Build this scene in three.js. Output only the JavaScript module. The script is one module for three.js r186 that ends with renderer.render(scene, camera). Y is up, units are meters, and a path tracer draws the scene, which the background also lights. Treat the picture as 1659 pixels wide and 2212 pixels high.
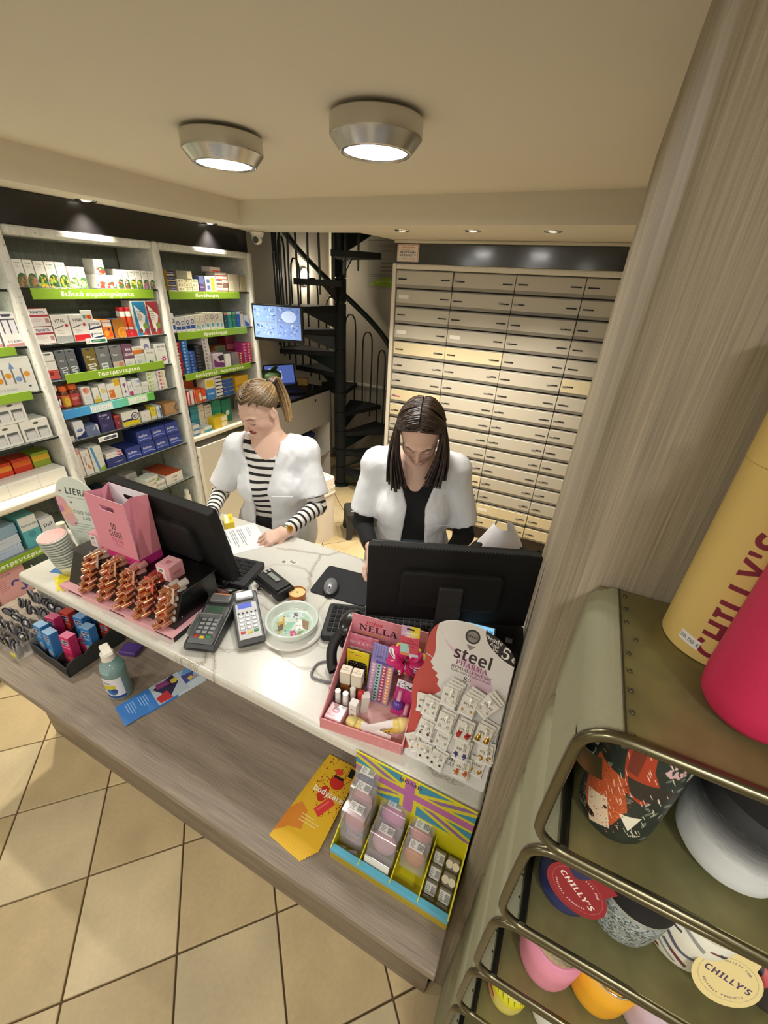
import * as THREE from 'three';
import { RoundedBoxGeometry } from 'three/addons/geometries/RoundedBoxGeometry.js';
import { MarchingCubes } from 'three/addons/objects/MarchingCubes.js';
import { mergeGeometries, mergeVertices, toCreasedNormals } from 'three/addons/utils/BufferGeometryUtils.js';
import { RectAreaLightUniformsLib } from 'three/addons/lights/RectAreaLightUniformsLib.js';
import { ImprovedNoise } from 'three/addons/math/ImprovedNoise.js';

// ---------- camera, light level ----------
const scene = new THREE.Scene();
scene.background = new THREE.Color(0x000000);
const camera = new THREE.PerspectiveCamera(102.54, 1659 / 2212, 0.03, 40);
camera.position.set(0, 2, 0);
camera.rotation.order = 'YXZ';
camera.rotation.set(THREE.MathUtils.degToRad(-29.0766), THREE.MathUtils.degToRad(24.0646), THREE.MathUtils.degToRad(3.1613));
const renderer = new THREE.WebGLRenderer({ antialias: true });
renderer.toneMapping = THREE.LinearToneMapping;
renderer.toneMappingExposure = 1.0;
renderer.shadowMap.enabled = true;
RectAreaLightUniformsLib.init();
const LAMP = 112, SPOT = 7;                     // ceiling lamp (nits of its lens), recessed spot (candela)
const WARM = new THREE.Color(1.0, 0.975, 0.925), SPOTC = new THREE.Color(1.0, 0.89, 0.72);

// ---------- helpers ----------
let seed = 7;
const rnd = () => { seed = (seed * 1664525 + 1013904223) >>> 0; return seed / 4294967296; };
const rr = (a, b) => a + (b - a) * rnd();
const V = (x, y, z) => new THREE.Vector3(x, y, z), PI = Math.PI, deg = (d) => d * PI / 180;
const lerp = (a, b, t) => a + (b - a) * t, clamp = (x, a = 0, b = 1) => Math.max(a, Math.min(b, x));
const sst = (a, b, x) => { const t = clamp((x - a) / (b - a)); return t * t * (3 - 2 * t); };
const used = {};
const numbered = (n) => { const k = used[n] = (used[n] ?? -1) + 1; return k ? `${n}_${String(k).padStart(3, '0')}` : n; };
function tag(o, label, category, group) { o.userData.label = label; o.userData.category = category; if (group) o.userData.group = group; return o; }
function thing(name, label, category, [x, y, z] = [0, 0, 0], ry = 0, group) {
  const o = new THREE.Group(); o.name = numbered(name); o.position.set(x, y, z); o.rotation.y = ry; scene.add(o);
  return tag(o, label, category, group);
}
function part(parent, name, geo, mat, pos, rot, label) {
  const m = new THREE.Mesh(geo, mat); m.name = name; m.castShadow = m.receiveShadow = true;
  if (pos) m.position.set(...pos); if (rot) m.rotation.set(...rot);
  if (label) m.userData.label = label;
  parent.add(m); return m;
}
function one(name, label, category, geo, mat, pos, rot, group) {
  const m = part(scene, numbered(name), geo, mat, pos, rot); return tag(m, label, category, group);
}
function struct(name, geo, mat, parent = scene, pos) {
  const m = part(parent, name, geo, mat, pos); if (parent === scene) m.userData.kind = 'structure'; return m;
}
function structGroup(name) { const g = new THREE.Group(); g.name = name; g.userData.kind = 'structure'; scene.add(g); return g; }
function copyOf(o, label, pos, ry) {
  const c = o.clone(); c.name = numbered(o.name.replace(/_\d{3}$/, '')); c.userData = { ...o.userData };
  if (label) c.userData.label = label; scene.add(c); if (pos) c.position.set(...pos); if (ry !== undefined) c.rotation.y = ry; return c;
}
const xf = (g, p = [0, 0, 0], r = [0, 0, 0], s = [1, 1, 1]) => g.applyMatrix4(new THREE.Matrix4().compose(V(...p), new THREE.Quaternion().setFromEuler(new THREE.Euler(...r)), V(...s)));
const plain = (g) => { const q = g.index ? g.toNonIndexed() : g.clone(); for (const k of Object.keys(q.attributes)) if (!['position', 'normal', 'uv'].includes(k)) q.deleteAttribute(k); q.clearGroups(); return q; };
const join = (...gs) => mergeGeometries(gs.flat().map(plain));
const rbox = (w, h, d, r = 0.004, s = 2) => new RoundedBoxGeometry(w, h, d, s, Math.min(r, w * .49, h * .49, d * .49));
const bbox = (w, h, d, r, s) => rbox(w, h, d, r, s).translate(0, h / 2, 0);
const boxAt = (x0, x1, y0, y1, z0, z1, r = 0.003, s = 1) => rbox(x1 - x0, y1 - y0, z1 - z0, r, s).translate((x0 + x1) / 2, (y0 + y1) / 2, (z0 + z1) / 2);
const cyl = (r0, r1, h, n = 32) => new THREE.CylinderGeometry(r1, r0, h, n).translate(0, h / 2, 0);
const lathe = (pts, n = 40) => new THREE.LatheGeometry(pts.map((p) => new THREE.Vector2(p[0], p[1])), n);
const tube = (pts, r, n = 32, k = 8, closed = false) => new THREE.TubeGeometry(new THREE.CatmullRomCurve3(pts.map((p) => V(...p)), closed, 'centripetal'), n, r, k, closed);
function rod(a, b, r, k = 10, r2 = r) {
  const A = V(...a), B = V(...b), L = A.distanceTo(B), g = new THREE.CylinderGeometry(r2, r, L, k);
  g.applyQuaternion(new THREE.Quaternion().setFromUnitVectors(V(0, 1, 0), B.clone().sub(A).normalize()));
  return g.translate((A.x + B.x) / 2, (A.y + B.y) / 2, (A.z + B.z) / 2);
}
function shapeOf(pts) { const s = new THREE.Shape(); pts.forEach((p, i) => i ? s.lineTo(p[0], p[1]) : s.moveTo(p[0], p[1])); return s; }
function rrShape(w, h, r, x = -w / 2, y = -h / 2) {
  const s = new THREE.Shape(); s.moveTo(x + r, y); s.lineTo(x + w - r, y); s.absarc(x + w - r, y + r, r, -PI / 2, 0); s.lineTo(x + w, y + h - r); s.absarc(x + w - r, y + h - r, r, 0, PI / 2);
  s.lineTo(x + r, y + h); s.absarc(x + r, y + h - r, r, PI / 2, PI); s.lineTo(x, y + r); s.absarc(x + r, y + r, r, PI, 1.5 * PI); return s;
}
const extrude = (shape, d, bev = 0, cs = 12) => new THREE.ExtrudeGeometry(shape, { depth: d, curveSegments: cs, bevelEnabled: bev > 0, bevelSize: bev, bevelThickness: bev, bevelOffset: -bev, bevelSegments: 2 });
// a chamfered carton: base at the middle of its bottom, front towards +z; uv of the front from rect F, the other five faces from rect S
function carton(w, h, d, F, S, b = 0.0012, T) {
  const x = w / 2, z = d / 2, P = [], U = [];
  b = Math.min(b, w * .2, h * .2, d * .2);
  const quad = (a, bb, c, dd, R, full) => {
    const uvs = full ? [[R[0], R[1]], [R[2], R[1]], [R[2], R[3]], [R[0], R[3]]] : Array(4).fill([(R[0] + R[2]) / 2, (R[1] + R[3]) / 2]);
    for (const i of [0, 1, 2, 0, 2, 3]) { P.push(...[a, bb, c, dd][i]); U.push(...uvs[i]); }
  };
  const X = x - b, Y0 = b, Y1 = h - b, Z = z - b; T = T || S;
  quad([-X, Y0, z], [X, Y0, z], [X, Y1, z], [-X, Y1, z], F, true);
  quad([X, Y0, -z], [-X, Y0, -z], [-X, Y1, -z], [X, Y1, -z], S, true);
  quad([x, Y0, Z], [x, Y0, -Z], [x, Y1, -Z], [x, Y1, Z], S, true);
  quad([-x, Y0, -Z], [-x, Y0, Z], [-x, Y1, Z], [-x, Y1, -Z], S, true);
  quad([-X, h, Z], [X, h, Z], [X, h, -Z], [-X, h, -Z], T, true);
  quad([-X, 0, -Z], [X, 0, -Z], [X, 0, Z], [-X, 0, Z], S, true);
  for (const s of [1, -1]) {   // chamfers round the vertical edges and the rims
    const f = (a, bb, c, dd) => s > 0 ? quad(a, bb, c, dd, S) : quad(dd, c, bb, a, S);
    f([s * X, Y0, z], [s * x, Y0, Z], [s * x, Y1, Z], [s * X, Y1, z]);
    f([s * x, Y0, -Z], [s * X, Y0, -z], [s * X, Y1, -z], [s * x, Y1, -Z]);
    f([s * x, Y1, Z], [s * x, Y1, -Z], [s * X, h, -Z], [s * X, h, Z]);
    f([s * X, 0, Z], [s * X, 0, -Z], [s * x, Y0, -Z], [s * x, Y0, Z]);
  }
  quad([-X, Y1, z], [X, Y1, z], [X, h, Z], [-X, h, Z], T); quad([X, Y1, -z], [-X, Y1, -z], [-X, h, -Z], [X, h, -Z], T);
  quad([-X, 0, Z], [X, 0, Z], [X, Y0, z], [-X, Y0, z], S); quad([X, 0, -Z], [-X, 0, -Z], [-X, Y0, -z], [X, Y0, -z], S);
  const g = new THREE.BufferGeometry(); g.setAttribute('position', new THREE.Float32BufferAttribute(P, 3)); g.setAttribute('uv', new THREE.Float32BufferAttribute(U, 2)); g.computeVertexNormals(); return g;
}
// ---------- procedural textures ----------
const N = new ImprovedNoise();
const fbm = (x, y, o = 4, z = 0.37) => { let s = 0, a = .5; for (let i = 0; i < o; i++) { s += a * N.noise(x, y, z + i * 7.1); x *= 2.03; y *= 2.03; a *= .5; } return s; };
function dataTex(w, h, fn, srgb = true) {
  const d = new Uint8Array(w * h * 4);
  for (let j = 0; j < h; j++) for (let i = 0; i < w; i++) { const c = fn(i / w, j / h, i, j), k = (j * w + i) * 4; d[k] = clamp(c[0], 0, 255); d[k + 1] = clamp(c[1], 0, 255); d[k + 2] = clamp(c[2], 0, 255); d[k + 3] = 255; }
  const t = new THREE.DataTexture(d, w, h); t.wrapS = t.wrapT = THREE.RepeatWrapping; t.magFilter = THREE.LinearFilter; t.minFilter = THREE.LinearMipmapLinearFilter; t.generateMipmaps = true;
  if (srgb) t.colorSpace = THREE.SRGBColorSpace; t.needsUpdate = true; return t;
}
const g3 = (v) => [v, v, v];
const std = (color, roughness = .6, metalness = 0, extra = {}) => new THREE.MeshStandardMaterial({ color, roughness, metalness, ...extra });
const phys = (o) => new THREE.MeshPhysicalMaterial(o);
// an atlas of printed fronts: page.add(w, h, draw, side) -> [F, S] uv rects
class Page {
  constructor(size = 2048) { this.s = size; this.c = document.createElement('canvas'); this.c.width = this.c.height = size; this.g = this.c.getContext('2d'); this.x = this.y = this.row = 0; this.g.fillStyle = '#888'; this.g.fillRect(0, 0, size, size); this.sides = {}; }
  spot(w, h) { if (this.x + w + 2 > this.s) { this.x = 0; this.y += this.row + 2; this.row = 0; } if (this.y + h > this.s) throw new Error('atlas full'); const r = [this.x, this.y]; this.x += w + 2; this.row = Math.max(this.row, h); return r; }
  rect(x, y, w, h) { const s = this.s, e = .6; return [(x + e) / s, 1 - (y + h - e) / s, (x + w - e) / s, 1 - (y + e) / s]; }
  add(w, h, draw) { const [x, y] = this.spot(w, h), g = this.g; g.save(); g.beginPath(); g.rect(x, y, w, h); g.clip(); g.translate(x, y); draw(g, w, h); g.restore(); return this.rect(x, y, w, h); }
  side(css) { return this.sides[css] ??= this.add(8, 8, (g) => { g.fillStyle = css; g.fillRect(0, 0, 8, 8); }); }
  material(o = {}) { const t = new THREE.CanvasTexture(this.c); t.colorSpace = THREE.SRGBColorSpace; t.anisotropy = 8; return std(0xffffff, .5, 0, { map: t, ...o }); }
}
const fill = (g, c, x, y, w, h) => { g.fillStyle = c; g.fillRect(x, y, w, h); };
const disc = (g, c, x, y, r, r2 = r) => { g.fillStyle = c; g.beginPath(); g.ellipse(x, y, r, r2, 0, 0, 7); g.fill(); };
function poly(g, c, pts) { g.fillStyle = c; g.beginPath(); pts.forEach((p, i) => i ? g.lineTo(p[0], p[1]) : g.moveTo(p[0], p[1])); g.closePath(); g.fill(); }
function txt(g, s, x, y, px, c = '#222', o = {}) { g.save(); g.translate(x, y); if (o.rot) g.rotate(o.rot); g.fillStyle = c; g.font = `${o.w || 'bold'} ${px}px ${o.f || 'sans-serif'}`; g.textAlign = o.a || 'center'; g.textBaseline = 'middle'; if (o.sx) g.scale(o.sx, o.sy || 1); g.fillText(s, 0, 0); g.restore(); }
function lines(g, c, x, y, w, n, step, t = 2) { g.fillStyle = c; for (let i = 0; i < n; i++) g.fillRect(x, y + i * step, w * (0.65 + .35 * ((i * 37) % 10) / 10), t); }
const uvRect = (g, F) => { const u = g.attributes.uv; for (let i = 0; i < u.count; i++) u.setXY(i, lerp(F[0], F[2], u.getX(i)), lerp(F[1], F[3], u.getY(i))); return g; };
// planar uv of a geometry's x and y into a rect
const uvPlan = (g, F, x0, x1, y0, y1) => { const p = g.attributes.position, u = new Float32Array(p.count * 2); for (let i = 0; i < p.count; i++) { u[2 * i] = lerp(F[0], F[2], clamp((p.getX(i) - x0) / (x1 - x0))); u[2 * i + 1] = lerp(F[1], F[3], clamp((p.getY(i) - y0) / (y1 - y0))); } g.setAttribute('uv', new THREE.BufferAttribute(u, 2)); return g; };
// uv in metres from the dominant side of each triangle
function uvBox(g0, s = 1) {
  const g = g0.index ? g0.toNonIndexed() : g0, p = g.attributes.position, u = new Float32Array(p.count * 2), a = V(), b = V(), c = V();
  for (let i = 0; i < p.count; i += 3) {
    a.fromBufferAttribute(p, i); b.fromBufferAttribute(p, i + 1); c.fromBufferAttribute(p, i + 2);
    const n = b.clone().sub(a).cross(c.clone().sub(a)), ax = Math.abs(n.x), ay = Math.abs(n.y), az = Math.abs(n.z);
    [a, b, c].forEach((v, k) => { const j = 2 * (i + k); if (ay >= ax && ay >= az) { u[j] = v.x; u[j + 1] = v.z; } else if (ax >= az) { u[j] = v.z; u[j + 1] = v.y; } else { u[j] = v.x; u[j + 1] = v.y; } u[j] *= s; u[j + 1] *= s; });
  }
  g.setAttribute('uv', new THREE.BufferAttribute(u, 2)); return g;
}
const rep = (t, x, y, r = 0) => { const q = t.clone(); q.repeat.set(x, y); q.rotation = r; q.needsUpdate = true; return q; };

// shared surface textures (uv in metres unless said)
const tWood = dataTex(1024, 1024, (u, v) => {           // grain along v
  const w = fbm(u * 9 + 1.6 * fbm(u * 2, v * 1.2, 3), v * .8, 4), f = N.noise(u * 170, v * 5, 3) * .5 + N.noise(u * 420, v * 11, 9) * .5, k = 148 + 46 * w + 34 * f + 10 * N.noise(u * 900, v * 900, 1);
  return [k, k * .925, k * .79];
});
const tLedge = dataTex(1024, 1024, (u, v) => {          // grain along u
  const w = fbm(v * 9 + 1.5 * fbm(v * 2, u * 1.3, 3), u * .9, 4), f = N.noise(v * 190, u * 7, 3) * .5 + N.noise(v * 430, u * 16, 9) * .5, k = 139 + 40 * w + 36 * f + 10 * N.noise(u * 800, v * 800, 1);
  return [k, k * .905, k * .80];
});
const tWhitewash = dataTex(512, 512, (u, v) => { const k = 204 + 22 * fbm(u * 6, v * 5, 4) + 16 * N.noise(u * 60, v * 9, 4) - 40 * sst(.42, .6, N.noise(u * 70, v * 60, 8)); return [k, k * 1.0, k * .965]; });
const tGrain = dataTex(512, 512, (u, v) => g3(128 + 90 * fbm(u * 40, v * 40, 3)), false);
const tTile = dataTex(512, 512, (u, v) => {
  const a = fbm(u * 4, v * 4, 5), b = fbm(u * 11 + 5, v * 11, 4), s = N.noise(u * 150, v * 150, 2), k = 1 + .16 * a + .10 * b + .03 * s, o = .1 * fbm(u * 3 + 9, v * 3, 3);
  return [202 * k + 20 * o, 186 * k, (150 - 50 * o) * k];
});
const tWeave = dataTex(256, 256, (u, v, i, j) => g3(150 + 60 * Math.sin(i * PI / 4) * Math.sin(j * PI / 4) + 30 * N.noise(i * .9, j * .05, 4)), false);
const tBrush = dataTex(512, 256, (u, v) => g3(120 + 60 * N.noise(u * 3, v * 130, 2) + 30 * N.noise(u * 11, v * 260, 7)), false);
const tCloth = dataTex(256, 256, (u, v, i, j) => g3(128 + 70 * fbm(u * 5, v * 5, 4) + 25 * Math.sin(i * PI / 2) * Math.sin(j * PI / 2)), false);
function veins(w, h, list, base) {                        // marble with drawn veins: canvas, base colour function
  const c = document.createElement('canvas'); c.width = w; c.height = h; const g = c.getContext('2d'), im = g.createImageData(w, h);
  for (let j = 0; j < h; j++) for (let i = 0; i < w; i++) { const k = (j * w + i) * 4, b = base(i / w, j / h); im.data[k] = b[0]; im.data[k + 1] = b[1]; im.data[k + 2] = b[2]; im.data[k + 3] = 255; }
  g.putImageData(im, 0, 0); g.lineJoin = g.lineCap = 'round';
  for (const [pts, wd, al] of list) for (let s = 0; s < 3; s++) {
    g.strokeStyle = `rgba(${s ? '140,128,112' : '165,158,142'},${al * (s ? .8 : .35)})`; g.lineWidth = s ? wd * (s === 1 ? .8 : .45) : wd * 5; g.beginPath();
    const cv = new THREE.CatmullRomCurve3(pts.map((p) => V(p[0] * w, p[1] * h, 0))), n = 90;
    for (let i = 0; i <= n; i++) { const p = cv.getPoint(i / n), q = s === 2 ? 5 : 0, jx = 8 * N.noise(i * .23 + pts[0][0] * 90, s === 2 ? 5 : 1, 2) + 2 * N.noise(i * .9, pts[0][1] * 50, 4), jy = 8 * N.noise(i * .23, pts[0][1] * 70, s === 2 ? 9 : 3); i ? g.lineTo(p.x + jx + q, p.y + jy + q) : g.moveTo(p.x + jx + q, p.y + jy + q); }
    g.stroke();
  }
  const t = new THREE.CanvasTexture(c); t.colorSpace = THREE.SRGBColorSpace; t.anisotropy = 8; return t;
}
tTile.wrapS = tTile.wrapT = THREE.MirroredRepeatWrapping;
const M = {
  ceiling: std(0xe2dccd, .92, 0, { bumpMap: rep(tGrain, 3, 3), bumpScale: .0008 }),
  wall: std(0xcfc8b8, .9, 0, { bumpMap: rep(tGrain, 2, 2), bumpScale: .0008 }),
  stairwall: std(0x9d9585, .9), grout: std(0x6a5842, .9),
  wood: std(0xffffff, .62, 0, { map: rep(tWood, 2.2, .9), bumpMap: rep(tWood, 2.2, .9), bumpScale: .0012 }),
  ledge: std(0xffffff, .5, 0, { map: rep(tLedge, .9, 1.9), bumpMap: rep(tLedge, .9, 1.9), bumpScale: .0006 }),
  whitewash: std(0xffffff, .6, 0, { map: rep(tWhitewash, 1.4, 1.4) }), white: std(0xe9e5da, .5), cream: std(0xe8dfca, .55), laminate: std(0xcfcac0, .5),
  blackgloss: phys({ color: 0x0c0b0d, roughness: .3, clearcoat: .5, clearcoatRoughness: .2 }), dark: std(0x17171a, .55), black: std(0x0b0b0c, .45), blackmatt: std(0x0d0d0e, .75), rubber: std(0x111113, .85),
  charcoal: std(0x2f312f, .7), grey: std(0x75777a, .5), midgrey: std(0xa3a5a6, .45), silver: std(0xb9bab9, .35, .6), steel: std(0xc9c7c2, .28, 1, { bumpMap: rep(tBrush, 1, 1), bumpScale: .0003 }), chrome: std(0xe0e0e0, .12, 1), brass: std(0x9a8a5e, .35, .9), gold: std(0xd9a843, .22, 1), copper: std(0xe3a684, .2, 1),
  glass: phys({ color: 0xffffff, roughness: .03, transmission: 1, thickness: 0, ior: 1.45 }), clear: phys({ color: 0xffffff, roughness: .08, transmission: .92, thickness: 0, ior: 1.45, side: THREE.DoubleSide }), smoke: std(0x23312c, .2, 0), green: std(0x8db52f, .5), darkgreen: phys({ color: 0x0b1a15, roughness: .38, clearcoat: .25 }), paper: std(0xf1f1ee, .75), whitegloss: phys({ color: 0xf4f4ee, roughness: .18, clearcoat: .8 }),
};
const lit = (color, k) => new THREE.MeshStandardMaterial({ color: 0x111111, emissive: color, emissiveIntensity: k, roughness: .5 });
// ---------- the room shell ----------
{
  const fl = structGroup('floor');
  part(fl, 'screed', new THREE.BoxGeometry(4.3, .1, 6.4).translate(-.74, -.062, -1.3), M.grout);
  const P = .3275, S = P - .0055, mats = [0xffffff, 0xf6f0e6, 0xfffaf0, 0xece6da].map((c) => std(c, .42, 0, { map: tTile, bumpMap: tTile, bumpScale: .0012 }));
  const geos = [0, 1, 2, 3, 4, 5].map((k) => { const g = rbox(S, .016, S, .003, 1).translate(0, -.008, 0), u = uvBox(g, .55); const a = u.attributes.uv; for (let i = 0; i < a.count; i++) a.setXY(i, a.getX(i) + k * .37, a.getY(i) + k * .61); return u; });
  const c = Math.SQRT1_2;
  for (let i = -22; i < 22; i++) for (let j = -22; j < 22; j++) {
    const e = (i + .5) * P, f = (j + .5) * P, x = -1.213 + (e + f) * c, z = -.176 + (f - e) * c;
    if (x < -2.75 || x > 1.3 || z < -4.35 || z > 1.75) continue;
    part(fl, 'tile', geos[(i * 7 + j * 3 + 600) % 6], mats[(i * 5 + j * 11 + 800) % 4], [x, 0, z], [0, PI / 4, 0]);
  }
  const cl = structGroup('ceiling');
  part(cl, 'slab', new THREE.BoxGeometry(3.6, .2, 4.4).translate(-.45, 2.5135, -.35), M.ceiling);
  const so = shapeOf([[-2.85, 1.85], [-2.232, 1.85], [-2.232, -2.494], [1.35, -2.494], [1.35, -4.45], [-1.5, -4.45], [-1.5, -3.27], [-1.56, -2.86], [-2.85, -2.86]].map(([x, z]) => [x, -z]));
  part(cl, 'soffit', xf(extrude(so, .34), [0, 2.282, 0], [-PI / 2, 0, 0]), M.ceiling);
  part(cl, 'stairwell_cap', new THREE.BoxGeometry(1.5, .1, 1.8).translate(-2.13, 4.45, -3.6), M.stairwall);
  struct('wall_left', new THREE.BoxGeometry(.1, 4.5, 6.4).translate(-2.83, 2.2, -1.3), M.wall);
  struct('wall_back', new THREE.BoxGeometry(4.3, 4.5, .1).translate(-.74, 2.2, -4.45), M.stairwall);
  struct('wall_front', new THREE.BoxGeometry(4.3, 2.7, .1).translate(-.74, 1.3, 1.85), M.wall);
  struct('wall_right', new THREE.BoxGeometry(.1, 2.7, 6.4).translate(1.35, 1.3, -1.3), M.wall);
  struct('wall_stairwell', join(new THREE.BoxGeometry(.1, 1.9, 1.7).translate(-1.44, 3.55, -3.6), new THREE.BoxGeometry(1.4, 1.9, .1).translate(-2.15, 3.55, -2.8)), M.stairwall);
  // the wood-faced pier beside the counter: a face towards the staff side at x = .032, a big face towards the shop at z = -.46
  const g = extrude(rrShape(1.27, 1.5, .014, .035, .5), 2.46, 0, 6);
  const pier = uvBox(xf(g, [0, -.02, 0], [-PI / 2, 0, 0]));
  struct('wall_pier', pier, M.wood);
}
// ---------- lamps ----------
{
  const glow = lit(new THREE.Color(1, .97, .9), 6);
  const mk = (x, z, label, group) => {
    const t = thing('ceiling_lamp', label, 'lamp', [x, 2.4135, z], 0, group);
    part(t, 'mounting_plate', cyl(.085, .085, .012, 40).translate(0, -.012, 0), M.dark);
    part(t, 'housing', lathe([[.0, -.010], [.131, -.010], [.133, -.014], [.133, -.052], [.130, -.056], [.104, -.086], [.101, -.088], [.094, -.088], [.093, -.08], [.0, -.078]].reverse(), 56), M.steel);
    part(t, 'lens', lathe([[0, -.0865], [.07, -.0862], [.092, -.083], [.092, -.081], [0, -.081]], 48), glow, null, null, 'glowing white round lens');
    const a = new THREE.RectAreaLight(WARM, LAMP, .155, .155); a.position.set(x, 2.4135 - .0895, z); a.rotation.x = -PI / 2; scene.add(a);
    return t;
  };
  mk(-.705, -1.378, 'round brushed-steel ceiling lamp on the right, nearer the wood pier');
  mk(-1.293, -1.392, 'round brushed-steel ceiling lamp on the left, nearer the medicine shelves');
  for (const [x, z, k] of [[-1.9, .25, 'beside the left shelves'], [-1.2, 1.2, 'near the front wall'], [-.35, .75, 'over the middle of the shop floor'], [.6, .5, 'over the trunk shelf side'], [.75, 1.3, 'in the right front corner']]) mk(x, z, `round brushed-steel ceiling lamp behind the camera, ${k}`);
  const sg = lit(new THREE.Color(1, .9, .72), 9);
  const spot = (x, z, label, group) => {
    const t = thing('recessed_spotlight', label, 'spotlight', [x, 2.282, z], 0, group);
    part(t, 'trim_ring', lathe([[.030, -.001], [.033, -.006], [.043, -.005], [.047, .0], [.047, .004], [.030, .004]], 32), M.chrome);
    part(t, 'bulb', lathe([[0, -.004], [.02, -.003], [.029, .0], [.029, .002], [0, .003]], 24), sg);
    const l = new THREE.SpotLight(SPOTC, SPOT, 6, deg(50), .7, 2); l.position.set(x, 2.282 - .012, z); l.target.position.set(x, 0, z); l.castShadow = true; l.shadow.radius = 1.5; scene.add(l, l.target);
  };
  spot(-2.39, -1.602, 'small chrome recessed spotlight above the middle bay of the medicine shelves');
  spot(-2.406, -2.40, 'small chrome recessed spotlight above the narrow right bay of medicine shelves');
  spot(-2.38, -.80, 'small chrome recessed spotlight above the left bay of the medicine shelves');
  spot(-1.195, -2.716, 'small chrome recessed spotlight above the drawer wall, nearest the staircase');
  spot(-.764, -2.724, 'small chrome recessed spotlight above the drawer wall, middle of three');
  spot(-.335, -2.73, 'small chrome recessed spotlight above the drawer wall, nearest the wood pier');
}
// ---------- the wall of medicine drawers ----------
const backPage = new Page(1024);
{
  const t = thing('drawer_cabinet', 'tall beige wall of shallow medicine drawers behind the counter', 'drawer cabinet', [0, 0, 0]);
  const body = std(0x54504a, .7), frame = std(0xdcd6c8, .35), face = std(0xbdb7a9, .5), faceC = std(0xd8cba8, .5), lip = std(0x8f8c86, .5), slot = std(0x18181a, .6), clip = std(0x8d8b86, .4), lab = std(0xe8e6e2, .7), pinkm = std(0xd4457a, .6);
  const x0 = -1.447, W = .438, H = .1231, zf = -3.25, yb = .128;
  part(t, 'carcass', boxAt(x0 - .02, .32, yb - .02, 2.11, -3.86, -3.285, .002), body);
  part(t, 'side_panel', boxAt(-1.487, -1.455, 0, 2.135, -3.86, -3.235, .008, 2), frame);
  part(t, 'plinth', boxAt(-1.45, .32, 0, .122, -3.8, -3.285, .002), std(0x3a2d28, .6));
  part(t, 'top_moulding', boxAt(-1.455, .32, 2.097, 2.133, -3.8, -3.228, .012, 3), frame);
  part(t, 'fascia_panel', boxAt(-1.477, .32, 2.133, 2.262, -3.8, -3.255, .002), phys({ color: 0x242a2e, roughness: .22, clearcoat: .8, clearcoatRoughness: .12 }), null, null, 'glossy dark grey fascia');
  part(t, 'cornice', boxAt(-1.485, .32, 2.262, 2.281, -3.8, -3.245, .004, 2), frame);
  const fg = uvBox(join(boxAt(-W / 2 + .002, W / 2 - .002, .024, H - .010, -.02, .004, .003, 2))), lg = xf(extrude(shapeOf([[0, .004], [.012, .007], [.018, .024], [0, .024]]), W - .006), [-W / 2 + .003, 0, -.014], [0, PI / 2, 0].map((v, i) => i === 1 ? v : 0));
  const lip2 = xf(extrude(shapeOf([[.016, .003], [.002, .006], [-.004, .024], [.016, .024]]), W - .006), [-W / 2 + .003, 0, 0], [0, PI / 2, 0]);
  const rim = boxAt(-W / 2 + .002, W / 2 - .002, H - .012, H - .004, -.02, -.004, .002);
  const sg = boxAt(-.033, .033, -.004, .004, -.001, .0035, .0015), cg = rbox(.034, .010, .006, .003, 2), ll = rbox(.08, .026, .0015, .0007, 1);
  for (let r = 0; r < 16; r++) for (let c = 0; c < 4; c++) {
    const cream = (r === 4 && c < 2) || (r === 5 && c === 3) || (r === 7 && c === 0) || (r === 8 && c === 0) || r > 13 || (r === 12 && c === 1);
    const out = (r === 0 && c === 0) ? .018 : (r === 2 && c === 2) ? .016 : .012 * rnd() * (rnd() < .4 ? 1 : .2);
    const d = part(t, 'drawer', fg, cream ? faceC : face, [x0 + W * (c + .5), yb + H * (15 - r), zf + out]);
    part(d, 'lip', lip2, lip); part(d, 'rim', rim, lip);
    for (const s of [-1, 1]) {
      const lbl = (r === 1 && c === 0 && s < 0) || (r === 3 && c < 2 && s < 0) || (r === 14 && c === 2 && s < 0);
      const sx = s * (W / 2 - .052);
      if (lbl) part(d, 'paper_label', ll, lab, [sx + .01, .066, .004]);
      else { part(d, 'label_slot', sg, r === 7 && c === 0 && s < 0 ? pinkm : slot, [sx, .062 + rr(-.004, .004), .004]); if (r > 4 || rnd() < .3) part(d, 'label_clip', cg, clip, [sx - .024, .064, .006]); }
    }
  }
  const F = backPage.add(180, 200, (g, w, h) => { fill(g, '#efe3d6', 0, 0, w, h); g.strokeStyle = '#c9564a'; g.lineWidth = 4; g.strokeRect(8, 8, w - 16, h - 16); txt(g, 'ΠΡΟΣΟΧΗ', w / 2, 36, 24, '#c8402f'); lines(g, '#d08a7a', 30, 58, 120, 2, 9, 4); txt(g, 'NETRON', w / 2, 92, 32, '#1d2450'); txt(g, 'SECURITY', w / 2, 124, 30, '#1d2450'); txt(g, '☎ 210 64 26 401', w / 2, 164, 19, '#a8584c'); });
  const st = backPage.material({ roughness: .4 });
  one('security_sticker', 'square cream security company sticker on the dark fascia over the drawers', 'sticker', uvPlan(extrude(rrShape(.17, .108, .006), .0015), F, -.085, .085, -.054, .054), st, [-1.376, 2.2, -3.2548]);
}
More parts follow.
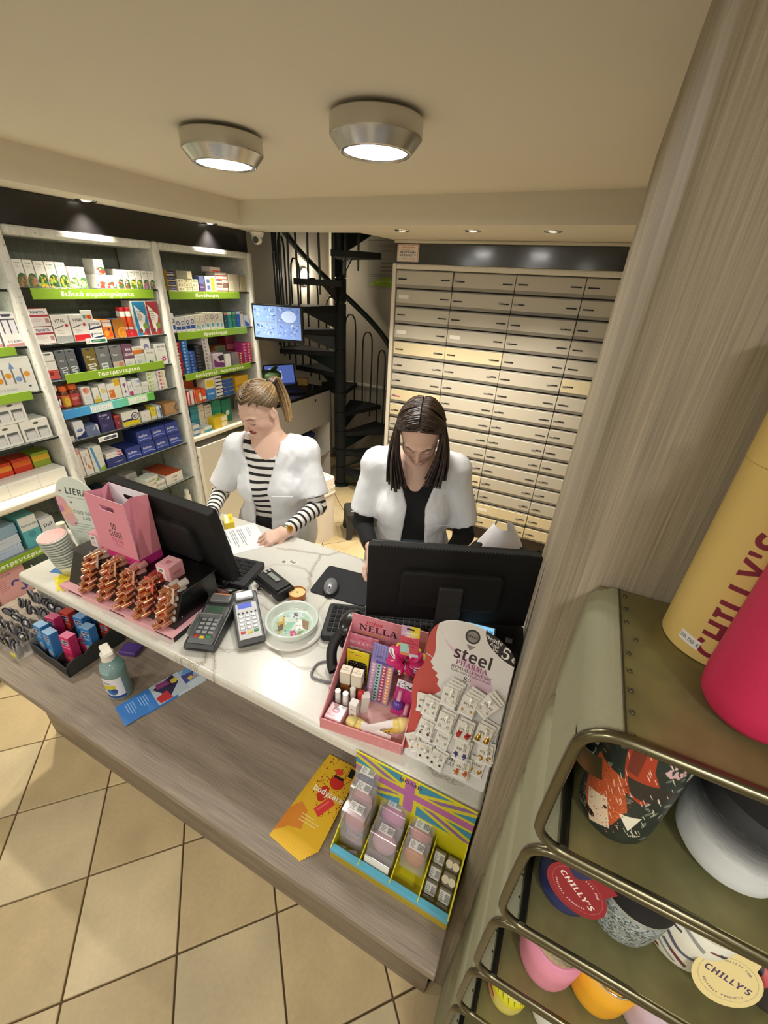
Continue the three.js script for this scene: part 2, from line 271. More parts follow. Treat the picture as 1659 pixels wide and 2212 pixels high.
// ---------- spiral staircase ----------
{
  const cx = -2.175, cz = -3.63, t = thing('spiral_staircase', 'dark green metal spiral staircase winding up behind the drawers', 'staircase', [cx, 0, cz]), m = M.darkgreen, R = .585;
  part(t, 'central_pole', join(cyl(.043, .043, 2.95, 28), lathe([[0, .02], [.06, .02], [.085, .012], [.1, .004], [.1, 0], [0, 0]].reverse(), 32)), m);
  const wedge = (a) => { const p = []; for (let i = 0; i <= 8; i++) { const q = -a / 2 + a * i / 8; p.push([R * Math.cos(q), R * Math.sin(q)]); } const b = a * .65; p.push([.05 * Math.cos(b), .05 * Math.sin(b)], [.05 * Math.cos(b), -.05 * Math.sin(b)]); return shapeOf(p); };
  const tg = join(xf(extrude(wedge(deg(40)), .038, .003), [0, -.038, 0], [-PI / 2, 0, 0]), rod([.04, -.05, 0], [.42, -.03, 0], .018, 8), cyl(.055, .055, .19, 24).translate(0, -.17, 0)), dark = std(0x101414, .8, 0, { bumpMap: rep(tGrain, 3, 3), bumpScale: .002 });
  const bracket = extrude(shapeOf([[.05, 0], [.45, 0], [.05, -.16]]), .012);
  for (let k = 1; k <= 13; k++) {
    const y = .2 * k, a = deg(122 + (y - 1) * 160);
    const s = part(t, 'tread', tg, k < 12 ? dark : m, [0, y, 0], [0, a, 0]);
    part(s, 'bracket', bracket, m, [0, -.03, -.006]);
  }
  const H = (q) => .2 * 0 + 1 + (q - 122) / 160, rp = [];
  for (let q = -10; q <= 330; q += 10) rp.push([R * 1.0 * Math.cos(deg(q)), H(q) + .8 + (q - 50) * .0016, -R * Math.sin(deg(q))]);
  part(t, 'handrail', tube(rp, .027, 140, 10), m);
  for (let q = 5; q <= 320; q += 20) {
    const P = (a, y) => [R * .97 * Math.cos(deg(a)), y, -R * .97 * Math.sin(deg(a))], y0 = H(q) - .12, y1 = H(q) + .72 + (q - 50) * .0016;
    part(t, 'baluster', tube([P(q, y0), P(q, y1 - .06), P(q + 1.5, y1 - .02), P(q + 5, y1), P(q + 8.5, y1 - .02), P(q + 10, y1 - .06), P(q + 10, y0 + .05)], .0085, 40, 8), m);
  }
}
// ---------- things round the staircase ----------
{
  struct('trim_1', boxAt(-2.75, -1.49, .93, .96, -4.4, -4.375, .004), M.wall);
  struct('trim_2', join(cyl(.02, .02, 4.2, 14).translate(-2.72, .1, -4.36), cyl(.012, .012, 4.2, 12).translate(-2.66, .1, -4.37)), M.cream);
  const l = thing('bulkhead_lamp', 'glowing oval bulkhead lamp on the wall behind the staircase', 'lamp', [-2.775, 2.018, -3.93]);
  part(l, 'backplate', xf(lathe([[0, 0], [.075, 0], [.075, .012], [0, .012]], 28), [0, 0, 0], [0, 0, -PI / 2], [1, .75, 1]), M.white);
  part(l, 'globe', xf(new THREE.SphereGeometry(.062, 24, 16), [.025, 0, 0], [0, 0, 0], [.7, .75, 1]), lit(new THREE.Color(1, .82, .58), 5));
  const pl = new THREE.PointLight(SPOTC, .9, 4, 2); pl.position.set(-2.75, 2.018, -3.93); pl.castShadow = true; pl.shadow.radius = 2; scene.add(pl);
  // poster on the back wall
  const F = backPage.add(256, 320, (g, w, h) => {
    fill(g, '#8d887d', 0, 0, w, h); txt(g, 'ΦΑΡΜΑΚΕΙΟ', w * .6, 34, 26, '#6c6a62'); txt(g, 'ΦΑΡΜΑΚΕΙΟ', w * .6, 66, 22, '#6c6a62'); disc(g, '#77736a', 45, 105, 22); lines(g, '#6e6a62', 90, 140, 130, 3, 26, 12); fill(g, '#66635b', 10, 222, w - 20, 5); fill(g, '#66635b', 10, 236, w - 40, 4);
    g.fillStyle = '#7f9a25'; g.beginPath(); g.moveTo(0, 300); g.quadraticCurveTo(130, 205, w, 260); g.lineTo(w, 320); g.quadraticCurveTo(150, 305, 0, 300); g.fill(); g.strokeStyle = '#a9b866'; g.lineWidth = 5; g.beginPath(); g.moveTo(20, 298); g.quadraticCurveTo(140, 235, w, 300); g.stroke();
  });
  one('poster', 'grey notice with a green leaf on the wall behind the staircase', 'poster', uvPlan(new THREE.BoxGeometry(.42, .42, .004), F, -.21, .21, -.21, .21), backPage.material({ roughness: .7 }), [-2.09, 2.16, -4.396]);
  // low cabinet with open compartments
  const c = thing('low_cabinet', 'low grey cabinet with black top and open compartments beside the staircase', 'cabinet', [0, 0, 0]);
  const x1 = -2.341, z0 = -3.70, z1 = -2.80;
  part(c, 'worktop', boxAt(-2.775, x1 + .006, 1.01, 1.034, z0 - .003, z1, .004, 2), M.black);
  part(c, 'carcass', join(boxAt(-2.775, x1 - .006, .02, 1.01, z0, z0 + .018), boxAt(-2.775, x1 - .006, .02, 1.01, z1 - .018, z1), boxAt(-2.775, -2.76, .02, 1.01, z0, z1), boxAt(-2.775, x1 - .006, .67, .688, z0, z1), boxAt(-2.775, x1 - .006, .33, .345, z0, z1), boxAt(-2.775, x1 - .006, .02, .04, z0, z1)), M.laminate);
  const d = part(c, 'drawer', boxAt(x1 - .018, x1, .676, 1.004, z0 + .002, z1 - .002, .003, 2), std(0xaaa59a, .5)); part(d, 'lock', xf(lathe([[0, .006], [.012, .006], [.014, .004], [.014, 0], [0, 0]].reverse(), 24), [x1, .955, -3.42], [0, 0, -PI / 2]), M.chrome);
  for (let k = 0; k < 4; k++) part(c, 'foot', cyl(.018, .018, .02, 14), M.black, [k < 2 ? -2.38 : -2.74, 0, k % 2 ? z0 + .04 : z1 - .04]);
  const bag = (x, y, z, s, mat, label, name, cat) => { const g = new THREE.IcosahedronGeometry(1, 4), p = g.attributes.position; for (let i = 0; i < p.count; i++) { const v = V().fromBufferAttribute(p, i), k = 1 + .28 * N.noise(v.x * 2.3 + x * 9, v.y * 2.3 + y * 7, v.z * 2.3) + .1 * N.noise(v.x * 7, v.y * 7, v.z * 7 + x); p.setXYZ(i, v.x * s[0] * k, Math.max(0, .8 + v.y * k) * s[1], v.z * s[2] * k); } g.computeVertexNormals(); one(name, label, cat, g, mat, [x, y, z]); };
  bag(-2.5, .346, -3.45, [.12, .09, .17], phys({ color: 0xbfbcb8, roughness: .35, transmission: .35, thickness: 0 }), 'crumpled clear plastic bags in the upper compartment of the low cabinet', 'plastic_bag', 'plastic bag');
  bag(-2.5, .041, -3.42, [.12, .1, .18], phys({ color: 0xa9a7a3, roughness: .35, transmission: .3, thickness: 0 }), 'crumpled clear plastic bags in the lowest compartment of the low cabinet', 'plastic_bag', 'plastic bag');
  bag(-2.5, .50, -3.36, [.13, .075, .2], std(0x1b1f52, .6), 'dark blue bag stuffed on top of clear bags in the low cabinet', 'bag', 'bag');
  // laptop, mouse, sharps bin
  const lp = thing('laptop', 'open black laptop with a blue screen on the low cabinet', 'laptop', [-2.57, 1.034, -3.27], deg(60));
  part(lp, 'keyboard_base', bbox(.32, .022, .23, .006), M.dark); part(lp, 'keys', bbox(.28, .003, .12, .001, 1), M.rubber, [0, .0215, -.03]);
  const Fs = backPage.add(160, 110, (g, w, h) => { fill(g, '#5b74c4', 0, 0, w, h); fill(g, '#dfe6f6', 30, 30, 60, 45); fill(g, '#b9c8ee', 20, 14, 50, 10); fill(g, '#2c3868', 0, h - 10, w, 10); });
  const ld = part(lp, 'lid', xf(bbox(.32, .215, .008, .004), [0, 0, 0], [0, 0, 0]), M.dark, [0, .02, -.112], [-deg(12), 0, 0]);
  const pc = backPage.material({ roughness: .3 }); pc.emissiveMap = pc.map; pc.emissive = new THREE.Color(1, 1, 1); pc.emissiveIntensity = .55;
  part(ld, 'screen', uvPlan(new THREE.BoxGeometry(.29, .18, .002), Fs, -.145, .145, -.09, .09), pc, [0, .112, .0045]);
  const ms = thing('computer_mouse', 'small black mouse beside the laptop on the low cabinet', 'mouse', [-2.44, 1.034, -3.55]); part(ms, 'shell', xf(new THREE.SphereGeometry(.03, 20, 12, 0, 7, 0, PI / 2), [0, 0, 0], [0, 0, 0], [1, .9, 1.7]), M.black); part(ms, 'wheel', new THREE.CylinderGeometry(.006, .006, .005, 14).rotateZ(PI / 2).translate(0, .024, .026), M.grey);
  one('cardboard_box', 'small tan box at the back of the low cabinet', 'box', bbox(.1, .07, .06, .003), std(0xb08a4c, .8), [-2.62, 1.034, -3.62], [0, .4, 0]);
  const sb = thing('sharps_bin', 'yellow round sharps bin with a green lid standing behind the blonde woman', 'waste container', [-2.47, 1.034, -2.92]);
  part(sb, 'body', lathe([[0, 0], [.085, 0], [.09, .006], [.1, .2], [.1, .21], [0, .21]], 40), std(0xd8cf55, .5)); part(sb, 'lid', lathe([[.103, .205], [.107, .21], [.107, .235], [.09, .25], [.04, .253], [0, .253]], 40), std(0x3f5b35, .5)); part(sb, 'flap', xf(cyl(.045, .045, .006, 24), [.03, .262, -.03], [0, 0, .9]), std(0x35502e, .5));
  // cctv screen on an arm from the end of the shelves
  const mo = thing('cctv_monitor', 'small wall-mounted screen showing four blue camera pictures', 'monitor', [-2.235, 1.69, -2.80], deg(10));
  part(mo, 'bezel', rbox(.425, .262, .03, .008, 2), M.black);
  const Fm = backPage.add(400, 240, (g, w, h) => {
    for (let q = 0; q < 4; q++) { const x = q % 2 ? w / 2 + 2 : 0, y = q > 1 ? h / 2 + 2 : 0; g.save(); g.beginPath(); g.rect(x, y, w / 2 - 2, h / 2 - 2); g.clip(); fill(g, ['#7f9fd8', '#6f8ccc', '#88a6de', '#7c9ada'][q], x, y, w, h); for (let i = 0; i < 70; i++) { g.globalAlpha = .55; const s = rr(6, 26); poly(g, ['#c7d7f5', '#34477e', '#516db0', '#e3ecfb', '#27365f'][i % 5], [[x + rr(0, 190), y + rr(0, 110)], [x + rr(0, 190), y + rr(0, 110)], [x + rr(0, 190), y + s * 4]].map((p, k, a) => [a[0][0] + (p[0] - a[0][0]) * .16, a[0][1] + (p[1] - a[0][1]) * .3])); } g.globalAlpha = 1; if (q === 1) disc(g, '#b9ccf2', x + 100, y + 70, 62, 44); g.restore(); }
  });
  part(mo, 'screen', uvPlan(new THREE.BoxGeometry(.395, .225, .002), Fm, -.1975, .1975, -.1125, .1125), pc, [0, .004, .0155]);
  part(mo, 'arm', join(rod([0, -.02, -.015], [-.15, -.02, -.07], .014), rod([-.15, -.02, -.07], [-.335, -.02, -.10], .014)), M.black);
  const cc = thing('security_camera', 'white dome security camera under the ceiling soffit', 'security camera', [-2.37, 2.282, -2.80]);
  part(cc, 'mount', lathe([[0, 0], [.05, 0], [.048, -.012], [.038, -.035], [0, -.038]].reverse(), 32), M.whitegloss);
  part(cc, 'head', xf(new THREE.SphereGeometry(.036, 28, 20), [.005, -.048, .01]), M.whitegloss);
  part(cc, 'lens', xf(cyl(.019, .021, .012, 24), [.019, -.054, .038], [PI / 2 + .2, 0, -.3]), M.black);
}
// ---------- bin, step stool, chair behind the counter ----------
{
  const b = thing('waste_bin', 'tall white waste bin with a bag folded over its rim', 'bin', [-1.80, 0, -2.60], deg(-12));
  const shell = extrude(rrShape(.25, .2, .03), .56, .004); part(b, 'body', xf(shell, [0, 0, 0], [-PI / 2, 0, 0]), std(0xe6ddd0, .5));
  const gb = []; for (const [w, y0, y1, k] of [[.262, .43, .575, 0]]) { const s = rrShape(w, w * .81, .035), h = new THREE.Path(); rrShape(.225, .175, .02).getPoints(6).forEach((p, i) => i ? h.lineTo(p.x, p.y) : h.moveTo(p.x, p.y)); s.holes.push(h); gb.push(xf(new THREE.ExtrudeGeometry(s, { depth: y1 - y0, steps: 8, bevelEnabled: false, curveSegments: 8 }), [0, y0, 0], [-PI / 2, 0, 0])); }
  const lin = join(gb), p = lin.attributes.position; for (let i = 0; i < p.count; i++) { const y = p.getY(i), k = 1 + (.575 - y) * 1.1 * (.35 + N.noise(p.getX(i) * 14, y * 16, p.getZ(i) * 14)); p.setXYZ(i, p.getX(i) * k, y + .03 * N.noise(p.getX(i) * 18, 1, p.getZ(i) * 18) * (y < .5 ? 1 : .1), p.getZ(i) * k); } lin.computeVertexNormals();
  part(b, 'liner', lin, std(0xece4d6, .6));
  const s = thing('step_stool', 'black plastic step stool on the floor between the two women', 'stool', [-1.47, 0, -2.86], deg(38));
  const top = extrude(rrShape(.34, .24, .03), .03, .006); part(s, 'top', xf(top, [0, .21, 0], [-PI / 2, 0, 0]), M.charcoal);
  const side = (w) => { const q = shapeOf([[-w / 2, 0], [-w / 2 + .05, 0], [-w / 2 + .065, .10], [-w / 2 + .10, .13], [w / 2 - .10, .13], [w / 2 - .065, .10], [w / 2 - .05, 0], [w / 2, 0], [w / 2 - .02, .215], [-w / 2 + .02, .215]]); return extrude(q, .018, .003); };
  for (const k of [-1, 1]) { part(s, 'side', side(.36), M.charcoal, [0, 0, k * .118 - .009], [-k * .09, 0, 0]); part(s, 'end', side(.26), M.charcoal, [k * .168, 0, 0], [0, PI / 2, 0]); }
  part(s, 'grip_strip', bbox(.26, .004, .012, .002, 1), M.midgrey, [0, .246, .06]);
  const c = thing('office_chair', 'black swivel chair behind the right-hand monitor', 'chair', [-.24, 0, -1.98], deg(-160));
  part(c, 'seat', bbox(.46, .07, .44, .03, 4), M.blackmatt, [0, .46, 0]);
  part(c, 'backrest', xf(extrude(rrShape(.3, .42, .12), .035, .012), [0, .74, -.22], [-.12, 0, 0]), M.blackmatt);
  part(c, 'back_support', tube([[0, .47, -.1], [0, .5, -.2], [0, .62, -.235], [0, .72, -.225]], .018, 20), M.black);
  part(c, 'column', cyl(.025, .025, .36, 18).translate(0, .1, 0), M.chrome);
  for (let k = 0; k < 5; k++) { const a = k * 1.2566; const l = part(c, 'leg', rod([0, .12, 0], [.27 * Math.cos(a), .075, .27 * Math.sin(a)], .02, 10, .013), M.black); part(l, 'castor', new THREE.SphereGeometry(.0265, 14, 10).translate(.28 * Math.cos(a), .031, .28 * Math.sin(a)), M.rubber); }
  // white coat hung over the backrest: a folded sheet over the top edge, open in front
  const g = new THREE.CylinderGeometry(1, 1, 1, 48, 14, true, -PI * .86, PI * 1.72), q = g.attributes.position;
  for (let i = 0; i < q.count; i++) { const a = Math.atan2(q.getX(i), q.getZ(i)), v = q.getY(i) + .5, w = lerp(.19, .045, Math.pow(v, 1.8)) * (1 + .10 * Math.sin(a * 9) * (1 - v)), d = lerp(.10, .05, v); q.setXYZ(i, Math.sin(a) * w, .60 + .40 * v, -.225 + Math.cos(a) * d * -1 + .03 * (1 - v)); }
  g.computeVertexNormals(); const cm = std(0xe9e6ea, .8, 0, { side: THREE.DoubleSide, bumpMap: tCloth, bumpScale: .001 });
  one('white_coat', 'white coat hung over the back of the black swivel chair', 'coat', g, cm, [-.24, .03, -1.98], [0, deg(-160), 0]);
}
// ---------- medicine shelves along the left wall ----------
const boxPage = new Page(2048), boxMat = boxPage.material({ roughness: .45 });
const SX = -2.47;
{
  const sp = new Page(1024), sm = sp.material({ roughness: .45 }), edge = std(0x1d2422, .25), gl = phys({ color: 0xdfe8e4, roughness: .06, transmission: .8, thickness: 0, ior: 1.5 });
  const sign = (bay, y, z0, z1, text, h = .047, o = {}) => {
    const w = z0 - z1, F = sp.add(Math.round(w * 640), 40, (g, W, H) => { if (o.altion) { const gr = g.createLinearGradient(0, 0, W, 0); gr.addColorStop(0, '#3d8fd6'); gr.addColorStop(.3, '#49a8d8'); gr.addColorStop(.55, '#6fcfc0'); gr.addColorStop(1, '#63b545'); g.fillStyle = gr; g.fillRect(0, 0, W, H); for (const x of [.37, .78]) { fill(g, 'rgba(255,255,235,.75)', W * x - 38, 4, 82, H - 6); txt(g, 'ALTION', W * x + 3, H * .52, 22, '#5d7fae'); txt(g, 'ALTION', W * x + 2, H * .5, 22, '#ffffff'); } } else { fill(g, '#86ad2d', 0, 0, W, H); txt(g, text, W * (o.tx || .5), H * .52, o.px || 25, '#f7f8ea', { w: 'bold', sx: .92 }); } });
    return part(bay, 'shelf_sign', uvPlan(rbox(w, h, .003, .001, 1), F, -w / 2, w / 2, -h / 2, h / 2), sm, [o.x || -2.447, y - h / 2, (z0 + z1) / 2], [0, PI / 2, o.tilt || 0].map((v, i) => v), text ? `green shelf sign reading ${text}` : undefined);
  };
  const bayOf = (label, z0, z1, ys, cat = 'shelving') => {
    const b = thing('shelving_bay', label, cat);
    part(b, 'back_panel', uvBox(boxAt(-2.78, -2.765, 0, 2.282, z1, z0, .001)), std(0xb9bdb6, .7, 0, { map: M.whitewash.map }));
    part(b, 'top_rail', uvBox(boxAt(-2.765, -2.432, 2.108, 2.148, z1, z0, .016, 3)), M.whitewash);
    ys.forEach((y) => { const s = part(b, 'shelf', boxAt(-2.765, -2.452, y - .009, y, z1 + .004, z0 - .004, .002), gl); part(s, 'shelf_edge', boxAt(-2.4525, -2.4495, y - .010, y + .0005, z1 + .004, z0 - .004, .001), edge); });
    return b;
  };
  const up = (b, z0, z1) => part(b, 'upright', uvBox(boxAt(-2.765, -2.428, 0, 2.15, z1, z0, .018, 3)), M.whitewash);
  const b0 = bayOf('left bay of whitewashed medicine shelving, cut off by the photo edge', -.1, -1.175, [1.894, 1.653, 1.442, 1.203, .655, .40]); up(b0, -1.175, -1.221);
  const b1 = bayOf('wide middle bay of whitewashed medicine shelving with food supplements', -1.221, -1.96, [1.902, 1.652, 1.475, 1.324, 1.15, .935, .67, .40]); up(b1, -1.96, -2.007);
  const b2 = bayOf('narrow right bay of whitewashed medicine shelving nearest the staircase', -2.007, -2.752, [1.893, 1.655, 1.388, 1.18]); up(b2, -2.752, -2.794);
  one('fascia_panel', 'glossy black panel running above the medicine shelves', 'panel', boxAt(-2.47, -2.44, 2.149, 2.281, -2.765, -.1, .001), M.blackgloss);
  sign(b1, 1.90, -1.262, -1.918, 'Ειδικά συμπληρώματα'); sign(b1, 1.502, -1.293, -1.892, 'Γαστρεντερικό', .046); sign(b1, 1.326, -1.224, -1.775, '', .047, { altion: 1, x: -2.444 });
  sign(b2, 1.892, -2.028, -2.64, 'Πονόλαιμος', .044); sign(b2, 1.656, -2.037, -2.68, 'Κρυολόγημα', .047); sign(b2, 1.393, -2.038, -2.68, 'Αναλγητικά · Αντιπυρετικά', .044);
  sign(b0, 1.657, -.5, -1.118, '', .038); sign(b0, 1.453, -.5, -1.119, '', .042); sign(b0, .657, -.35, -1.06, 'ς γαστρεντερικός', .05, { tx: .62 });
  const pill = (b, y, z, c) => { const F = sp.add(120, 28, (g, W, H) => { fill(g, '#f0efea', 0, 0, W, H); g.fillStyle = c; g.beginPath(); g.roundRect(30, 7, 82, 14, 7); g.fill(); disc(g, '#c9a9a0', 15, 14, 8); disc(g, '#f0efea', 15, 14, 5); lines(g, '#dfe8e0', 36, 13, 66, 1, 4, 2); }); part(b, 'shelf_label', uvPlan(rbox(.115, .027, .003, .001, 1), F, -.0575, .0575, -.0135, .0135), sm, [-2.444, y, z], [0, PI / 2, 0]); };
  pill(b1, 1.651, -1.505, '#2c7a58'); pill(b1, 1.125, -1.42, '#30365f');
  part(b0, 'counter_ledge', boxAt(-2.765, -2.40, .907, .953, -1.178, -.1, .018, 3), M.cream); part(b2, 'counter_ledge', boxAt(-2.765, -2.435, .916, .952, -2.752, -2.007, .012, 3), M.cream);
  part(b2, 'pull_out_drawer', join(boxAt(-2.41, -2.398, .1, .886, -2.74, -2.008), boxAt(-2.72, -2.41, .1, .886, -2.02, -2.008), boxAt(-2.72, -2.41, .1, .886, -2.74, -2.728), boxAt(-2.72, -2.41, .80, .81, -2.74, -2.008)), std(0xd9d3c2, .55));
  part(b1, 'plinth', boxAt(-2.765, -2.46, 0, .1, -1.96, -1.221), M.laminate); part(b0, 'plinth', boxAt(-2.765, -2.46, 0, .1, -1.175, -.1), M.laminate);
  one('paper_sheet', 'white sheet lying in the open pull-out drawer behind the blonde woman', 'paper', rbox(.2, .004, .3, .001, 1), M.paper, [-2.56, .813, -2.3], [0, .2, 0]);
}
const ORD = ['first', 'second', 'third', 'fourth', 'fifth', 'sixth', 'seventh', 'eighth', 'ninth', 'tenth'];
// what is printed on a front: background, bands [colour, y0, y1], texts [s, x, y, size, colour], discs [colour, x, y, r], polygons [colour, points], text lines [colour, x, y, w, n]
const face = (o) => (g, w, h) => {
  fill(g, o.bg || '#efeee8', 0, 0, w, h);
  for (const [c, a, b] of o.b || []) fill(g, c, 0, a * h, w, (b - a) * h);
  for (const [c, p] of o.p || []) poly(g, c, p.map(([x, y]) => [x * w, y * h]));
  for (const [c, x, y, r, q] of o.d || []) disc(g, c, x * w, y * h, r * w, (q || r) * w);
  for (const [c, x, y, ww, n] of o.l || []) lines(g, c, x * w, y * h, ww * w, n, h * .055, Math.max(1, h * .018));
  for (const [s, x, y, z, c, r] of o.t || []) txt(g, s, x * w, y * h, z * h, c, { rot: r || 0, f: o.f });
  if (o.draw) o.draw(g, w, h);
};
// one carton, or a stack of n, with its front at the shelf's front edge; z0 is its left side
function pack(name, look, place, y, z0, w, h, o = {}, n = 1, x = SX) {
  const d = o.dep || .09, px = o.px || 900, F = boxPage.add(Math.max(10, Math.round(w * px)), Math.max(8, Math.round(h * px)), face(o)), S = boxPage.side(o.side || o.bg || '#e4e2da'), T = boxPage.side(o.top || o.side || o.bg || '#e4e2da');
  const geo = carton(w - .0025, h - .0008, d, F, S, .0012, T);
  let first;
  for (let i = 0; i < n; i++) {
    let label = (n > 1 ? `${look}, ${i === n - 1 ? 'top' : i === 0 ? 'bottom' : ORD[n - 1 - i] + ' from top'} of its stack, ${place}` : `${look}, ${place}`); if (label.split(' ').length > 16) label = label.replace(' of its stack', '').replace(' medicine', '').replace(' column', '');
    const pos = [x - d / 2 + (n > 1 ? rr(-.004, .002) : 0), y + i * h + .0006, z0 - w / 2], ry = PI / 2 + (o.ry || 0) + (n > 1 ? rr(-.02, .02) : rr(-.015, .015));
    if (!first) { first = one(name, label, o.cat || 'box', geo, boxMat, pos, [0, ry, 0], n > 1 ? `${look} in a stack, ${place}` : o.group); }
    else copyOf(first, label, pos, ry);
  }
  return first;
}
{
  const gz = '#3f6b3a', plant = (c, c2, c3) => ({ bg: '#f2f1ec', side: '#eceae3', px: 1200, t: [['A.VOGEL', .5, .12, .06, '#3c7a5a']], l: [['#c9c6be', .25, .2, .5, 2]], draw: (g, w, h) => { g.save(); g.beginPath(); g.ellipse(w * .62, h * 1.0, w * .72, h * .52, 0, 0, 7); g.clip(); fill(g, gz, 0, 0, w, h); for (let i = 0; i < 16; i++) disc(g, [c, c2, c3][i % 3], rr(.05, 1) * w, rr(.6, 1) * h, rr(.08, .2) * w); g.restore(); } });
  let P = 'top shelf, middle bay';
  const row = (name, look, y, zs, w, h, o) => zs.forEach((z, i) => pack(name, `${look}, ${zs.length > 1 ? (i === 0 ? 'left one' : i === zs.length - 1 ? 'right one' : 'middle one') : ''}`.replace(/, $/, ''), P, y, z, w, h, o));
  let br = plant('#a87a52', '#8a6a48', '#b98d60');
  row('remedy_box', 'tall white box with brown root picture', 1.902, [-1.234, -1.277], .043, .114, br);
  row('remedy_box', 'tall white box with yellow squash picture', 1.902, [-1.322, -1.369, -1.418], .047, .112, plant('#dfae3a', '#9fb842', '#2f4527'));
  row('remedy_box', 'white box with pale green artichoke picture', 1.902, [-1.470, -1.513], .042, .095, plant('#b6c98a', '#86a94e', '#c2b79a'));
  row('remedy_box', 'short white box with red fruit picture', 1.902, [-1.603, -1.659], .055, .064, plant('#d8392e', '#e04a36', '#f1e8df'));
  pack('remedy_box', 'short white box with red fruit picture, set on another', P, 1.9665, -1.612, .055, .072, plant('#d8392e', '#e04a36', '#f1e8df'));
  row('remedy_box', 'narrow white box with tomato and garlic picture', 1.902, [-1.722, -1.761], .036, .094, plant('#cf4a30', '#e9e4da', '#33452a'));
  row('remedy_box', 'narrow white box with yellow fruit picture', 1.902, [-1.799, -1.839], .039, .094, plant('#d8cf55', '#a4b43c', '#6a8a2a'));
  row('remedy_box', 'narrow white box with purple flower picture', 1.902, [-1.880, -1.922], .04, .094, plant('#b45f9a', '#d48ab8', '#7d9a52'));
  P = 'second shelf, middle bay';
  pack('tonic_box', 'white box with dark blue TONOTIL lettering', P, 1.652, -1.228, .092, .080, { bg: '#ece6e4', side: '#8c2733', px: 1300, t: [['TONOTIL', .48, .2, .2, '#2a2f6b']], b: [['#b23a48', .34, .46]], l: [['#c9b9bd', .08, .55, .6, 4]], p: [['#b98c86', [[.76, .55], [.95, .55], [.95, .8], [.76, .8]]]] }, 2);
  for (const [k, c, z] of [['grey', '#a9abaa', -1.321], ['red', '#d2232a', -1.411]]) pack('supplement_box', `white VITAL box with ${k} bottom band`, P, 1.652, z, .086, .128, { bg: '#e9e6e0', px: 1300, b: [[c, .76, 1]], t: [['VITAL', .45, .2, .15, '#33343a']], d: [['#c2383c', .8, .38, .09]], p: [['#5b5c60', [[.05, .47], [.5, .38], [.7, .36], [.5, .42], [.05, .5]]]], l: [['#b5b2ab', .15, .55, .5, 3]] });
  pack('vitamin_box', 'white and navy vitamin box', P, 1.652, -1.494, .076, .048, { bg: '#eeece4', px: 1400, t: [['Centrum', .52, .36, .28, '#2b3a78']], p: [['#232c58', [[0, .85], [.4, .7], [1, .55], [1, .75], [.4, .9], [0, 1]]]], d: [['#46508c', .12, .5, .06, .16]] }, 2);
  pack('display_card', 'white rounded card with coloured squares behind vitamin boxes', P, 1.749, -1.475, .06, .05, { bg: '#eceae2', dep: .006, b: [], p: [['#4d8fc0', [[.1, .45], [.3, .45], [.3, .8], [.1, .8]]], ['#e0a63a', [[.3, .45], [.5, .45], [.5, .8], [.3, .8]]], ['#d8542e', [[.5, .45], [.85, .45], [.85, .85], [.5, .85]]]] });
  pack('vitamin_box', 'orange vitamin box with fruit picture', P, 1.652, -1.573, .054, .096, { bg: '#e87a23', px: 1200, b: [['#f0e9de', 0, .35]], d: [['#f5a73c', .3, .7, .25], ['#4e3a66', .62, .5, .14], ['#e35420', .75, .8, .2]], t: [['Pharmaton', .5, .12, .1, '#b23a20']] });
  pack('vitamin_box', 'amber box with orange slice picture', P, 1.652, -1.632, .075, .098, { bg: '#b9772a', side: '#55607a', px: 1200, d: [['#f0a63e', .72, .75, .42], ['#d98d2a', .72, .75, .34], ['#f3b65a', .72, .75, .06]] });
  pack('counter_display', 'low red cardboard tray holding effervescent tubes', P, 1.652, -1.708, .066, .036, { bg: '#c8232b', px: 1200, t: [['C', .5, .5, .6, '#e99]']] , cat: 'tray' });
  const tb = [lathe([[0, 0], [.0135, 0], [.014, .002], [.014, .098], [0, .098]].reverse().reverse(), 20), lathe([[.0145, .098], [.0145, .115], [.012, .118], [0, .118]], 20), lathe([[.0142, .015], [.0142, .07]], 20)];
  [[-1.722, 0], [-1.757, 0], [-1.722, 1], [-1.757, 1]].forEach(([z, k], i) => { const t = thing('effervescent_tube', `orange vitamin tube with red cap, ${['front left', 'front right', 'rear left', 'rear right'][i]} in the red tray`, 'tube', [SX - .024 - k * .03, 1.689 , z], 0, 'orange vitamin tubes'); part(t, 'tube', tb[0], std(0xeae2d6, .5)); part(t, 'cap', tb[1], std(0xb8202a, .4)); part(t, 'label', tb[2], std(k ? 0xe8862a : 0xe4562a, .5)); });
  for (const [k, c, c2, z] of [['blue', '#2f86bd', '#7b4a3a', -1.776], ['red', '#a83440', '#6b4a4f', -1.864]]) pack('tonic_carton', `large carton with ${k} corner and fruit picture`, P, 1.652, z, .085, .187, { bg: c, px: 1100, side: '#d8d6cf', p: [['#f0eee8', [[.12, .1], [.9, .42], [.55, .92], [.32, .92]]]], l: [['#8f8f92', .28, .36, .4, 4]], t: [['Floradix', .42, .29, .055, '#444']], d: [[c2, .3, .86, .16], ['#7e9a45', .75, .72, .2], ['#8f3a44', .85, .9, .22], ['#c9503a', .6, .95, .12]] });
  P = 'third shelf, middle bay';
  pack('probiotic_box', 'white box with red lower half', P, 1.475, -1.225, .06, .138, { bg: '#e8e5df', b: [['#d3574f', .62, .95], ['#2d2b52', .95, 1]], d: [['#8e2b2e', .4, .75, .18]], t: [['ProSymbioflor', .5, .3, .06, '#555']], p: [['#3a3a40', [[.2, .04], [.8, .04], [.65, .09], [.35, .09]]]] });
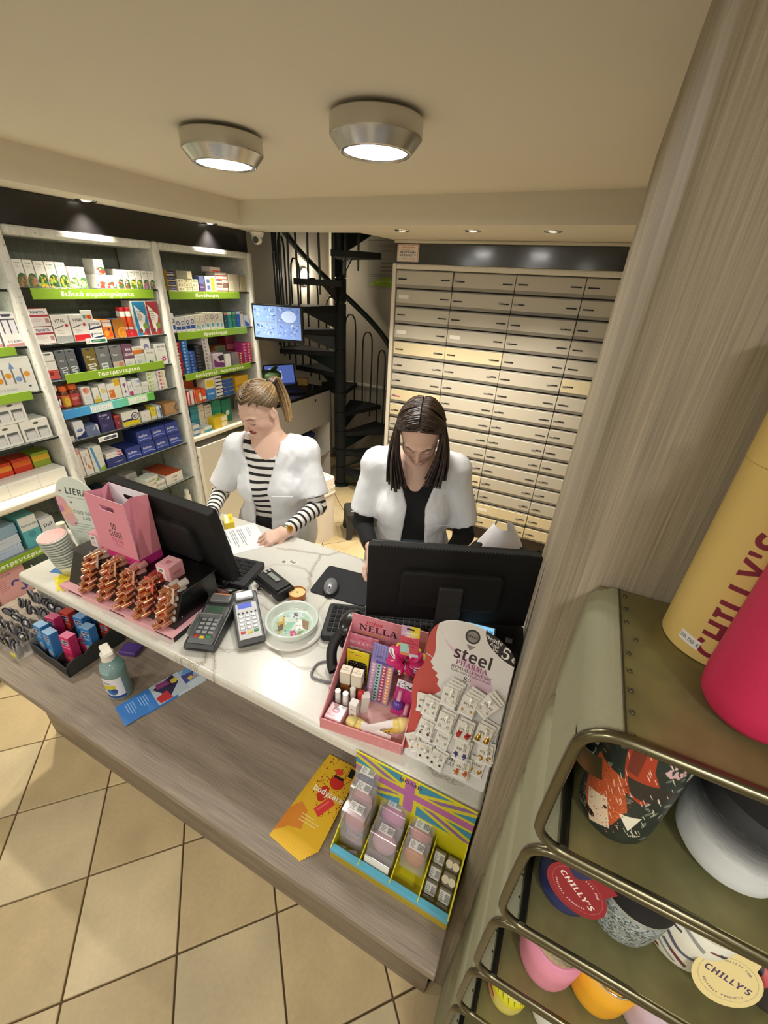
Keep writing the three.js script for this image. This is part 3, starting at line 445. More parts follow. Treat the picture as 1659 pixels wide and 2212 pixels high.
  const gut = (g, w, h) => { g.strokeStyle = '#e9e9ea'; g.lineWidth = w * .09; g.lineJoin = 'round'; g.beginPath(); g.moveTo(.2 * w, .62 * h); for (const [x, y] of [[.8, .6], [.82, .68], [.3, .7], [.3, .77], [.7, .77], [.72, .83], [.5, .84], [.5, .92]]) g.lineTo(x * w, y * h); g.stroke(); };
  const cap = [['#33353c', [[.28, .03], [.72, .03], [.62, .08], [.38, .08]]]];
  [-1.288, -1.339].forEach((z, i) => pack('probiotic_box', `dark grey box with white intestine drawing, ${i ? 'right' : 'left'} of two`, P, 1.475, z, .051, .142, { bg: '#6c6f75', p: cap, draw: gut, t: [['Pro', .5, .36, .09, '#c9c9cb']] }));
  pack('probiotic_box', 'olive gold box with white intestine drawing', P, 1.475, -1.424, .072, .141, { bg: '#7d6a33', side: '#2b3350', p: cap, draw: gut, t: [['Pro', .4, .32, .1, '#f2efe4'], ['Gold', .6, .42, .1, '#f2efe4']] });
  pack('probiotic_box', 'mid grey box with white maze square', P, 1.475, -1.497, .078, .141, { bg: '#77797b', p: [...cap, ['#e8e8e8', [[.2, .62], [.7, .62], [.7, .9], [.2, .9]]], ['#77797b', [[.28, .68], [.62, .68], [.62, .72], [.28, .72]]], ['#77797b', [[.28, .8], [.62, .8], [.62, .84], [.28, .84]]]], l: [['#d5d5d5', .25, .28, .5, 2]] });
  pack('probiotic_box', 'grey box with blush lower half', P, 1.475, -1.578, .072, .14, { bg: '#7f7d80', b: [['#d8c3b4', .62, 1]], p: cap, t: [['Tum', .35, .36, .1, '#f0f0f0']], d: [['#d68f7a', .7, .75, .2]] });
  pack('probiotic_box', 'purple and white box with white script', P, 1.475, -1.651, .068, .14, { bg: '#7a4f68', b: [['#e9e6e2', .58, 1]], t: [['MA', .55, .2, .16, '#f5eef2'], ['MUM', .55, .4, .16, '#f5eef2']], l: [['#b9b4b0', .15, .7, .6, 3]] });
  pack('medicine_box', 'white box with grey shield', P, 1.475, -1.720, .069, .078, { bg: '#dfe0de', d: [['#aab0b4', .4, .55, .16], ['#dfe0de', .4, .55, .1]], l: [['#b5b8ba', .1, .15, .8, 2]] });
  pack('medicine_box', 'orange and white box set on a shield box', P, 1.5535, -1.712, .07, .042, { bg: '#e8e4dc', b: [['#e07a28', .45, 1]], t: [['GLYCAN', .5, .25, .25, '#c8782c']] });
  pack('medicine_box', 'white box with dark bird print', P, 1.475, -1.792, .07, .098, { bg: '#e4e3df', d: [['#4a4a50', .6, .8, .12], ['#4a4a50', .4, .72, .08]], t: [['Oculus', .5, .2, .14, '#555']] });
  pack('medicine_box', 'white box with violet mound set on another', P, 1.5735, -1.782, .06, .082, { bg: '#e6e5e6', d: [['#8a80b4', .5, .82, .3], ['#e6e5e6', .5, 1, .2]], t: [['ECO', .5, .2, .14, '#777']] });
  pack('probiotic_box', 'tall white box with magenta flower', P, 1.475, -1.868, .08, .123, { bg: '#e9e8e4', t: [['Bio-Kult', .55, .14, .12, '#2a2a2a']], l: [['#b9b7b3', .25, .26, .5, 2]], draw: (g, w, h) => { for (let i = 0; i < 9; i++) { const a = i * .698; poly(g, '#b51f6b', [[.66 * w + .05 * w * Math.cos(a + 1.5), .75 * h + .05 * w * Math.sin(a + 1.5)], [.66 * w + .3 * w * Math.cos(a), .75 * h + .3 * w * Math.sin(a)], [.66 * w + .05 * w * Math.cos(a - 1.5), .75 * h + .05 * w * Math.sin(a - 1.5)]]); } disc(g, '#b51f6b', .66 * w, .75 * h, .16 * w); disc(g, '#f4e6ee', .66 * w, .75 * h, .07 * w); } });
  P = 'fourth shelf, middle bay';
  const jar = (look, z, r, h, capc, glass, lab) => { const t = thing('vitamin_jar', `${look}, fourth shelf, middle bay`, 'jar', [SX - r - .004, 1.3245, z]); part(t, 'body', lathe([[0, 0], [r * .94, 0], [r, .006], [r, h * .62], [r * .72, h * .74], [r * .7, h * .78], [0, h * .78]], 28), phys({ color: glass, roughness: .15, clearcoat: 1 })); part(t, 'cap', lathe([[0, h * .76], [r * .84, h * .76], [r * .86, h * .78], [r * .84, h * .98], [r * .78, h], [0, h]], 28), std(capc, .5)); const F = boxPage.add(90, 60, face(lab)); part(t, 'label', uvRect(new THREE.CylinderGeometry(r * 1.012, r * 1.012, h * .5, 28, 1, true, PI / 2 - 1.3, 2.6).translate(0, h * .33, 0), F), boxMat); };
  jar('dark jar with white cap', -1.238, .024, .126, 0xe6e2dc, 0x23161c, { bg: '#2a1c26', b: [['#a82a56', 0, .2], ['#a82a56', .8, 1]], d: [['#e5e0e2', .4, .5, .12], ['#e5e0e2', .65, .4, .1], ['#e5e0e2', .6, .65, .1]] });
  jar('amber jar with orange cap and smiling face label', -1.284, .023, .116, 0xe0662a, 0x7a3a1c, { bg: '#d98a3e', d: [['#e8c238', .5, .55, .25], ['#6a4a1c', .42, .48, .03], ['#6a4a1c', .58, .48, .03]] });
  jar('large amber jar with orange cap and red label', -1.333, .0285, .12, 0xe0662a, 0x6b2a1e, { bg: '#c04a48', t: [['KIDS', .4, .4, .3, '#e8b0a0']], d: [['#8e2f35', .7, .6, .2]] });
  const bx = (look, z, w, h, o, n = 1, name = 'medicine_box', y = 1.324) => pack(name, look, P, y, z, w, h, o, n);
  bx('white box with coral flower top', -1.363, .05, .095, { bg: '#ebe8e2', d: [['#e29a84', .5, .2, .35], ['#d9745e', .35, .15, .2]], l: [['#c9c5bf', .2, .5, .6, 5]] });
  bx('white box with yellow base', -1.419, .039, .083, { bg: '#eeece2', b: [['#e2c22c', .75, 1]], d: [['#e6d25a', .55, .62, .2]] });
  bx('white box with yellow disc', -1.459, .043, .097, { bg: '#edebe4', d: [['#e4c640', .5, .4, .3], ['#edebe4', .5, .4, .18], ['#e4c640', .5, .4, .12]] });
  bx('white box with orange square', -1.504, .05, .089, { bg: '#eeece6', p: [['#e37b2a', [[.15, .38], [.85, .38], [.85, .9], [.15, .9]]]], d: [['#f3ba7a', .4, .55, .12]] });
  bx('small yellow box perched behind white boxes', -1.548, .04, .112, { bg: '#efe9d2', b: [['#e6b92c', 0, .35]] });
  bx('white box with purple hourglass print', -1.592, .04, .111, { bg: '#eeece8', p: [['#7a4a8c', [[.25, .3], [.75, .3], [.3, .8], [.7, .8]]], ['#b85aa0', [[.2, .34], [.8, .34], [.8, .4], [.2, .4]]]] });
  bx('slim white box with pink foot', -1.634, .028, .082, { bg: '#ebe8e6', b: [['#c23a7a', .7, 1]], t: [['ZELTA', .5, .35, .1, '#7a4a7c', PI / 2]] });
  bx('white box with blue print, on a flat box', -1.663, .055, .045, { bg: '#e3e4e6', p: [['#9fb2d6', [[.3, .2], [1, .2], [1, .7]]]] }, 1, 'medicine_box', 1.371); bx('flat white box under a blue-print box', -1.656, .066, .046, { bg: '#e6e4de', l: [['#c2beb6', .1, .3, .7, 2]] });
  bx('flat white cream box', -1.723, .045, .021, { bg: '#e9e6de', l: [['#c9b9b0', .2, .35, .5, 1]] }, 3);
  bx('pale green and white medicine box', -1.770, .07, .0235, { bg: '#e3e6dd', d: [['#a8cc4a', .2, .6, .12], ['#c4dc7a', .45, .5, .1]], l: [['#a9b0a8', .5, .3, .4, 1]] }, 5);
  bx('pink and white medicine box', -1.843, .062, .0232, { bg: '#e8e2df', d: [['#c9507e', .3, .5, .13], ['#d8cc4a', .6, .6, .12]], l: [['#a9a6a8', .6, .3, .3, 1]] }, 5);
  P = 'fifth shelf, middle bay';
  const b5 = (look, z, w, h, o) => pack('medicine_box', look, P, 1.15, z, w, h, o);
  b5('small black and white box', -1.230, .027, .059, { bg: '#3a3036', b: [['#dcd8d4', .5, 1]] });
  b5('white box with blue folded flower', -1.266, .056, .099, { bg: '#e6e6ea', d: [['#4a5fa8', .5, .52, .3, .16], ['#93a3d4', .5, .5, .18, .08]], p: [['#232c6a', [[0, .85], [.5, .8], [1, .6], [1, 1], [0, 1]]]] });
  b5('grey blue box with crescent moon', -1.325, .074, .061, { bg: '#6d7a9c', p: [['#dfe2ea', [[.8, 0], [1, 0], [1, 1], [.9, .6]]]], d: [['#c9d2ea', .6, .3, .13], ['#6d7a9c', .55, .26, .12]] });
  b5('navy ALTION box with crescent moon', -1.409, .083, .114, { bg: '#3a3768', px: 1200, t: [['ALTION', .38, .14, .12, '#e9e8f2']], l: [['#7a78a8', .12, .6, .5, 3], ['#c9c8da', .12, .26, .3, 1]], d: [['#e6e6f0', .68, .28, .1], ['#3a3768', .63, .25, .09]] });
  b5('maroon box with small moon', -1.498, .037, .081, { bg: '#8a2f3c', b: [['#c8562e', 0, .14]], d: [['#f0d8c8', .55, .55, .16], ['#8a2f3c', .48, .52, .14]] });
  b5('wide white and yellow box with navy ring', -1.546, .115, .085, { bg: '#ece9de', b: [['#e8d226', .68, 1]], p: [['#2b2f52', [[0, .56], [.6, .5], [.62, .66], [0, .68]]]], d: [['#2b2f52', .76, .42, .22], ['#eceae2', .76, .42, .17], ['#2b2f52', .76, .42, .1], ['#eceae2', .76, .42, .05]] });
  b5('plain white box below a black pouch', -1.672, .066, .064, { bg: '#e6e3df', t: [['zym', .4, .4, .14, '#c9a6a0']] });
  one('pouch', 'black pouch lying on a plain white box, fifth shelf, middle bay', 'pouch', rbox(.08, .035, .075, .015, 4), M.rubber, [SX - .05, 1.15 + .064 + .019, -1.69]);
  b5('yellow box with white foot', -1.742, .040, .078, { bg: '#e2d03a', b: [['#dcdac8', .75, 1]], l: [['#8a8436', .2, .2, .6, 3]] });
  b5('white box with light blue stripe', -1.787, .037, .076, { bg: '#dfe3ea', p: [['#5f9fd6', [[.55, 0], [.85, 0], [.85, 1], [.55, 1]]], ['#33364a', [[.75, .2], [.95, .2], [.95, .9], [.75, .9]]]], t: [['NUTRI', .28, .5, .14, '#4a4f6a', -PI / 2]] });
  b5('kraft brown box with grey arrow', -1.847, .10, .077, { bg: '#b48a5c', p: [['#5f5a5e', [[1, 0], [.72, .5], [1, 1], [1, .75], [.85, .5], [1, .25]]]], d: [['#c9a67a', .35, .45, .2], ['#b48a5c', .35, .45, .17]] });
  P = 'sixth shelf, middle bay';
  const b6 = (name, look, z, w, h, o, n, y = .935) => pack(name, look, P, y, z, w, h, o, n);
  b6('medicine_box', 'tall white and rose box by the upright', -1.224, .03, .17, { bg: '#e6dcd6', b: [['#d9a49c', 0, .2]], side: '#e6dcd6' });
  b6('medicine_box', 'slim white box with orange flower', -1.256, .046, .148, { bg: '#e9e3dc', t: [['VITAFLOR', .3, .4, .08, '#6a4a3a', PI / 2]], d: [['#d98e3a', .6, .7, .2], ['#c9762a', .5, .62, .1], ['#c9762a', .72, .76, .1]], l: [['#b98a7a', .5, .1, .3, 3]] });
  b6('medicine_box', 'white box with blue stripe and green droplet', -1.305, .07, .154, { bg: '#dfe0d6', p: [['#4a90cc', [[.1, 0], [.3, 0], [.55, 1], [.35, 1]]], ['#8fae3c', [[.4, .93], [1, .8], [1, 1], [.4, 1]]]], d: [['#b8c49a', .78, .42, .17, .24], ['#dfe0d6', .78, .42, .14, .2]] });
  b6('tray_display', 'navy counter tray filled with white medicine boxes', -1.385, .122, .05, { bg: '#2c3a7c', dep: .16, t: [['normaflore', .6, .55, .2, '#d9def0']], cat: 'tray' });
  pack('medicine_box', 'white and pink box in the navy tray', P, .9862, -1.392, .105, .017, { bg: '#ece6e2', top: '#e6dcd9', dep: .14, p: [['#c9507e', [[.6, 0], [1, 0], [.9, 1]]]] }, 2, SX - .006);
  const daf = { bg: '#2b3f92', side: '#26336e', top: '#27356f', dep: .14, px: 1000, b: [['#3d55b0', .5, .8]], t: [['Daflon', .42, .42, .24, '#e8ecf8']], p: [['#c9d2ea', [[.1, .72], [.6, .66], [1, .8], [1, .84], [.6, .7], [.1, .76]]]] };
  [-1.512, -1.617, -1.722, -1.827].forEach((z, i) => b6('blood_flow_box', `blue Daflon box, ${ORD[i]} from left in the bottom row`, z, .103, .083, daf));
  [-1.609, -1.714, -1.819].forEach((z, i) => b6('blood_flow_box', `blue Daflon box, ${ORD[i]} from left in the upper row`, z, .103, .08, daf, 1, 1.0185));
  P = 'seventh shelf, middle bay';
  const b7 = (look, z, w, h, o, n = 1, y = .67, x = SX) => pack('medicine_box', look, P, y, z, w, h, o, n, x);
  [['navy cube', '#2b3550', -1.30, .06], ['dark teal cube', '#2f4a58', -1.365, .055]].forEach(([k, c, z, w]) => b7(`${k} box with faint crest`, z, w, .10, { bg: c, d: [['#4f6a86', .5, .5, .25]], dep: .12 }, 1, .67, SX - .12));
  b7('long pink and white box at the back', -1.43, .12, .085, { bg: '#d9c4bc', b: [['#cfa79c', 0, .4]] , l: [['#b0908a', .2, .6, .6, 2]] }, 1, .67, SX - .14);
  b7('upright white box with grey print at the back', -1.555, .08, .12, { bg: '#dddad4', l: [['#9a958f', .2, .2, .6, 4]] }, 1, .67, SX - .14);
  b7('white carton with orange edge and dark band', -1.74, .14, .075, { bg: '#e6e2da', top: '#b2502c', side: '#e2ded6', b: [['#e2ded6', .1, 1]], t: [['15:008', .5, .4, .2, '#4a4a4c'], ['5:00', .5, .75, .2, '#4a4a4c']], dep: .24 });
  [['flat white box with rounded lettering', -1.40, .12, .05, 'PUREN'], ['flat white box with grey wording', -1.575, .09, .05, 'Bio C'], ['white box with serif lettering', -1.665, .07, .06, 'Biozym']].forEach(([k, z, w, h, s]) => b7(k, z, w, h, { bg: '#dfdcd5', t: [[s, .5, .45, .36, '#6a6866']] }));
  b7('white box with green swoosh in front', -1.58, .11, .055, { bg: '#e0e2d8', t: [['Livercare', .42, .35, .3, '#4a5a4a']], p: [['#8fb23c', [[.4, 1], [.7, .8], [1, .3], [1, 1]]]], ry: .25 }, 1, .72);
  P = 'bottom shelf, middle bay';
  const b8 = (look, z, w, h, o) => pack('medicine_box', look, P, .40, z, w, h, o);
  b8('yellow and red box', -1.24, .1, .12, { bg: '#d8b83a', b: [['#a8282c', .6, 1]] }); b8('red carton beside a navy one', -1.35, .09, .14, { bg: '#a8262c' }); b8('navy carton beside a red one', -1.45, .1, .13, { bg: '#2a3560' }); b8('white carton with green leaf', -1.7, .07, .13, { bg: '#e3e6dd', p: [['#5fa040', [[.2, .6], [.8, .4], [.6, .9]]]] }); b8('green box beside white bottle', -1.80, .06, .1, { bg: '#4fa83a', t: [['12', .5, .5, .3, '#e9f2e0']] });
  const wb = thing('medicine_bottle', 'small white bottle with ribbed cap at the right end, bottom shelf, middle bay', 'bottle', [SX - .03, .4005, -1.905]); part(wb, 'body', lathe([[0, 0], [.024, 0], [.026, .004], [.026, .11], [.014, .13], [.014, .14], [0, .14]], 24), M.white); part(wb, 'cap', cyl(.017, .017, .03, 24).translate(0, .132, 0), M.white);
  // ---- narrow right bay
  P = 'top shelf, right bay';
  const r1 = (look, z, w, h, o, n = 1, y = 1.893) => pack('medicine_box', look, P, y, z, w, h, o, n);
  r1('navy and white lozenge box', -2.055, .06, .0285, { bg: '#2a2b4e', side: '#c9a63a', b: [['#ddd6d0', .8, 1]], t: [['Strepsils', .5, .42, .4, '#c9c4d8']] }, 4);
  [-2.122, -2.18, -2.238].forEach((z, i) => r1(`small cream box with olive squares in ${['left', 'middle', 'right'][i]} column`, z, .057, .0232, { bg: '#e6dfc0', p: [['#9a9866', [[.2, .25], [.45, .25], [.45, .75], [.2, .75]]], ['#9a9866', [[.6, .3], [.8, .3], [.8, .7], [.6, .7]]]] }, 3));
  r1('long grey and cream box over cream boxes', -2.13, .12, .045, { bg: '#8f8d78', b: [], p: [['#e0d9b6', [[.68, 0], [1, 0], [1, 1], [.68, 1]]]] }, 1, 1.9632);
  r1('purple box with white label', -2.300, .043, .043, { bg: '#5a3f7c', t: [['Tantum', .5, .4, .25, '#e2dcec']] }); r1('blue grey box over a purple one', -2.300, .043, .045, { bg: '#6b78b0' }, 1, 1.9365);
  r1('white box with blue and yellow panels', -2.352, .095, .093, { bg: '#e9e6d8', p: [['#c2bc3a', [[.55, .1], [.9, .1], [.85, .95], [.5, .95]]], ['#5a6aa8', [[.12, .2], [.42, .2], [.42, .45], [.12, .45]]], ['#5a6aa8', [[.12, .62], [.42, .62], [.42, .9], [.12, .9]]]] });
  [-2.452, -2.508].forEach((z, i) => r1(`red and white throat box in ${i ? 'right' : 'left'} column`, z, .055, .0235, { bg: '#e6ddd2', b: [['#bf3434', .7, 1]], l: [['#a88a80', .2, .25, .5, 1]] }, 5));
  r1('red-edged white box balanced on the pile', -2.42, .085, .03, { bg: '#e2d8cc', b: [['#c23c34', .72, 1]] }, 1, 2.0115);
  r1('beige box behind small boxes', -2.572, .105, .112, { bg: '#b8ae98', p: [['#cfc6ae', [[0, .4], [.4, .4], [.4, 1], [0, 1]]]] }); r1('khaki box at the right end', -2.686, .06, .1, { bg: '#b0a585', l: [['#8f8668', .2, .15, .6, 9]] });
  P = 'second shelf, right bay';
  const ring = (c, x = .5) => [[c, x, .38, .36], ['#eceaf0', x, .38, .22]];
  [[-2.018, .034, .112], [-2.056, .037, .085], [-2.094, .037, .085], [-2.133, .038, .09], [-2.172, .04, .094]].forEach(([z, w, h], i) => pack('cold_remedy_box', `white box with navy ring, ${ORD[i]} from left`, P, 1.655, z, w, h, { bg: '#e6e4e0', d: ring('#2b3a86'), b: [['#2f52a8', .62, .85]] }));
  [[-2.216, .04, .097], [-2.258, .042, .098], [-2.302, .042, .108], [-2.346, .044, .108], [-2.392, .042, .106], [-2.435, .04, .104]].forEach(([z, w, h], i) => pack('cold_remedy_box', `cream box with light blue drops, ${ORD[i]} from left`, P, 1.655, z, w, h, { bg: '#e9e2cf', d: i > 1 && i < 5 ? [['#2b2f6a', .5, .25, .34], ['#e9e2cf', .5, .25, .25], ['#5aa8d0', .5, .75, .3]] : [['#4fa0cc', .5, .8, .3], ['#cfe2ea', .5, .8, .14]], l: [['#a9a295', .15, .42, .6, 2]] }));
  [['dark teal', '#1f4a4c', .034], ['sea green', '#2a8f86', .04], ['green', '#1f7a5a', .042], ['cobalt blue', '#2458b4', .036], ['white and brown', '#d6cfc0', .036]].reduce((z, [k, c, w], i) => { pack('cold_remedy_box', `${k} nasal spray box`, P, 1.655, z, w, .105, { bg: c, b: [[['#e07a4a', '#dcd8cc', '#7fb23c', '#c9d8ea', '#8a6a4a'][i], 0, .15]], l: [['#d0d8d4', .2, .5, .5, 2]] }); return z - w - .003; }, -2.482);
  pack('cold_remedy_box', 'low white and blue box at the right end', P, 1.655, -2.690, .05, .078, { bg: '#d9dce6', p: [['#2f56a8', [[0, 1], [0, .4], [1, .8], [1, 1]]]] });
  P = 'third shelf, right bay';
  const r3 = (look, z, w, h, o, n = 1, y = 1.388, x = SX) => pack('painkiller_box', look, P, y, z, w, h, o, n, x);
  const strip = (c, c2 = '#e4dcd8') => ({ bg: c, p: [[c2, [[.15, .2], [.5, .2], [.5, .75], [.15, .75]]]] });
  r3('dark red tablet box', -2.018, .044, .0208, strip('#9c2430'), 10); r3('bright blue tablet box', -2.072, .046, .0212, strip('#3f78c2', '#a9c9ee'), 10); r3('deep blue tablet box', -2.120, .05, .0202, strip('#2a4f9c', '#6f9ad8'), 7); r3('black tablet box', -2.173, .074, .0192, strip('#1f1f24', '#4a4a52'), 9); r3('pale grey tablet box', -2.249, .058, .0238, strip('#cfcac6', '#8f8a8a'), 9);
  r3('white display with purple swoosh', -2.325, .105, .102, { bg: '#d9c6d4', p: [['#7a3a78', [[0, .3], [.4, .6], [1, .7], [1, 1], [0, .9]]], ['#3a2c40', [[.4, .2], [1, .1], [1, .5], [.6, .55]]]] }); r3('white leaflet box standing forward', -2.433, .05, .09, { bg: '#e9e6e2', dep: .02 }, 1, 1.388, SX + .014);
  r3('grey box beside red piles', -2.512, .076, .089, { bg: '#8f8486' }); r3('orange-backed box behind the grey box', -2.47, .11, .13, { bg: '#b8763c', b: [['#6f7a5c', 0, .4]] }, 1, 1.388, SX - .12);
  r3('crimson tablet box', -2.592, .047, .0172, strip('#b0283a'), 5); r3('magenta tablet box', -2.643, .045, .0212, strip('#b83a80', '#e4b8d0'), 7); r3('rose red tablet box at the right end', -2.691, .045, .0212, strip('#c2445e', '#e8c4cc'), 7); r3('dark red carton at the rear', -2.6, .09, .19, { bg: '#8f2c3a', b: [['#b86a78', .3, .5]] }, 1, 1.388, SX - .13);
  P = 'fourth shelf, right bay';
  const r4 = (look, z, w, h, o, n = 1, y = 1.18, x = SX) => pack('painkiller_box', look, P, y, z, w, h, o, n, x);
  r4('red and white effervescent box', -2.026, .042, .09, { bg: '#c8262c', p: [['#ece6e0', [[.5, 0], [.9, 0], [.7, 1], [.4, 1]]]] }); r4('white and red slim box', -2.071, .042, .095, { bg: '#e8e2da', p: [['#c8262c', [[.55, 0], [.9, 0], [.9, 1], [.55, 1]]]] }); r4('orange box with white panel', -2.117, .05, .09, { bg: '#e0662a', p: [['#ece6da', [[.6, .3], [1, .3], [1, .9], [.6, .9]]]] }); r4('orange red box by a blue one', -2.17, .042, .088, { bg: '#d9502a', b: [['#eadfce', .6, .85]] });
  r4('tall orange carton at the rear', -2.06, .14, .15, { bg: '#cf5a2c', b: [['#b8352c', .5, 1]] }, 1, 1.18, SX - .1);
  r4('sky blue box under a yellow one', -2.217, .085, .075, { bg: '#3f86cc', t: [['Panadol', .5, .45, .2, '#eaf2fa']] }); r4('yellow and white box on the sky blue one', -2.217, .085, .075, { bg: '#e8e2c8', p: [['#e0c62c', [[.1, .2], [.9, .2], [.9, .8], [.1, .8]]]] }, 1, 1.2555);
  r4('white and black tablet box', -2.311, .068, .0258, { bg: '#e6e2da', b: [['#26222a', .6, .9]] }, 6); r4('long blue and yellow box', -2.384, .11, .03, { bg: '#2b56a0', top: '#e2b92c', l: [['#8fb0dc', .1, .4, .8, 1]], dep: .18 }, 4);
  r4('golden carton behind the blue pile', -2.52, .14, .12, { bg: '#d8a82c', b: [['#b8862a', .5, .7]] });
  P = 'white ledge, right bay';
  const r5 = (look, z, w, h, o, n = 1, y = .952, x = SX - .06) => pack('medicine_box', look, P, y, z, w, h, o, n, x);
  r5('navy ointment box', -2.01, .08, .043, { bg: '#2c3a7a', l: [['#8f9ccc', .15, .4, .6, 1]] }, 5); r5('teal ointment box', -2.093, .07, .0435, { bg: '#3a93a0', l: [['#b9dde0', .15, .4, .6, 1]] }, 5); r5('cream ointment box', -2.167, .054, .0415, { bg: '#e3dac4', d: [['#c9bb9a', .5, .5, .12]] }, 5); r5('white ointment box', -2.226, .068, .0442, { bg: '#e0d8cc', t: [['Fucidin', .5, .45, .3, '#8a4a4a']] }, 4); r5('green ointment box', -2.300, .09, .0518, { bg: '#2c9074', l: [['#a8d8c4', .2, .4, .5, 1]] }, 4); r5('large dark green carton', -2.395, .1, .18, { bg: '#237a60', d: [['#e0e8dc', .55, .6, .2]] });
  r5('long yellow and white box', -2.235, .14, .043, { bg: '#e2c42c', top: '#e8cf3c', p: [['#efe9d6', [[.55, .1], [.95, .1], [.95, .9], [.55, .9]]]] }, 2, .952, SX + .01);
  r5('small white box with blue end', -2.03, .06, .04, { bg: '#dfe2e2', b: [['#5f88b0', .6, 1]] }, 2, .952, SX + .012); r5('teal and white flat box', -2.13, .075, .042, { bg: '#dfe6e2', b: [['#4aa0a8', .5, 1]] }, 1, .952, SX + .012); r5('tiny cream box at the ledge front', -2.095, .03, .035, { bg: '#e6dfcc' }, 1, .952, SX + .012);
  // ---- left bay
  P = 'second shelf, left bay';
  [-1.0, -1.094].forEach((z, i) => pack('gift_set_box', `white set box with two bottles in a window, ${i ? 'right' : 'left'} one`, P, 1.653, z, .088, .147, { bg: '#e9e7e6', px: 1200, p: [['#3a3c58', [[.2, .05], [.75, .05], [.65, .12], [.3, .12]]], ['#454a5c', [[.14, .18], [.84, .18], [.84, .62], [.14, .62]]], ['#e3e2ea', [[.2, .22], [.46, .22], [.46, .62], [.2, .62]]], ['#dfe0e8', [[.52, .22], [.8, .22], [.8, .62], [.52, .62]]], ['#c98a88', [[0, .94], [1, .9], [1, 1], [0, 1]]]], t: [['1+1 ΔΩΡΟ', .5, .85, .09, '#4a4c62']] }));
  P = 'third shelf, left bay';
  pack('gift_set_box', 'wide white display box with tubes and orange discs', P, 1.442, -.955, .215, .165, { bg: '#e9e7e2', px: 1100, draw: (g, w, h) => { fill(g, '#7d7a78', .02 * w, .3 * h, .92 * w, .42 * h); for (let i = 0; i < 5; i++) { const x = (.05 + i * .185) * w; fill(g, '#e6e3de', x, .28 * h, .15 * w, .44 * h); disc(g, i === 3 ? '#7f9fd0' : '#e29a2c', x + .075 * w, (i % 2 ? .6 : .48) * h, .06 * w); } poly(g, '#6f8fc8', [[.6 * w, .12 * h], [.66 * w, .3 * h], [.55 * w, .3 * h]]); txt(g, '2=1 Δώρο', w * .4, h * .86, h * .1, '#b5b2ae'); disc(g, '#4a4c58', .85 * w, .83 * h, .03 * w, .02 * w); } });
  P = 'fourth shelf, left bay';
  const win = { bg: '#e6e4dc', px: 1100, dep: .12, draw: (g, w, h) => { for (const x of [.08, .54]) { fill(g, '#5f6062', x * w, .38 * h, .38 * w, .5 * h); fill(g, '#d8d8d6', (x + .03) * w, .5 * h, .34 * w, .38 * h); fill(g, '#b9babc', (x + .03) * w, .5 * h, .34 * w, .06 * h); } disc(g, '#55584e', .55 * w, .16 * h, .1 * w, .045 * w); } };
  [-.76, -.893, -1.028].forEach((z, i) => pack('cream_gift_box', `white gift box with jar windows, ${['left', 'middle', 'right'][i]} of the bottom row`, P, 1.203, z, .13, .105, win)); pack('cream_gift_box', 'white gift box with jar windows, set on the bottom row', P, 1.3085, -.947, .13, .105, win);
  P = 'white ledge, left bay';
  pack('counter_tray', 'long white cardboard tray with torn labels', P, .953, -.60, .56, .075, { bg: '#e6e3da', px: 700, dep: .1, l: [['#c9c6bc', .05, .2, .2, 3], ['#c9c6bc', .55, .2, .2, 2]], p: [['#c5c1b6', [[.25, 0], [.255, 0], [.255, 1], [.25, 1]]], ['#c5c1b6', [[.5, 0], [.505, 0], [.505, 1], [.5, 1]]], ['#c5c1b6', [[.75, 0], [.755, 0], [.755, 1], [.75, 1]]]], cat: 'tray' });
  [['orange', '#e2641f'], ['tangerine', '#e8781f'], ['red orange', '#d9421f'], ['scarlet', '#c8361f'], ['yellow and green', '#8fa02c']].forEach(([k, c], i) => pack('sunscreen_box', `glossy ${k} carton behind the white tray`, P, .953, -.70 - i * .092, .088, .13 + .006 * i, { bg: c, b: [[['#e8b02c', '#e04a20', '#e8902c', '#e2641f', '#e2b22c'][i], .1, .3]], dep: .1 }, 1, SX - .105));
  P = 'low shelf, left bay';
  pack('laxative_box', 'large turquoise and white box, the biggest one', P, .655, -.858, .085, .183, { bg: '#e3e6e4', side: '#5fb0b8', b: [['#5fb4bc', .45, 1]], d: [['#4a9aa4', .5, .6, .22]], t: [['Dulcosoft', .5, .28, .09, '#5a6a78']], dep: .16 }); pack('laxative_box', 'white box marked Dul with turquoise base', P, .655, -.948, .07, .13, { bg: '#e4e6e6', b: [['#58b0ba', .6, 1]], t: [['Dul', .5, .3, .22, '#3a4a6a']], dep: .12 });
  [['pale blue sachet box under others', .655, .05], ['light blue and white box on the pale one', .7055, .055], ['steel blue box topping the pile', .761, .06]].forEach(([k, y, h], i) => pack('laxative_box', k, P, y, -.70, .14, h - .0005, { bg: ['#b9cbe0', '#c9d6e2', '#8fb0c8'][i], l: [['#7f98b8', .1, .3, .5, 2]], dep: .14, ry: .1 * i }));
  P = 'lowest shelf, left bay';
  pack('cream_gift_box', 'pink carton with blue curled initials', P, .40, -.655, .15, .205, { bg: '#dba3a4', px: 900, l: [['#b87f84', .12, .3, .3, 6]], t: [['EFFACLAR', .35, .17, .07, '#7a5560']], draw: (g, w, h) => { g.strokeStyle = '#4a4f92'; g.lineWidth = w * .08; g.beginPath(); g.arc(.6 * w, .5 * h, .1 * w, 2.6, 6); g.stroke(); g.beginPath(); g.moveTo(.86 * w, .3 * h); g.quadraticCurveTo(.78 * w, .6 * h, .86 * w, .72 * h); g.quadraticCurveTo(.8 * w, .82 * h, .68 * w, .72 * h); g.stroke(); } }); pack('cream_gift_box', 'white carton beside the pink one', P, .40, -.53, .11, .15, { bg: '#e3e2e2', l: [['#a9aaae', .15, .4, .6, 3]] });
}
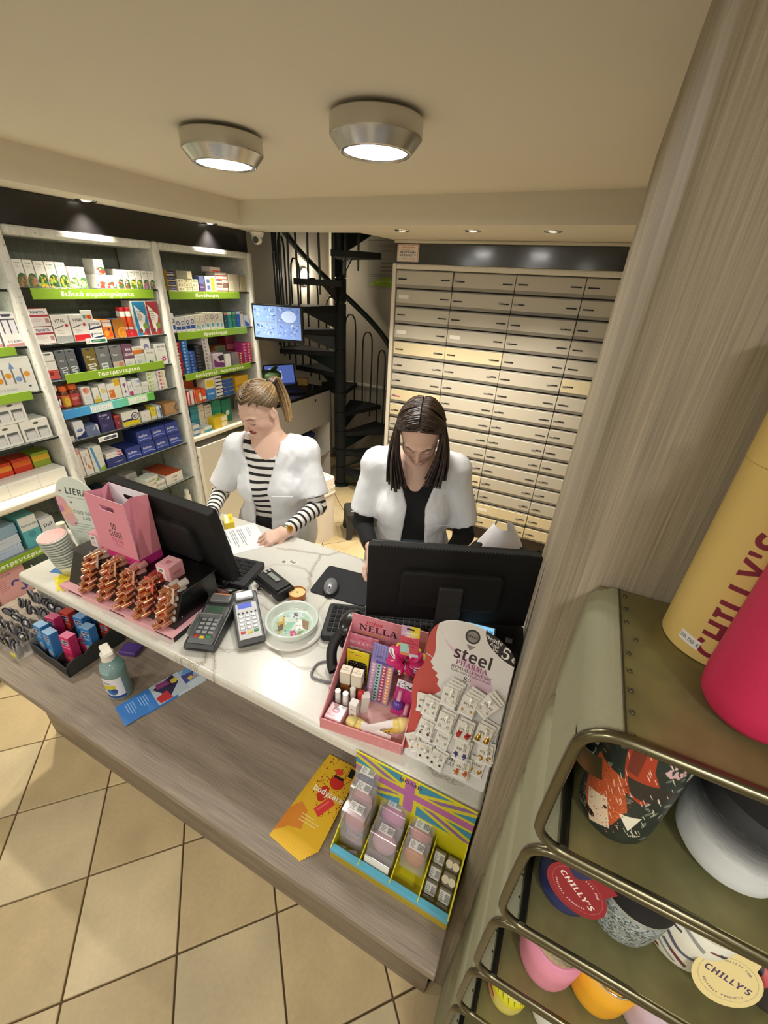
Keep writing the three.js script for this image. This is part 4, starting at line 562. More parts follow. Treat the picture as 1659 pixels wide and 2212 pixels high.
// ---------- the service counter ----------
const cPage = new Page(2048), cMat = cPage.material({ roughness: .5 }), cGloss = cPage.material({ roughness: .22 });
const lightPage = new Page(256), lightMat = lightPage.material({ roughness: .3 });
const CT = 1.0, LT = .75;                                    // heights of the marble top and of the wooden ledge
// a flat printed sheet lying on its back: width along x, length along z
const sheet = (w, l, t, F) => { const g = rbox(w, t, l, t * .4, 1).translate(0, t / 2, 0); const p = g.attributes.position, u = g.attributes.uv; for (let i = 0; i < p.count; i++) u.setXY(i, lerp(F[0], F[2], clamp(p.getX(i) / w + .5)), lerp(F[1], F[3], clamp(.5 - p.getZ(i) / l))); return g; };
const plate = (w, h, t, F, r = .001) => uvPlan(rbox(w, h, t, Math.min(t * .45, r), 1), F, -w / 2, w / 2, -h / 2, h / 2);
{
  const c = thing('service_counter', 'long marble-topped service counter with a lower wooden ledge for customers', 'counter');
  const list = [[[[.414, .161], [.459, .128], [.505, .097], [.535, .077], [.553, .018], [.603, .005]], 3, .75], [[[.522, .095], [.532, .207], [.552, .322], [.563, .351], [.567, .453]], 3, .7], [[[.495, .877], [.533, .881], [.559, .851], [.601, .792], [.64, .799], [.67, .808], [.7, .795], [.729, .822], [.754, .846]], 3, .7], [[[.47, 1.0], [.518, .985], [.522, .966], [.506, .916], [.515, .881]], 2.5, .75], [[[.522, .915], [.538, .952], [.559, 1.01]], 2, .7], [[[.487, .6], [.515, .589], [.536, .598], [.544, .562]], 2, .5], [[[.486, .262], [.519, .252], [.547, .289]], 2, .6], [[[.917, .919], [.928, .948], [.945, .951], [.969, .938]], 2.5, .7], [[[.621, .38], [.62, .44], [.633, .568], [.673, .675], [.697, .657]], 2, .45], [[[.185, .965], [.202, .924], [.264, .935], [.343, .935]], 2, .6], [[[.891, .277], [.935, .168], [.974, .082], [.998, .031]], 2, .5], [[[.0, .8], [.05, .7], [.09, .72], [.16, .6]], 2, .5], [[[.38, .5], [.43, .42], [.45, .3], [.5, .25]], 2, .35]];
  const tm = veins(1600, 720, list, (u, v) => { const a = fbm(u * 6, v * 2.6, 5), k = 216 + 22 * a + 6 * N.noise(u * 300, v * 140, 3); return [k, k * .995, k * .95]; });
  const top = boxAt(-1.712, .034, CT - .045, CT, -1.245, -.53, .014, 4), p = top.attributes.position, u = top.attributes.uv;
  for (let i = 0; i < p.count; i++) u.setXY(i, (p.getX(i) + 1.712) / 1.746, 1 - clamp((p.getZ(i) + 1.245) / .715 + (p.getY(i) - CT) * -.2));
  part(c, 'worktop', top, std(0xffffff, .24, 0, { map: tm }));
  part(c, 'ledge', uvBox(boxAt(-1.95, .032, LT - .032, LT, -.85, -.319, .004, 2)), M.ledge);
  part(c, 'front_panel', uvBox(boxAt(-1.70, .03, LT, CT - .045, -.70, -.68, .002)), M.ledge);
  part(c, 'base', uvBox(boxAt(-1.9, .03, 0, LT - .032, -.80, -.46, .003)), M.ledge);
  part(c, 'rear_panel', boxAt(-1.70, .03, 0, CT - .045, -1.2, -1.18, .002), M.laminate);
  part(c, 'grommet', lathe([[.016, .001], [.027, .001], [.029, .003], [.027, .005], [.021, .004], [.016, .001]].reverse(), 36), M.silver, [-.925, CT, -.855]); part(c, 'grommet_hole', new THREE.CircleGeometry(.0215, 30).rotateX(-PI / 2), M.rubber, [-.925, CT + .0012, -.855]);
}
// ---- electronics
{
  const F = cPage.add(60, 40, (g, w, h) => { fill(g, '#2b2b2d', 0, 0, w, h); });
  const keyb = (label, x, z, ry, w = .44) => {
    const k = thing('keyboard', label, 'keyboard', [x, CT, z], ry); part(k, 'base', xf(extrude(rrShape(w, .155, .012), .016, .004), [0, .004, 0], [-PI / 2, 0, 0]), M.dark);
    const kg = rbox(.0155, .007, .0155, .0025, 2); const n = Math.floor((w - .03) / .0188);
    for (let r = 0; r < 6; r++) for (let i = 0; i < n; i++) { if (r === 5 && i > 3 && i < 9) continue; part(k, 'key', kg, M.rubber, [-w / 2 + .023 + i * .0188, .0235, -.057 + r * .021]); }
    part(k, 'key', rbox(.09, .007, .0155, .0025, 2), M.rubber, [-w / 2 + .023 + 6 * .0188, .0235, .048]); return k;
  };
  keyb('black computer keyboard under the left monitor, beside the document', -1.135, -.885, deg(11), .42); keyb('black computer keyboard under the right monitor, beside the scanner', -.375, -.925, deg(20), .42);
  // monitors: local front is the screen side (-z), their backs face the camera
  const mon = (label, x, z, ry, w, h, y0, tilt, vent) => {
    const m = thing('computer_monitor', label, 'monitor', [x, CT, z], ry), P = (name, g, mat, o = 0, lab) => part(m, name, g, mat, [0, y0 - CT, 0], [tilt, 0, 0], lab);
    const shell = extrude(rrShape(w, h, .008, -w / 2, 0), .022, .003); P('back_cover', xf(shell, [0, 0, -.012]), M.blackmatt); P('bezel', join(boxAt(-w / 2, w / 2, 0, .018, -.024, -.013), boxAt(-w / 2, w / 2, h - .012, h, -.024, -.013), boxAt(-w / 2, -w / 2 + .012, 0, h, -.024, -.013), boxAt(w / 2 - .012, w / 2, 0, h, -.024, -.013)), M.black);
    P('screen', boxAt(-w / 2 + .012, w / 2 - .012, .018, h - .012, -.018, -.0135, .001), lit(new THREE.Color(.75, .85, 1), .5)); P('rear_housing', xf(extrude(rrShape(w * .6, h * .5, .02), .02, .008), [0, h * .5, .010]), M.blackmatt);
    const vg = []; for (let i = 0; i < 46; i++) vg.push(new THREE.BoxGeometry(.0035, .003, .006).translate(-w * .42 + i * w * .84 / 45, h + .0005, .008)); if (vent) P('vent_slots', join(vg), M.rubber);
    return m;
  };
  const m1 = mon('black monitor seen from behind, leaning back beside the pink bag', -1.168, -.835, deg(-1), .49, .306, 1.06, deg(11));
  part(m1, 'stand_base', xf(extrude(rrShape(.26, .17, .03), .012, .003), [0, .003, .02], [-PI / 2, 0, 0]), M.black); part(m1, 'stand_neck', boxAt(-.035, .035, .01, .2, .02, .045, .006, 2), M.black); part(m1, 'speaker_bar', rbox(.44, .03, .035, .012, 3), M.black, [0, .055, .018]);
  const m2 = mon('black monitor seen from behind on a grey stand with a round logo', -.2115, -.9925, deg(22.5), .503, .27, 1.07, 0, true);
  const Fd = cPage.add(200, 150, (g, w, h) => { fill(g, '#4b4c4d', 0, 0, w, h); g.strokeStyle = '#17181a'; g.lineWidth = 6; g.beginPath(); g.ellipse(w / 2, h * .52, 68, 46, 0, 0, 7); g.stroke(); txt(g, 'DELL', w / 2, h * .53, 34, '#17181a', { sx: 1.15 }); });
  const sh = new THREE.Shape(); sh.moveTo(-.049, 0); sh.lineTo(.049, 0); sh.lineTo(.046, .066); sh.quadraticCurveTo(0, .084, -.046, .066); sh.closePath();
  part(m2, 'stand_plate', uvPlan(extrude(sh, .014, .002), Fd, -.049, .049, 0, .078), cMat, [-.005, .012, .075], [-.35, 0, 0], 'grey stand plate with round maker logo'); part(m2, 'stand_base', xf(extrude(rrShape(.2, .17, .03), .01, .002), [-.005, .002, .03], [-PI / 2, 0, 0]), M.grey); part(m2, 'stand_neck', boxAt(-.036, .036, .01, .23, .025, .05, .006, 2), std(0x313234, .5));
  // till display with a lit clock
  const t = thing('till_display', 'black till unit with a lit blue display behind the earring stand', 'till', [-.07, CT, -1.02], deg(8));
  part(t, 'body', xf(extrude(shapeOf([[-.075, 0], [.075, 0], [.078, .03], [.06, .055], [-.06, .055], [-.075, .03]]), .20, .006), [-.10, 0, 0], [0, PI / 2, 0]), M.black); part(t, 'display_frame', rbox(.1, .012, .06, .003, 2), M.grey, [-.03, .058, .02], [.25, 0, 0]); part(t, 'button', rbox(.02, .006, .018, .002), M.grey, [.062, .058, .02]);
  const Fl = lightPage.add(180, 70, (g, w, h) => { fill(g, '#8fd0f5', 0, 0, w, h); txt(g, '16/01/2023 18:56', w / 2, 24, 21, '#2f5f8f'); });
  lightMat.emissiveMap = lightMat.map; lightMat.emissive = new THREE.Color(1, 1, 1); lightMat.emissiveIntensity = .9;
  part(t, 'display', sheet(.09, .046, .002, Fl), lightMat, [-.03, .0638, .0205], [.25, 0, 0], 'lit light blue display');
  // card readers
  const Fk1 = cPage.add(200, 460, (g, w, h) => { fill(g, '#6a6d6e', 0, 0, w, h); fill(g, '#55585a', 12, 30, w - 24, 170); disc(g, '#2a4fc0', 40, 50, 15, 9); fill(g, '#3d5c48', 32, 72, 120, 100); fill(g, '#597c62', 44, 92, 70, 5); fill(g, '#4a4d4f', 18, 200, w - 36, 200); disc(g, '#2f3133', 100, 222, 34, 14); });
  const Fk2 = cPage.add(200, 460, (g, w, h) => { fill(g, '#c9cacb', 0, 0, w, h); fill(g, '#f3f3f2', 0, 0, w, 30); fill(g, '#77797b', 40, 20, 110, 22); for (let i = 0; i < 4; i++) disc(g, '#8f8f8f', 45 + i * 36, 60, 5); fill(g, '#4f66d8', 22, 78, 132, 84); fill(g, '#6a80e4', 30, 86, 60, 30); txt(g, 'VISA', 88, 120, 22, '#3f56c4'); });
  const reader = (label, x, z, ry, F, tone, keyc, w = .082, guard) => {
    const r = thing('card_reader', label, 'card reader', [x, CT, z], ry), L = .205;
    const prof = shapeOf([[-L / 2, .02], [-L / 2 + .004, .006], [-L / 2 + .02, 0], [L / 2 - .03, 0], [L / 2, .02], [L / 2, .056], [L / 2 - .02, .062], [.02, .048], [-L / 2 + .01, .030]]);
    part(r, 'body', xf(extrude(prof, w, .004, 8), [-w / 2, 0, 0], [0, PI / 2, 0]), tone);
    const tilt = Math.atan2(.031, L), fp = part(r, 'faceplate', sheet(w - .008, L - .02, .003, F), cMat, [0, .044, 0], [tilt, 0, 0]);
    const kg = rbox(.0145, .004, .0095, .002, 2);
    for (let i = 0; i < 4; i++) for (let j = 0; j < 3; j++) part(fp, 'key', kg, keyc, [(j - 1) * .0195 - .001, .0035, .006 + i * .0155]);
    [0xc43a34, 0xd9c53a, 0x3f8f5a].forEach((c, j) => part(fp, 'key', kg, std(c, .5), [(j - 1) * .0195 - .001, .0035, .068 + (j === 1 ? .003 : 0)], null, ['red cancel key', 'yellow key', 'green enter key'][j]));
    for (let j = 0; j < 5; j++) part(fp, 'soft_key', cyl(.003, .003, .002, 12), M.dark, [-.026 + j * .013, .003, -.008]);
    part(r, 'card_slot', boxAt(-w * .36, w * .36, .017, .021, L / 2 - .002, L / 2 + .0025, .001), M.black); part(r, 'printer_cover', xf(rbox(w * .8, .014, .035, .006, 3), [0, .063, -L / 2 + .026], [tilt, 0, 0]), guard ? std(0x6f6f6f, .3) : M.silver);
    if (guard) { part(r, 'keypad_guard', join(boxAt(-w * .47, -w * .43, .0, .03, -.02, .055), boxAt(w * .43, w * .47, .0, .03, -.02, .055), boxAt(-w * .47, w * .47, .0, .026, -.024, -.02)), phys({ color: 0xc8cccc, roughness: .1, transmission: .7, thickness: 0 }), [0, .04, .02], [tilt, 0, 0], 'clear plastic keypad guard'); part(r, 'paper_edge', boxAt(-.025, .025, .066, .072, -L / 2 + .012, -L / 2 + .018, .001), std(0xd98a5f, .7)); }
    return r;
  };
  reader('dark grey card reader with green screen and clear keypad guard', -.872, -.662, deg(21), Fk1, std(0x2e3031, .4), M.midgrey, .086, true); reader('silver card reader with lit blue screen', -.787, -.728, deg(48), Fk2, std(0x4a4b4d, .4), M.silver, .074);
  const d = thing('portable_printer', 'small black device with a narrow grey display, beside the left keyboard', 'device', [-.828, CT, -.912], deg(-17.6));
  part(d, 'body', xf(extrude(rrShape(.075, .042, .016, -.0375, 0), .138, .004), [-.069, 0, 0], [0, PI / 2, 0]), M.dark); part(d, 'lid', xf(extrude(rrShape(.062, .008, .004, -.031, 0), .12, .002), [-.06, .041, .002], [0, PI / 2, 0]), M.black); part(d, 'display', rbox(.06, .002, .018, .0008, 1), std(0x8c958d, .3), [-.005, .052, -.004]); part(d, 'button', rbox(.012, .002, .009, .001, 1), M.midgrey, [-.05, .052, -.014]); part(d, 'button', rbox(.012, .002, .009, .001, 1), M.midgrey, [-.05, .052, .002]); part(d, 'port', rbox(.012, .006, .004, .001, 1), M.chrome, [.04, .018, .0385]);
  one('mouse_pad', 'black rounded mouse pad left of the right-hand monitor', 'mouse pad', xf(extrude(rrShape(.22, .17, .016), .003, .001), [0, .001, 0], [-PI / 2, 0, 0]), std(0x2a2b2f, .9, 0, { bumpMap: tCloth, bumpScale: .0003 }), [-.612, CT, -1.056], [0, deg(6.4), 0]);
  const ms = thing('computer_mouse', 'grey and black wireless mouse on the black mouse pad', 'mouse', [-.648, CT + .0042, -1.008], deg(25));
  part(ms, 'base', xf(new THREE.SphereGeometry(.031, 28, 16, 0, 7, 0, PI / 2), [0, 0, 0], [0, 0, 0], [1, .62, 1.72]), M.rubber); part(ms, 'shell', xf(new THREE.SphereGeometry(.0268, 28, 14, 0, 7, 0, PI * .42), [0, .0065, .002], [0, 0, 0], [1, 1.05, 1.75]), std(0x85878a, .3, .3)); part(ms, 'wheel', new THREE.CylinderGeometry(.0065, .0065, .005, 16).rotateZ(PI / 2).translate(0, .0265, .025), M.black);
  // barcode scanner resting on its handle
  const s = thing('barcode_scanner', 'black handheld barcode scanner resting upright beside the pink display box', 'scanner', [-.43, CT, -.72]);
  part(s, 'head', xf(new THREE.SphereGeometry(.034, 32, 20), [-.012, .118, -.07], [.3, 0, 0], [.95, .72, 1.35]), M.blackgloss); part(s, 'grip', tube([[-.012, .115, -.055], [-.03, .09, -.035], [-.036, .055, -.005], [-.02, .022, .02], [-.008, .016, .03]], .0155, 32, 14), M.dark);
  part(s, 'handle', tube([[-.006, .11, -.06], [.012, .075, -.03], [.03, .03, .045], [.034, .016, .078]], .022, 32, 14), M.dark); part(s, 'foot', xf(new THREE.SphereGeometry(.024, 24, 14), [.034, .018, .078], [0, 0, 0], [1, .72, 1.2]), M.dark); part(s, 'trigger', rbox(.012, .03, .014, .005, 3), M.rubber, [-.012, .075, -.025]);
  const cord = (label, pts, r, mat, cat = 'cable') => one('cable', label, cat, tube(pts, r, 80, 8), mat);
  cord('grey cord looping from the barcode scanner across the marble', [[-.452, 1.02, -.69], [-.475, 1.006, -.72], [-.50, 1.0042, -.70], [-.492, 1.0042, -.655], [-.455, 1.0042, -.655], [-.42, 1.0042, -.665], [-.40, 1.006, -.66]], .0035, std(0x77777b, .5));
  cord('black cable from the left monitor to the round cable hole', [[-1.10, 1.03, -.80], [-1.06, 1.005, -.795], [-1.0, 1.0045, -.82], [-.95, 1.006, -.845], [-.925, 1.004, -.855]], .0032, M.rubber); cord('thin black cable beside the monitor cable', [[-1.08, 1.04, -.80], [-1.02, 1.012, -.805], [-.97, 1.004, -.80], [-.935, 1.006, -.84], [-.922, 1.003, -.85]], .0026, M.rubber);
  cord('thin black cable to the small black device', [[-.925, 1.004, -.86], [-.93, 1.006, -.90], [-.91, 1.004, -.93], [-.885, 1.006, -.905], [-.87, 1.012, -.868], [-.858, 1.016, -.872]], .0024, M.rubber); cord('white cable from the dark card reader into the cable hole', [[-.905, 1.03, -.765], [-.918, 1.012, -.79], [-.93, 1.006, -.825], [-.92, 1.003, -.855]], .0036, M.whitegloss);
}
// ---- papers and small things on the marble
{
  const Fp = cPage.add(210, 297, (g, w, h) => { fill(g, '#f2f3f4', 0, 0, w, h); lines(g, '#a9adb5', 22, 40, 90, 2, 8, 3); for (let k = 0; k < 6; k++) lines(g, '#8d929c', 22, 72 + k * 32, 160, 3, 8, 3); });
  one('document', 'white printed A4 document under the blonde woman\'s hand', 'paper', sheet(.21, .297, .0012, Fp), cMat, [-1.2, CT, -1.06], [0, deg(-33), 0]);
  const yb = cPage.add(90, 40, face({ bg: '#e3c91f', b: [['#efeadb', .5, .85]], t: [['Depon', .5, .25, .3, '#9a7a1a']] })), ys = cPage.side('#e0c41c');
  one('medicine_box', 'small yellow and white medicine box beside the document', 'box', carton(.085, .03, .042, yb, ys, .001, yb), cMat, [-1.30, CT, -1.175], [0, deg(-40), 0]);
  const fr = (pts) => { const s = shapeOf(pts), h = new THREE.Path(); const cx = pts.reduce((a, p) => a + p[0], 0) / pts.length, cy = pts.reduce((a, p) => a + p[1], 0) / pts.length; pts.forEach((p, i) => { const q = [cx + (p[0] - cx) * .72, cy + (p[1] - cy) * .72]; i ? h.lineTo(...q) : h.moveTo(...q); }); h.closePath(); s.holes.push(h); return join(xf(extrude(s, .0006), [0, 0, 0], [-PI / 2, 0, 0])); };
  const inner = (pts) => xf(extrude(shapeOf(pts.map((p) => [p[0] * .74, p[1] * .74])), .0004), [0, 0, 0], [-PI / 2, 0, 0]);
  const A = [[-.016, 0], [0, .014], [.014, .004], [.010, -.012], [-.006, -.01]], B = [[-.02, .009], [.021, .010], [.019, -.010], [-.018, -.009]];
  const s1 = thing('sticker', 'house-shaped cut label with white border lying on the marble', 'sticker', [-.905, CT, -1.063], .3); part(s1, 'border', fr(A), std(0xf2efdd, .6)); part(s1, 'print', inner(A), std(0x8a8a84, .7)); const s2 = thing('sticker', 'oblong cut label with white border lying on the marble', 'sticker', [-.873, CT, -1.078], -.1); part(s2, 'border', fr(B), std(0xf2efdd, .6)); part(s2, 'print', inner(B), std(0x9a9a94, .7));
  const tin = thing('candle', 'small amber glass candle with pale wax between device and coin dish', 'candle', [-.728, CT, -.913]); part(tin, 'glass', lathe([[0, 0], [.027, 0], [.030, .004], [.031, .028], [.029, .028], [.028, .006], [0, .005]].slice().reverse(), 44), phys({ color: 0xd98a3a, roughness: .12, transmission: .55, thickness: 0 })); part(tin, 'wax', cyl(.0285, .0285, .019, 40).translate(0, .0045, 0), std(0xe9c985, .5)); part(tin, 'wick', cyl(.001, .001, .006, 8).translate(0, .0235, 0), M.rubber);
  const dish = thing('coin_dish', 'round white ceramic coin dish with a picture collage in its bottom', 'dish', [-.652, CT, -.782]);
  part(dish, 'base_plate', lathe([[0, 0], [.092, 0], [.1, .005], [.1, .010], [.092, .014], [.06, .015], [0, .015]], 72), M.whitegloss); part(dish, 'bowl', lathe([[.05, .012], [.074, .016], [.083, .03], [.086, .044], [.084, .048], [.079, .048], [.076, .044], [.070, .026], [.060, .0205], [0, .020]], 72), phys({ color: 0xdbe6dd, roughness: .12, clearcoat: 1 }));
  const Fc = cPage.add(300, 300, (g, w, h) => { fill(g, '#aecbb8', 0, 0, w, h); const S = (c, a) => poly(g, c, a.map(([x, y]) => [x * w, y * h])); S('#c9d8cf', [[.2, .3], [.6, .2], [.75, .6], [.4, .75]]); S('#b79a52', [[.08, .5], [.25, .4], [.4, .75], [.25, .9]]); S('#5b4a3a', [[.15, .62], [.25, .52], [.32, .72], [.22, .8]]); S('#e9e9ea', [[.55, .35], [.8, .3], [.9, .6], [.65, .7]]); S('#93785a', [[.7, .3], [.9, .35], [.95, .65], [.8, .6]]); S('#cfd7de', [[.3, .12], [.6, .05], [.7, .2], [.4, .28]]); S('#6a6a6e', [[.42, .1], [.52, .08], [.55, .2], [.46, .22]]); S('#8fc0a4', [[.35, .45], [.55, .4], [.5, .8], [.3, .82]]); S('#c23f78', [[.5, .75], [.62, .7], [.72, .85], [.58, .95]]); S('#7a8f5a', [[.72, .72], [.85, .68], [.8, .86], [.7, .88]]); S('#d8c67a', [[.1, .35], [.2, .25], [.28, .38], [.16, .46]]); for (let i = 0; i < 60; i++) { g.globalAlpha = .6; disc(g, ['#e8e8e4', '#5a5048', '#b8a070', '#8fae94'][i % 4], rr(.1, .9) * w, rr(.1, .9) * h, rr(2, 9)); } g.globalAlpha = 1; });
  part(dish, 'collage', uvPlan(new THREE.CircleGeometry(.062, 56), Fc, -.062, .062, -.062, .062).rotateX(-PI / 2), cGloss, [0, .0208, 0], [0, .35, 0], 'picture collage of flowers and stones');
}
// ---- nail polish display, gift bag, cubes
{
  const F = cPage.add(700, 40, (g, w, h) => { fill(g, '#e3a9b0', 0, 0, w, h); for (let i = 0; i < 3; i++) fill(g, '#3d2a30', 60 + i * 270, 10, 90, 14); });
  const t = thing('nail_polish_stand', 'pink-based black acrylic stand holding copper-capped nail polish', 'display stand', [-1.2, CT, -.67], deg(1.2));
  part(t, 'base', uvPlan(boxAt(-.285, .262, .0005, .02, -.13, .112, .002), F, -.285, .262, 0, .02), cMat, null, null, 'pink base tray'); part(t, 'base_end', boxAt(.262, .2635, .001, .0195, -.13, .112, .0005), M.black);
  part(t, 'stepped_body', xf(extrude(shapeOf([[-.085, .02], [-.035, .128], [.10, .128], [.10, .02]]), .51, .002), [-.27, 0, 0], [0, PI / 2, 0]), M.blackgloss); part(t, 'top_plate', boxAt(-.276, .246, .127, .131, -.105, .042, .001), M.blackgloss);
  const hot = (label, x, z, front, ry = 0) => { const c = cPage.add(110, 110, (g, w, h) => { fill(g, '#e7a3ad', 0, 0, w, h); if (front) { fill(g, '#ece9e6', 8, 12, 62, 94); fill(g, '#33322f', 20, 26, 34, 8); fill(g, '#33322f', 20, 38, 30, 8); lines(g, '#c98a98', 16, 62, 46, 3, 9, 3); } }), r = cPage.add(110, 110, (g, w, h) => { fill(g, '#e2a0aa', 0, 0, w, h); txt(g, 'HOT', w / 2, 62, 36, '#b5606f'); }), tp = cPage.add(110, 110, (g, w, h) => { fill(g, '#eeb2ba', 0, 0, w, h); g.fillStyle = '#cf7f8c'; g.beginPath(); g.moveTo(55, 78); g.bezierCurveTo(20, 55, 32, 28, 55, 44); g.bezierCurveTo(78, 28, 90, 55, 55, 78); g.fill(); });
    const b = thing('gift_cube', label, 'box', [x, CT + .1312, z], ry); const s = .056; const S = cPage.side('#e0a0aa'); part(b, 'carton', carton(s, s, s, c, S, .0008, tp), cMat); part(b, 'print', plate(s * .94, s * .94, .0006, r, .0002), cMat, [s / 2 + .0002, s / 2, 0], [0, PI / 2, 0]); };
  hot('pink cube box marked HOT at the right end of the polish stand', -1.052, -.686, true, .06); hot('pink cube box half hidden behind the pink gift bag', -1.408, -.70, true, .08);
  // gift bag: front, back and pleated sides, open top with die-cut handles
  const bag = thing('gift_bag', 'pink paper gift bag reading SO CLOSE on top of the polish stand', 'bag', [-1.262, CT + .1312, -.705], deg(1)), W = .185, H = .24, D = .085;
  const Fb = cPage.add(370, 480, (g, w, h) => { fill(g, '#e090a0', 0, 0, w, h); fill(g, '#cf2f7d', 0, h - 62, w, 62); txt(g, 'MISS KAY', w * .62, h - 28, 26, '#3a1a2c'); const o = { sx: .62 }; txt(g, 'SO', w * .56, h * .42, 66, '#33242c', o); txt(g, 'CLOSE', w * .56, h * .54, 66, '#33242c', o); txt(g, 'YOU CAN', w * .56, h * .645, 42, '#b94f74', o); txt(g, 'SPRAY IT', w * .56, h * .72, 34, '#c46a86', o); });
  const wall = () => { const s = shapeOf([[-W / 2, 0], [W / 2, 0], [W / 2, H], [-W / 2, H]]), hh = new THREE.Path(); rrShape(.07, .018, .0088, -.03, H - .045).getPoints(6).forEach((p, i) => i ? hh.lineTo(p.x, p.y) : hh.moveTo(p.x, p.y)); s.holes.push(hh); return extrude(s, .0008); };
  const pink = std(0xe090a0, .6), inn = std(0xe9e6ea, .7);
  part(bag, 'front', uvPlan(wall(), Fb, -W / 2, W / 2, 0, H), cMat, [0, 0, D / 2]); part(bag, 'front_lining', xf(wall(), [0, 0, D / 2 - .001]), inn); part(bag, 'back', xf(wall(), [0, 0, -D / 2]), pink); part(bag, 'back_lining', xf(wall(), [0, 0, -D / 2 + .001]), inn);
  for (const k of [-1, 1]) { const P = [], q = (a, b, c, d) => { for (const v of [a, b, c, a, c, d]) P.push(...v); }, x = k * W / 2, f = x - k * .026, y1 = .055; q([x, 0, D / 2], [x, 0, 0], [f, H, 0], [x, H, D / 2]); q([x, 0, 0], [x, 0, -D / 2], [x, H, -D / 2], [f, H, 0]); const g = new THREE.BufferGeometry(); g.setAttribute('position', new THREE.Float32BufferAttribute(P, 3)); g.computeVertexNormals(); part(bag, 'gusset', g, std(0xdb8a9b, .6, 0, { side: THREE.DoubleSide })); part(bag, 'gusset_band', boxAt(Math.min(x, x + k * .0006), Math.max(x, x + k * .0006), 0, .031, -D / 2, D / 2, .0002), std(0xc92f86, .55)); }
  part(bag, 'bottom', boxAt(-W / 2, W / 2, 0, .001, -D / 2, D / 2, .0003), pink);
  // polish bottles
  const capG = lathe([[0, 0], [.0098, 0], [.0102, .0008], [.0102, .031], [.0088, .033], [0, .033]], 22).rotateX(PI / 2), glassG = lathe([[0, -.032], [.0105, -.032], [.0122, -.029], [.0122, -.006], [.008, 0], [0, 0]], 22).rotateX(PI / 2), cols = [0xcfae9e, 0xc98d74, 0xd79a96, 0xb5372e, 0xd8cfc8], cap = [M.copper, std(0xd9a07e, .22, 1), std(0xe0a796, .24, 1)], names = ['first', 'second', 'third', 'fourth', 'fifth'], hue = ['beige', 'tan', 'pale rose', 'red', 'clear'];
  for (let c = 0; c < 5; c++) {
    const x = -1.352 + c * .0905, glass = phys({ color: cols[c], roughness: .08, transmission: .35, thickness: 0, clearcoat: 1 });
    const st = thing('colour_card', `slanted picture card over the ${names[c]} polish column from the left`, 'card', [x - .018, CT + .0205, -.592 + c * .001]);
    part(st, 'colour_strip', rbox(.014, .118, .004, .0015, 2), std([0xd8c4ae, 0x3f87b5, 0xdb93ac, 0xd24a3e, 0xdcdad6][c], .4), [-.006, .052, .0], [-.45, 0, 0]); part(st, 'picture', rbox(.045, .05, .002, .0008, 1), std([0xb9a596, 0xc9a38c, 0xd89c90, 0xcf5a4a, 0xcbbfb0][c], .5), [.02, .108, -.03], [-.3, 0, 0]);
    for (let r = 0; r < 6; r++) for (let k = 0; k < 2; k++) {
      const n = r * 2 + k, b = thing('nail_polish_bottle', `copper-capped nail polish, ${k ? 'right' : 'left'} of the ${ORD[r]} row up, ${hue[c]} ${names[c]} column`, 'nail polish', [x + (k ? .012 : -.010) + rr(-.002, .002), CT + .038 + r * .0205 + k * .006, -.586 - r * .0098 - (k ? .012 : 0)], 0, `polish bottles of the ${names[c]} column`);
      b.rotation.set(.16 + rr(-.05, .05), rr(-.3, .1) - .12, 0); part(b, 'cap', capG, cap[(r + c + k) % 3]); part(b, 'glass', glassG, glass);
    }
  }
}
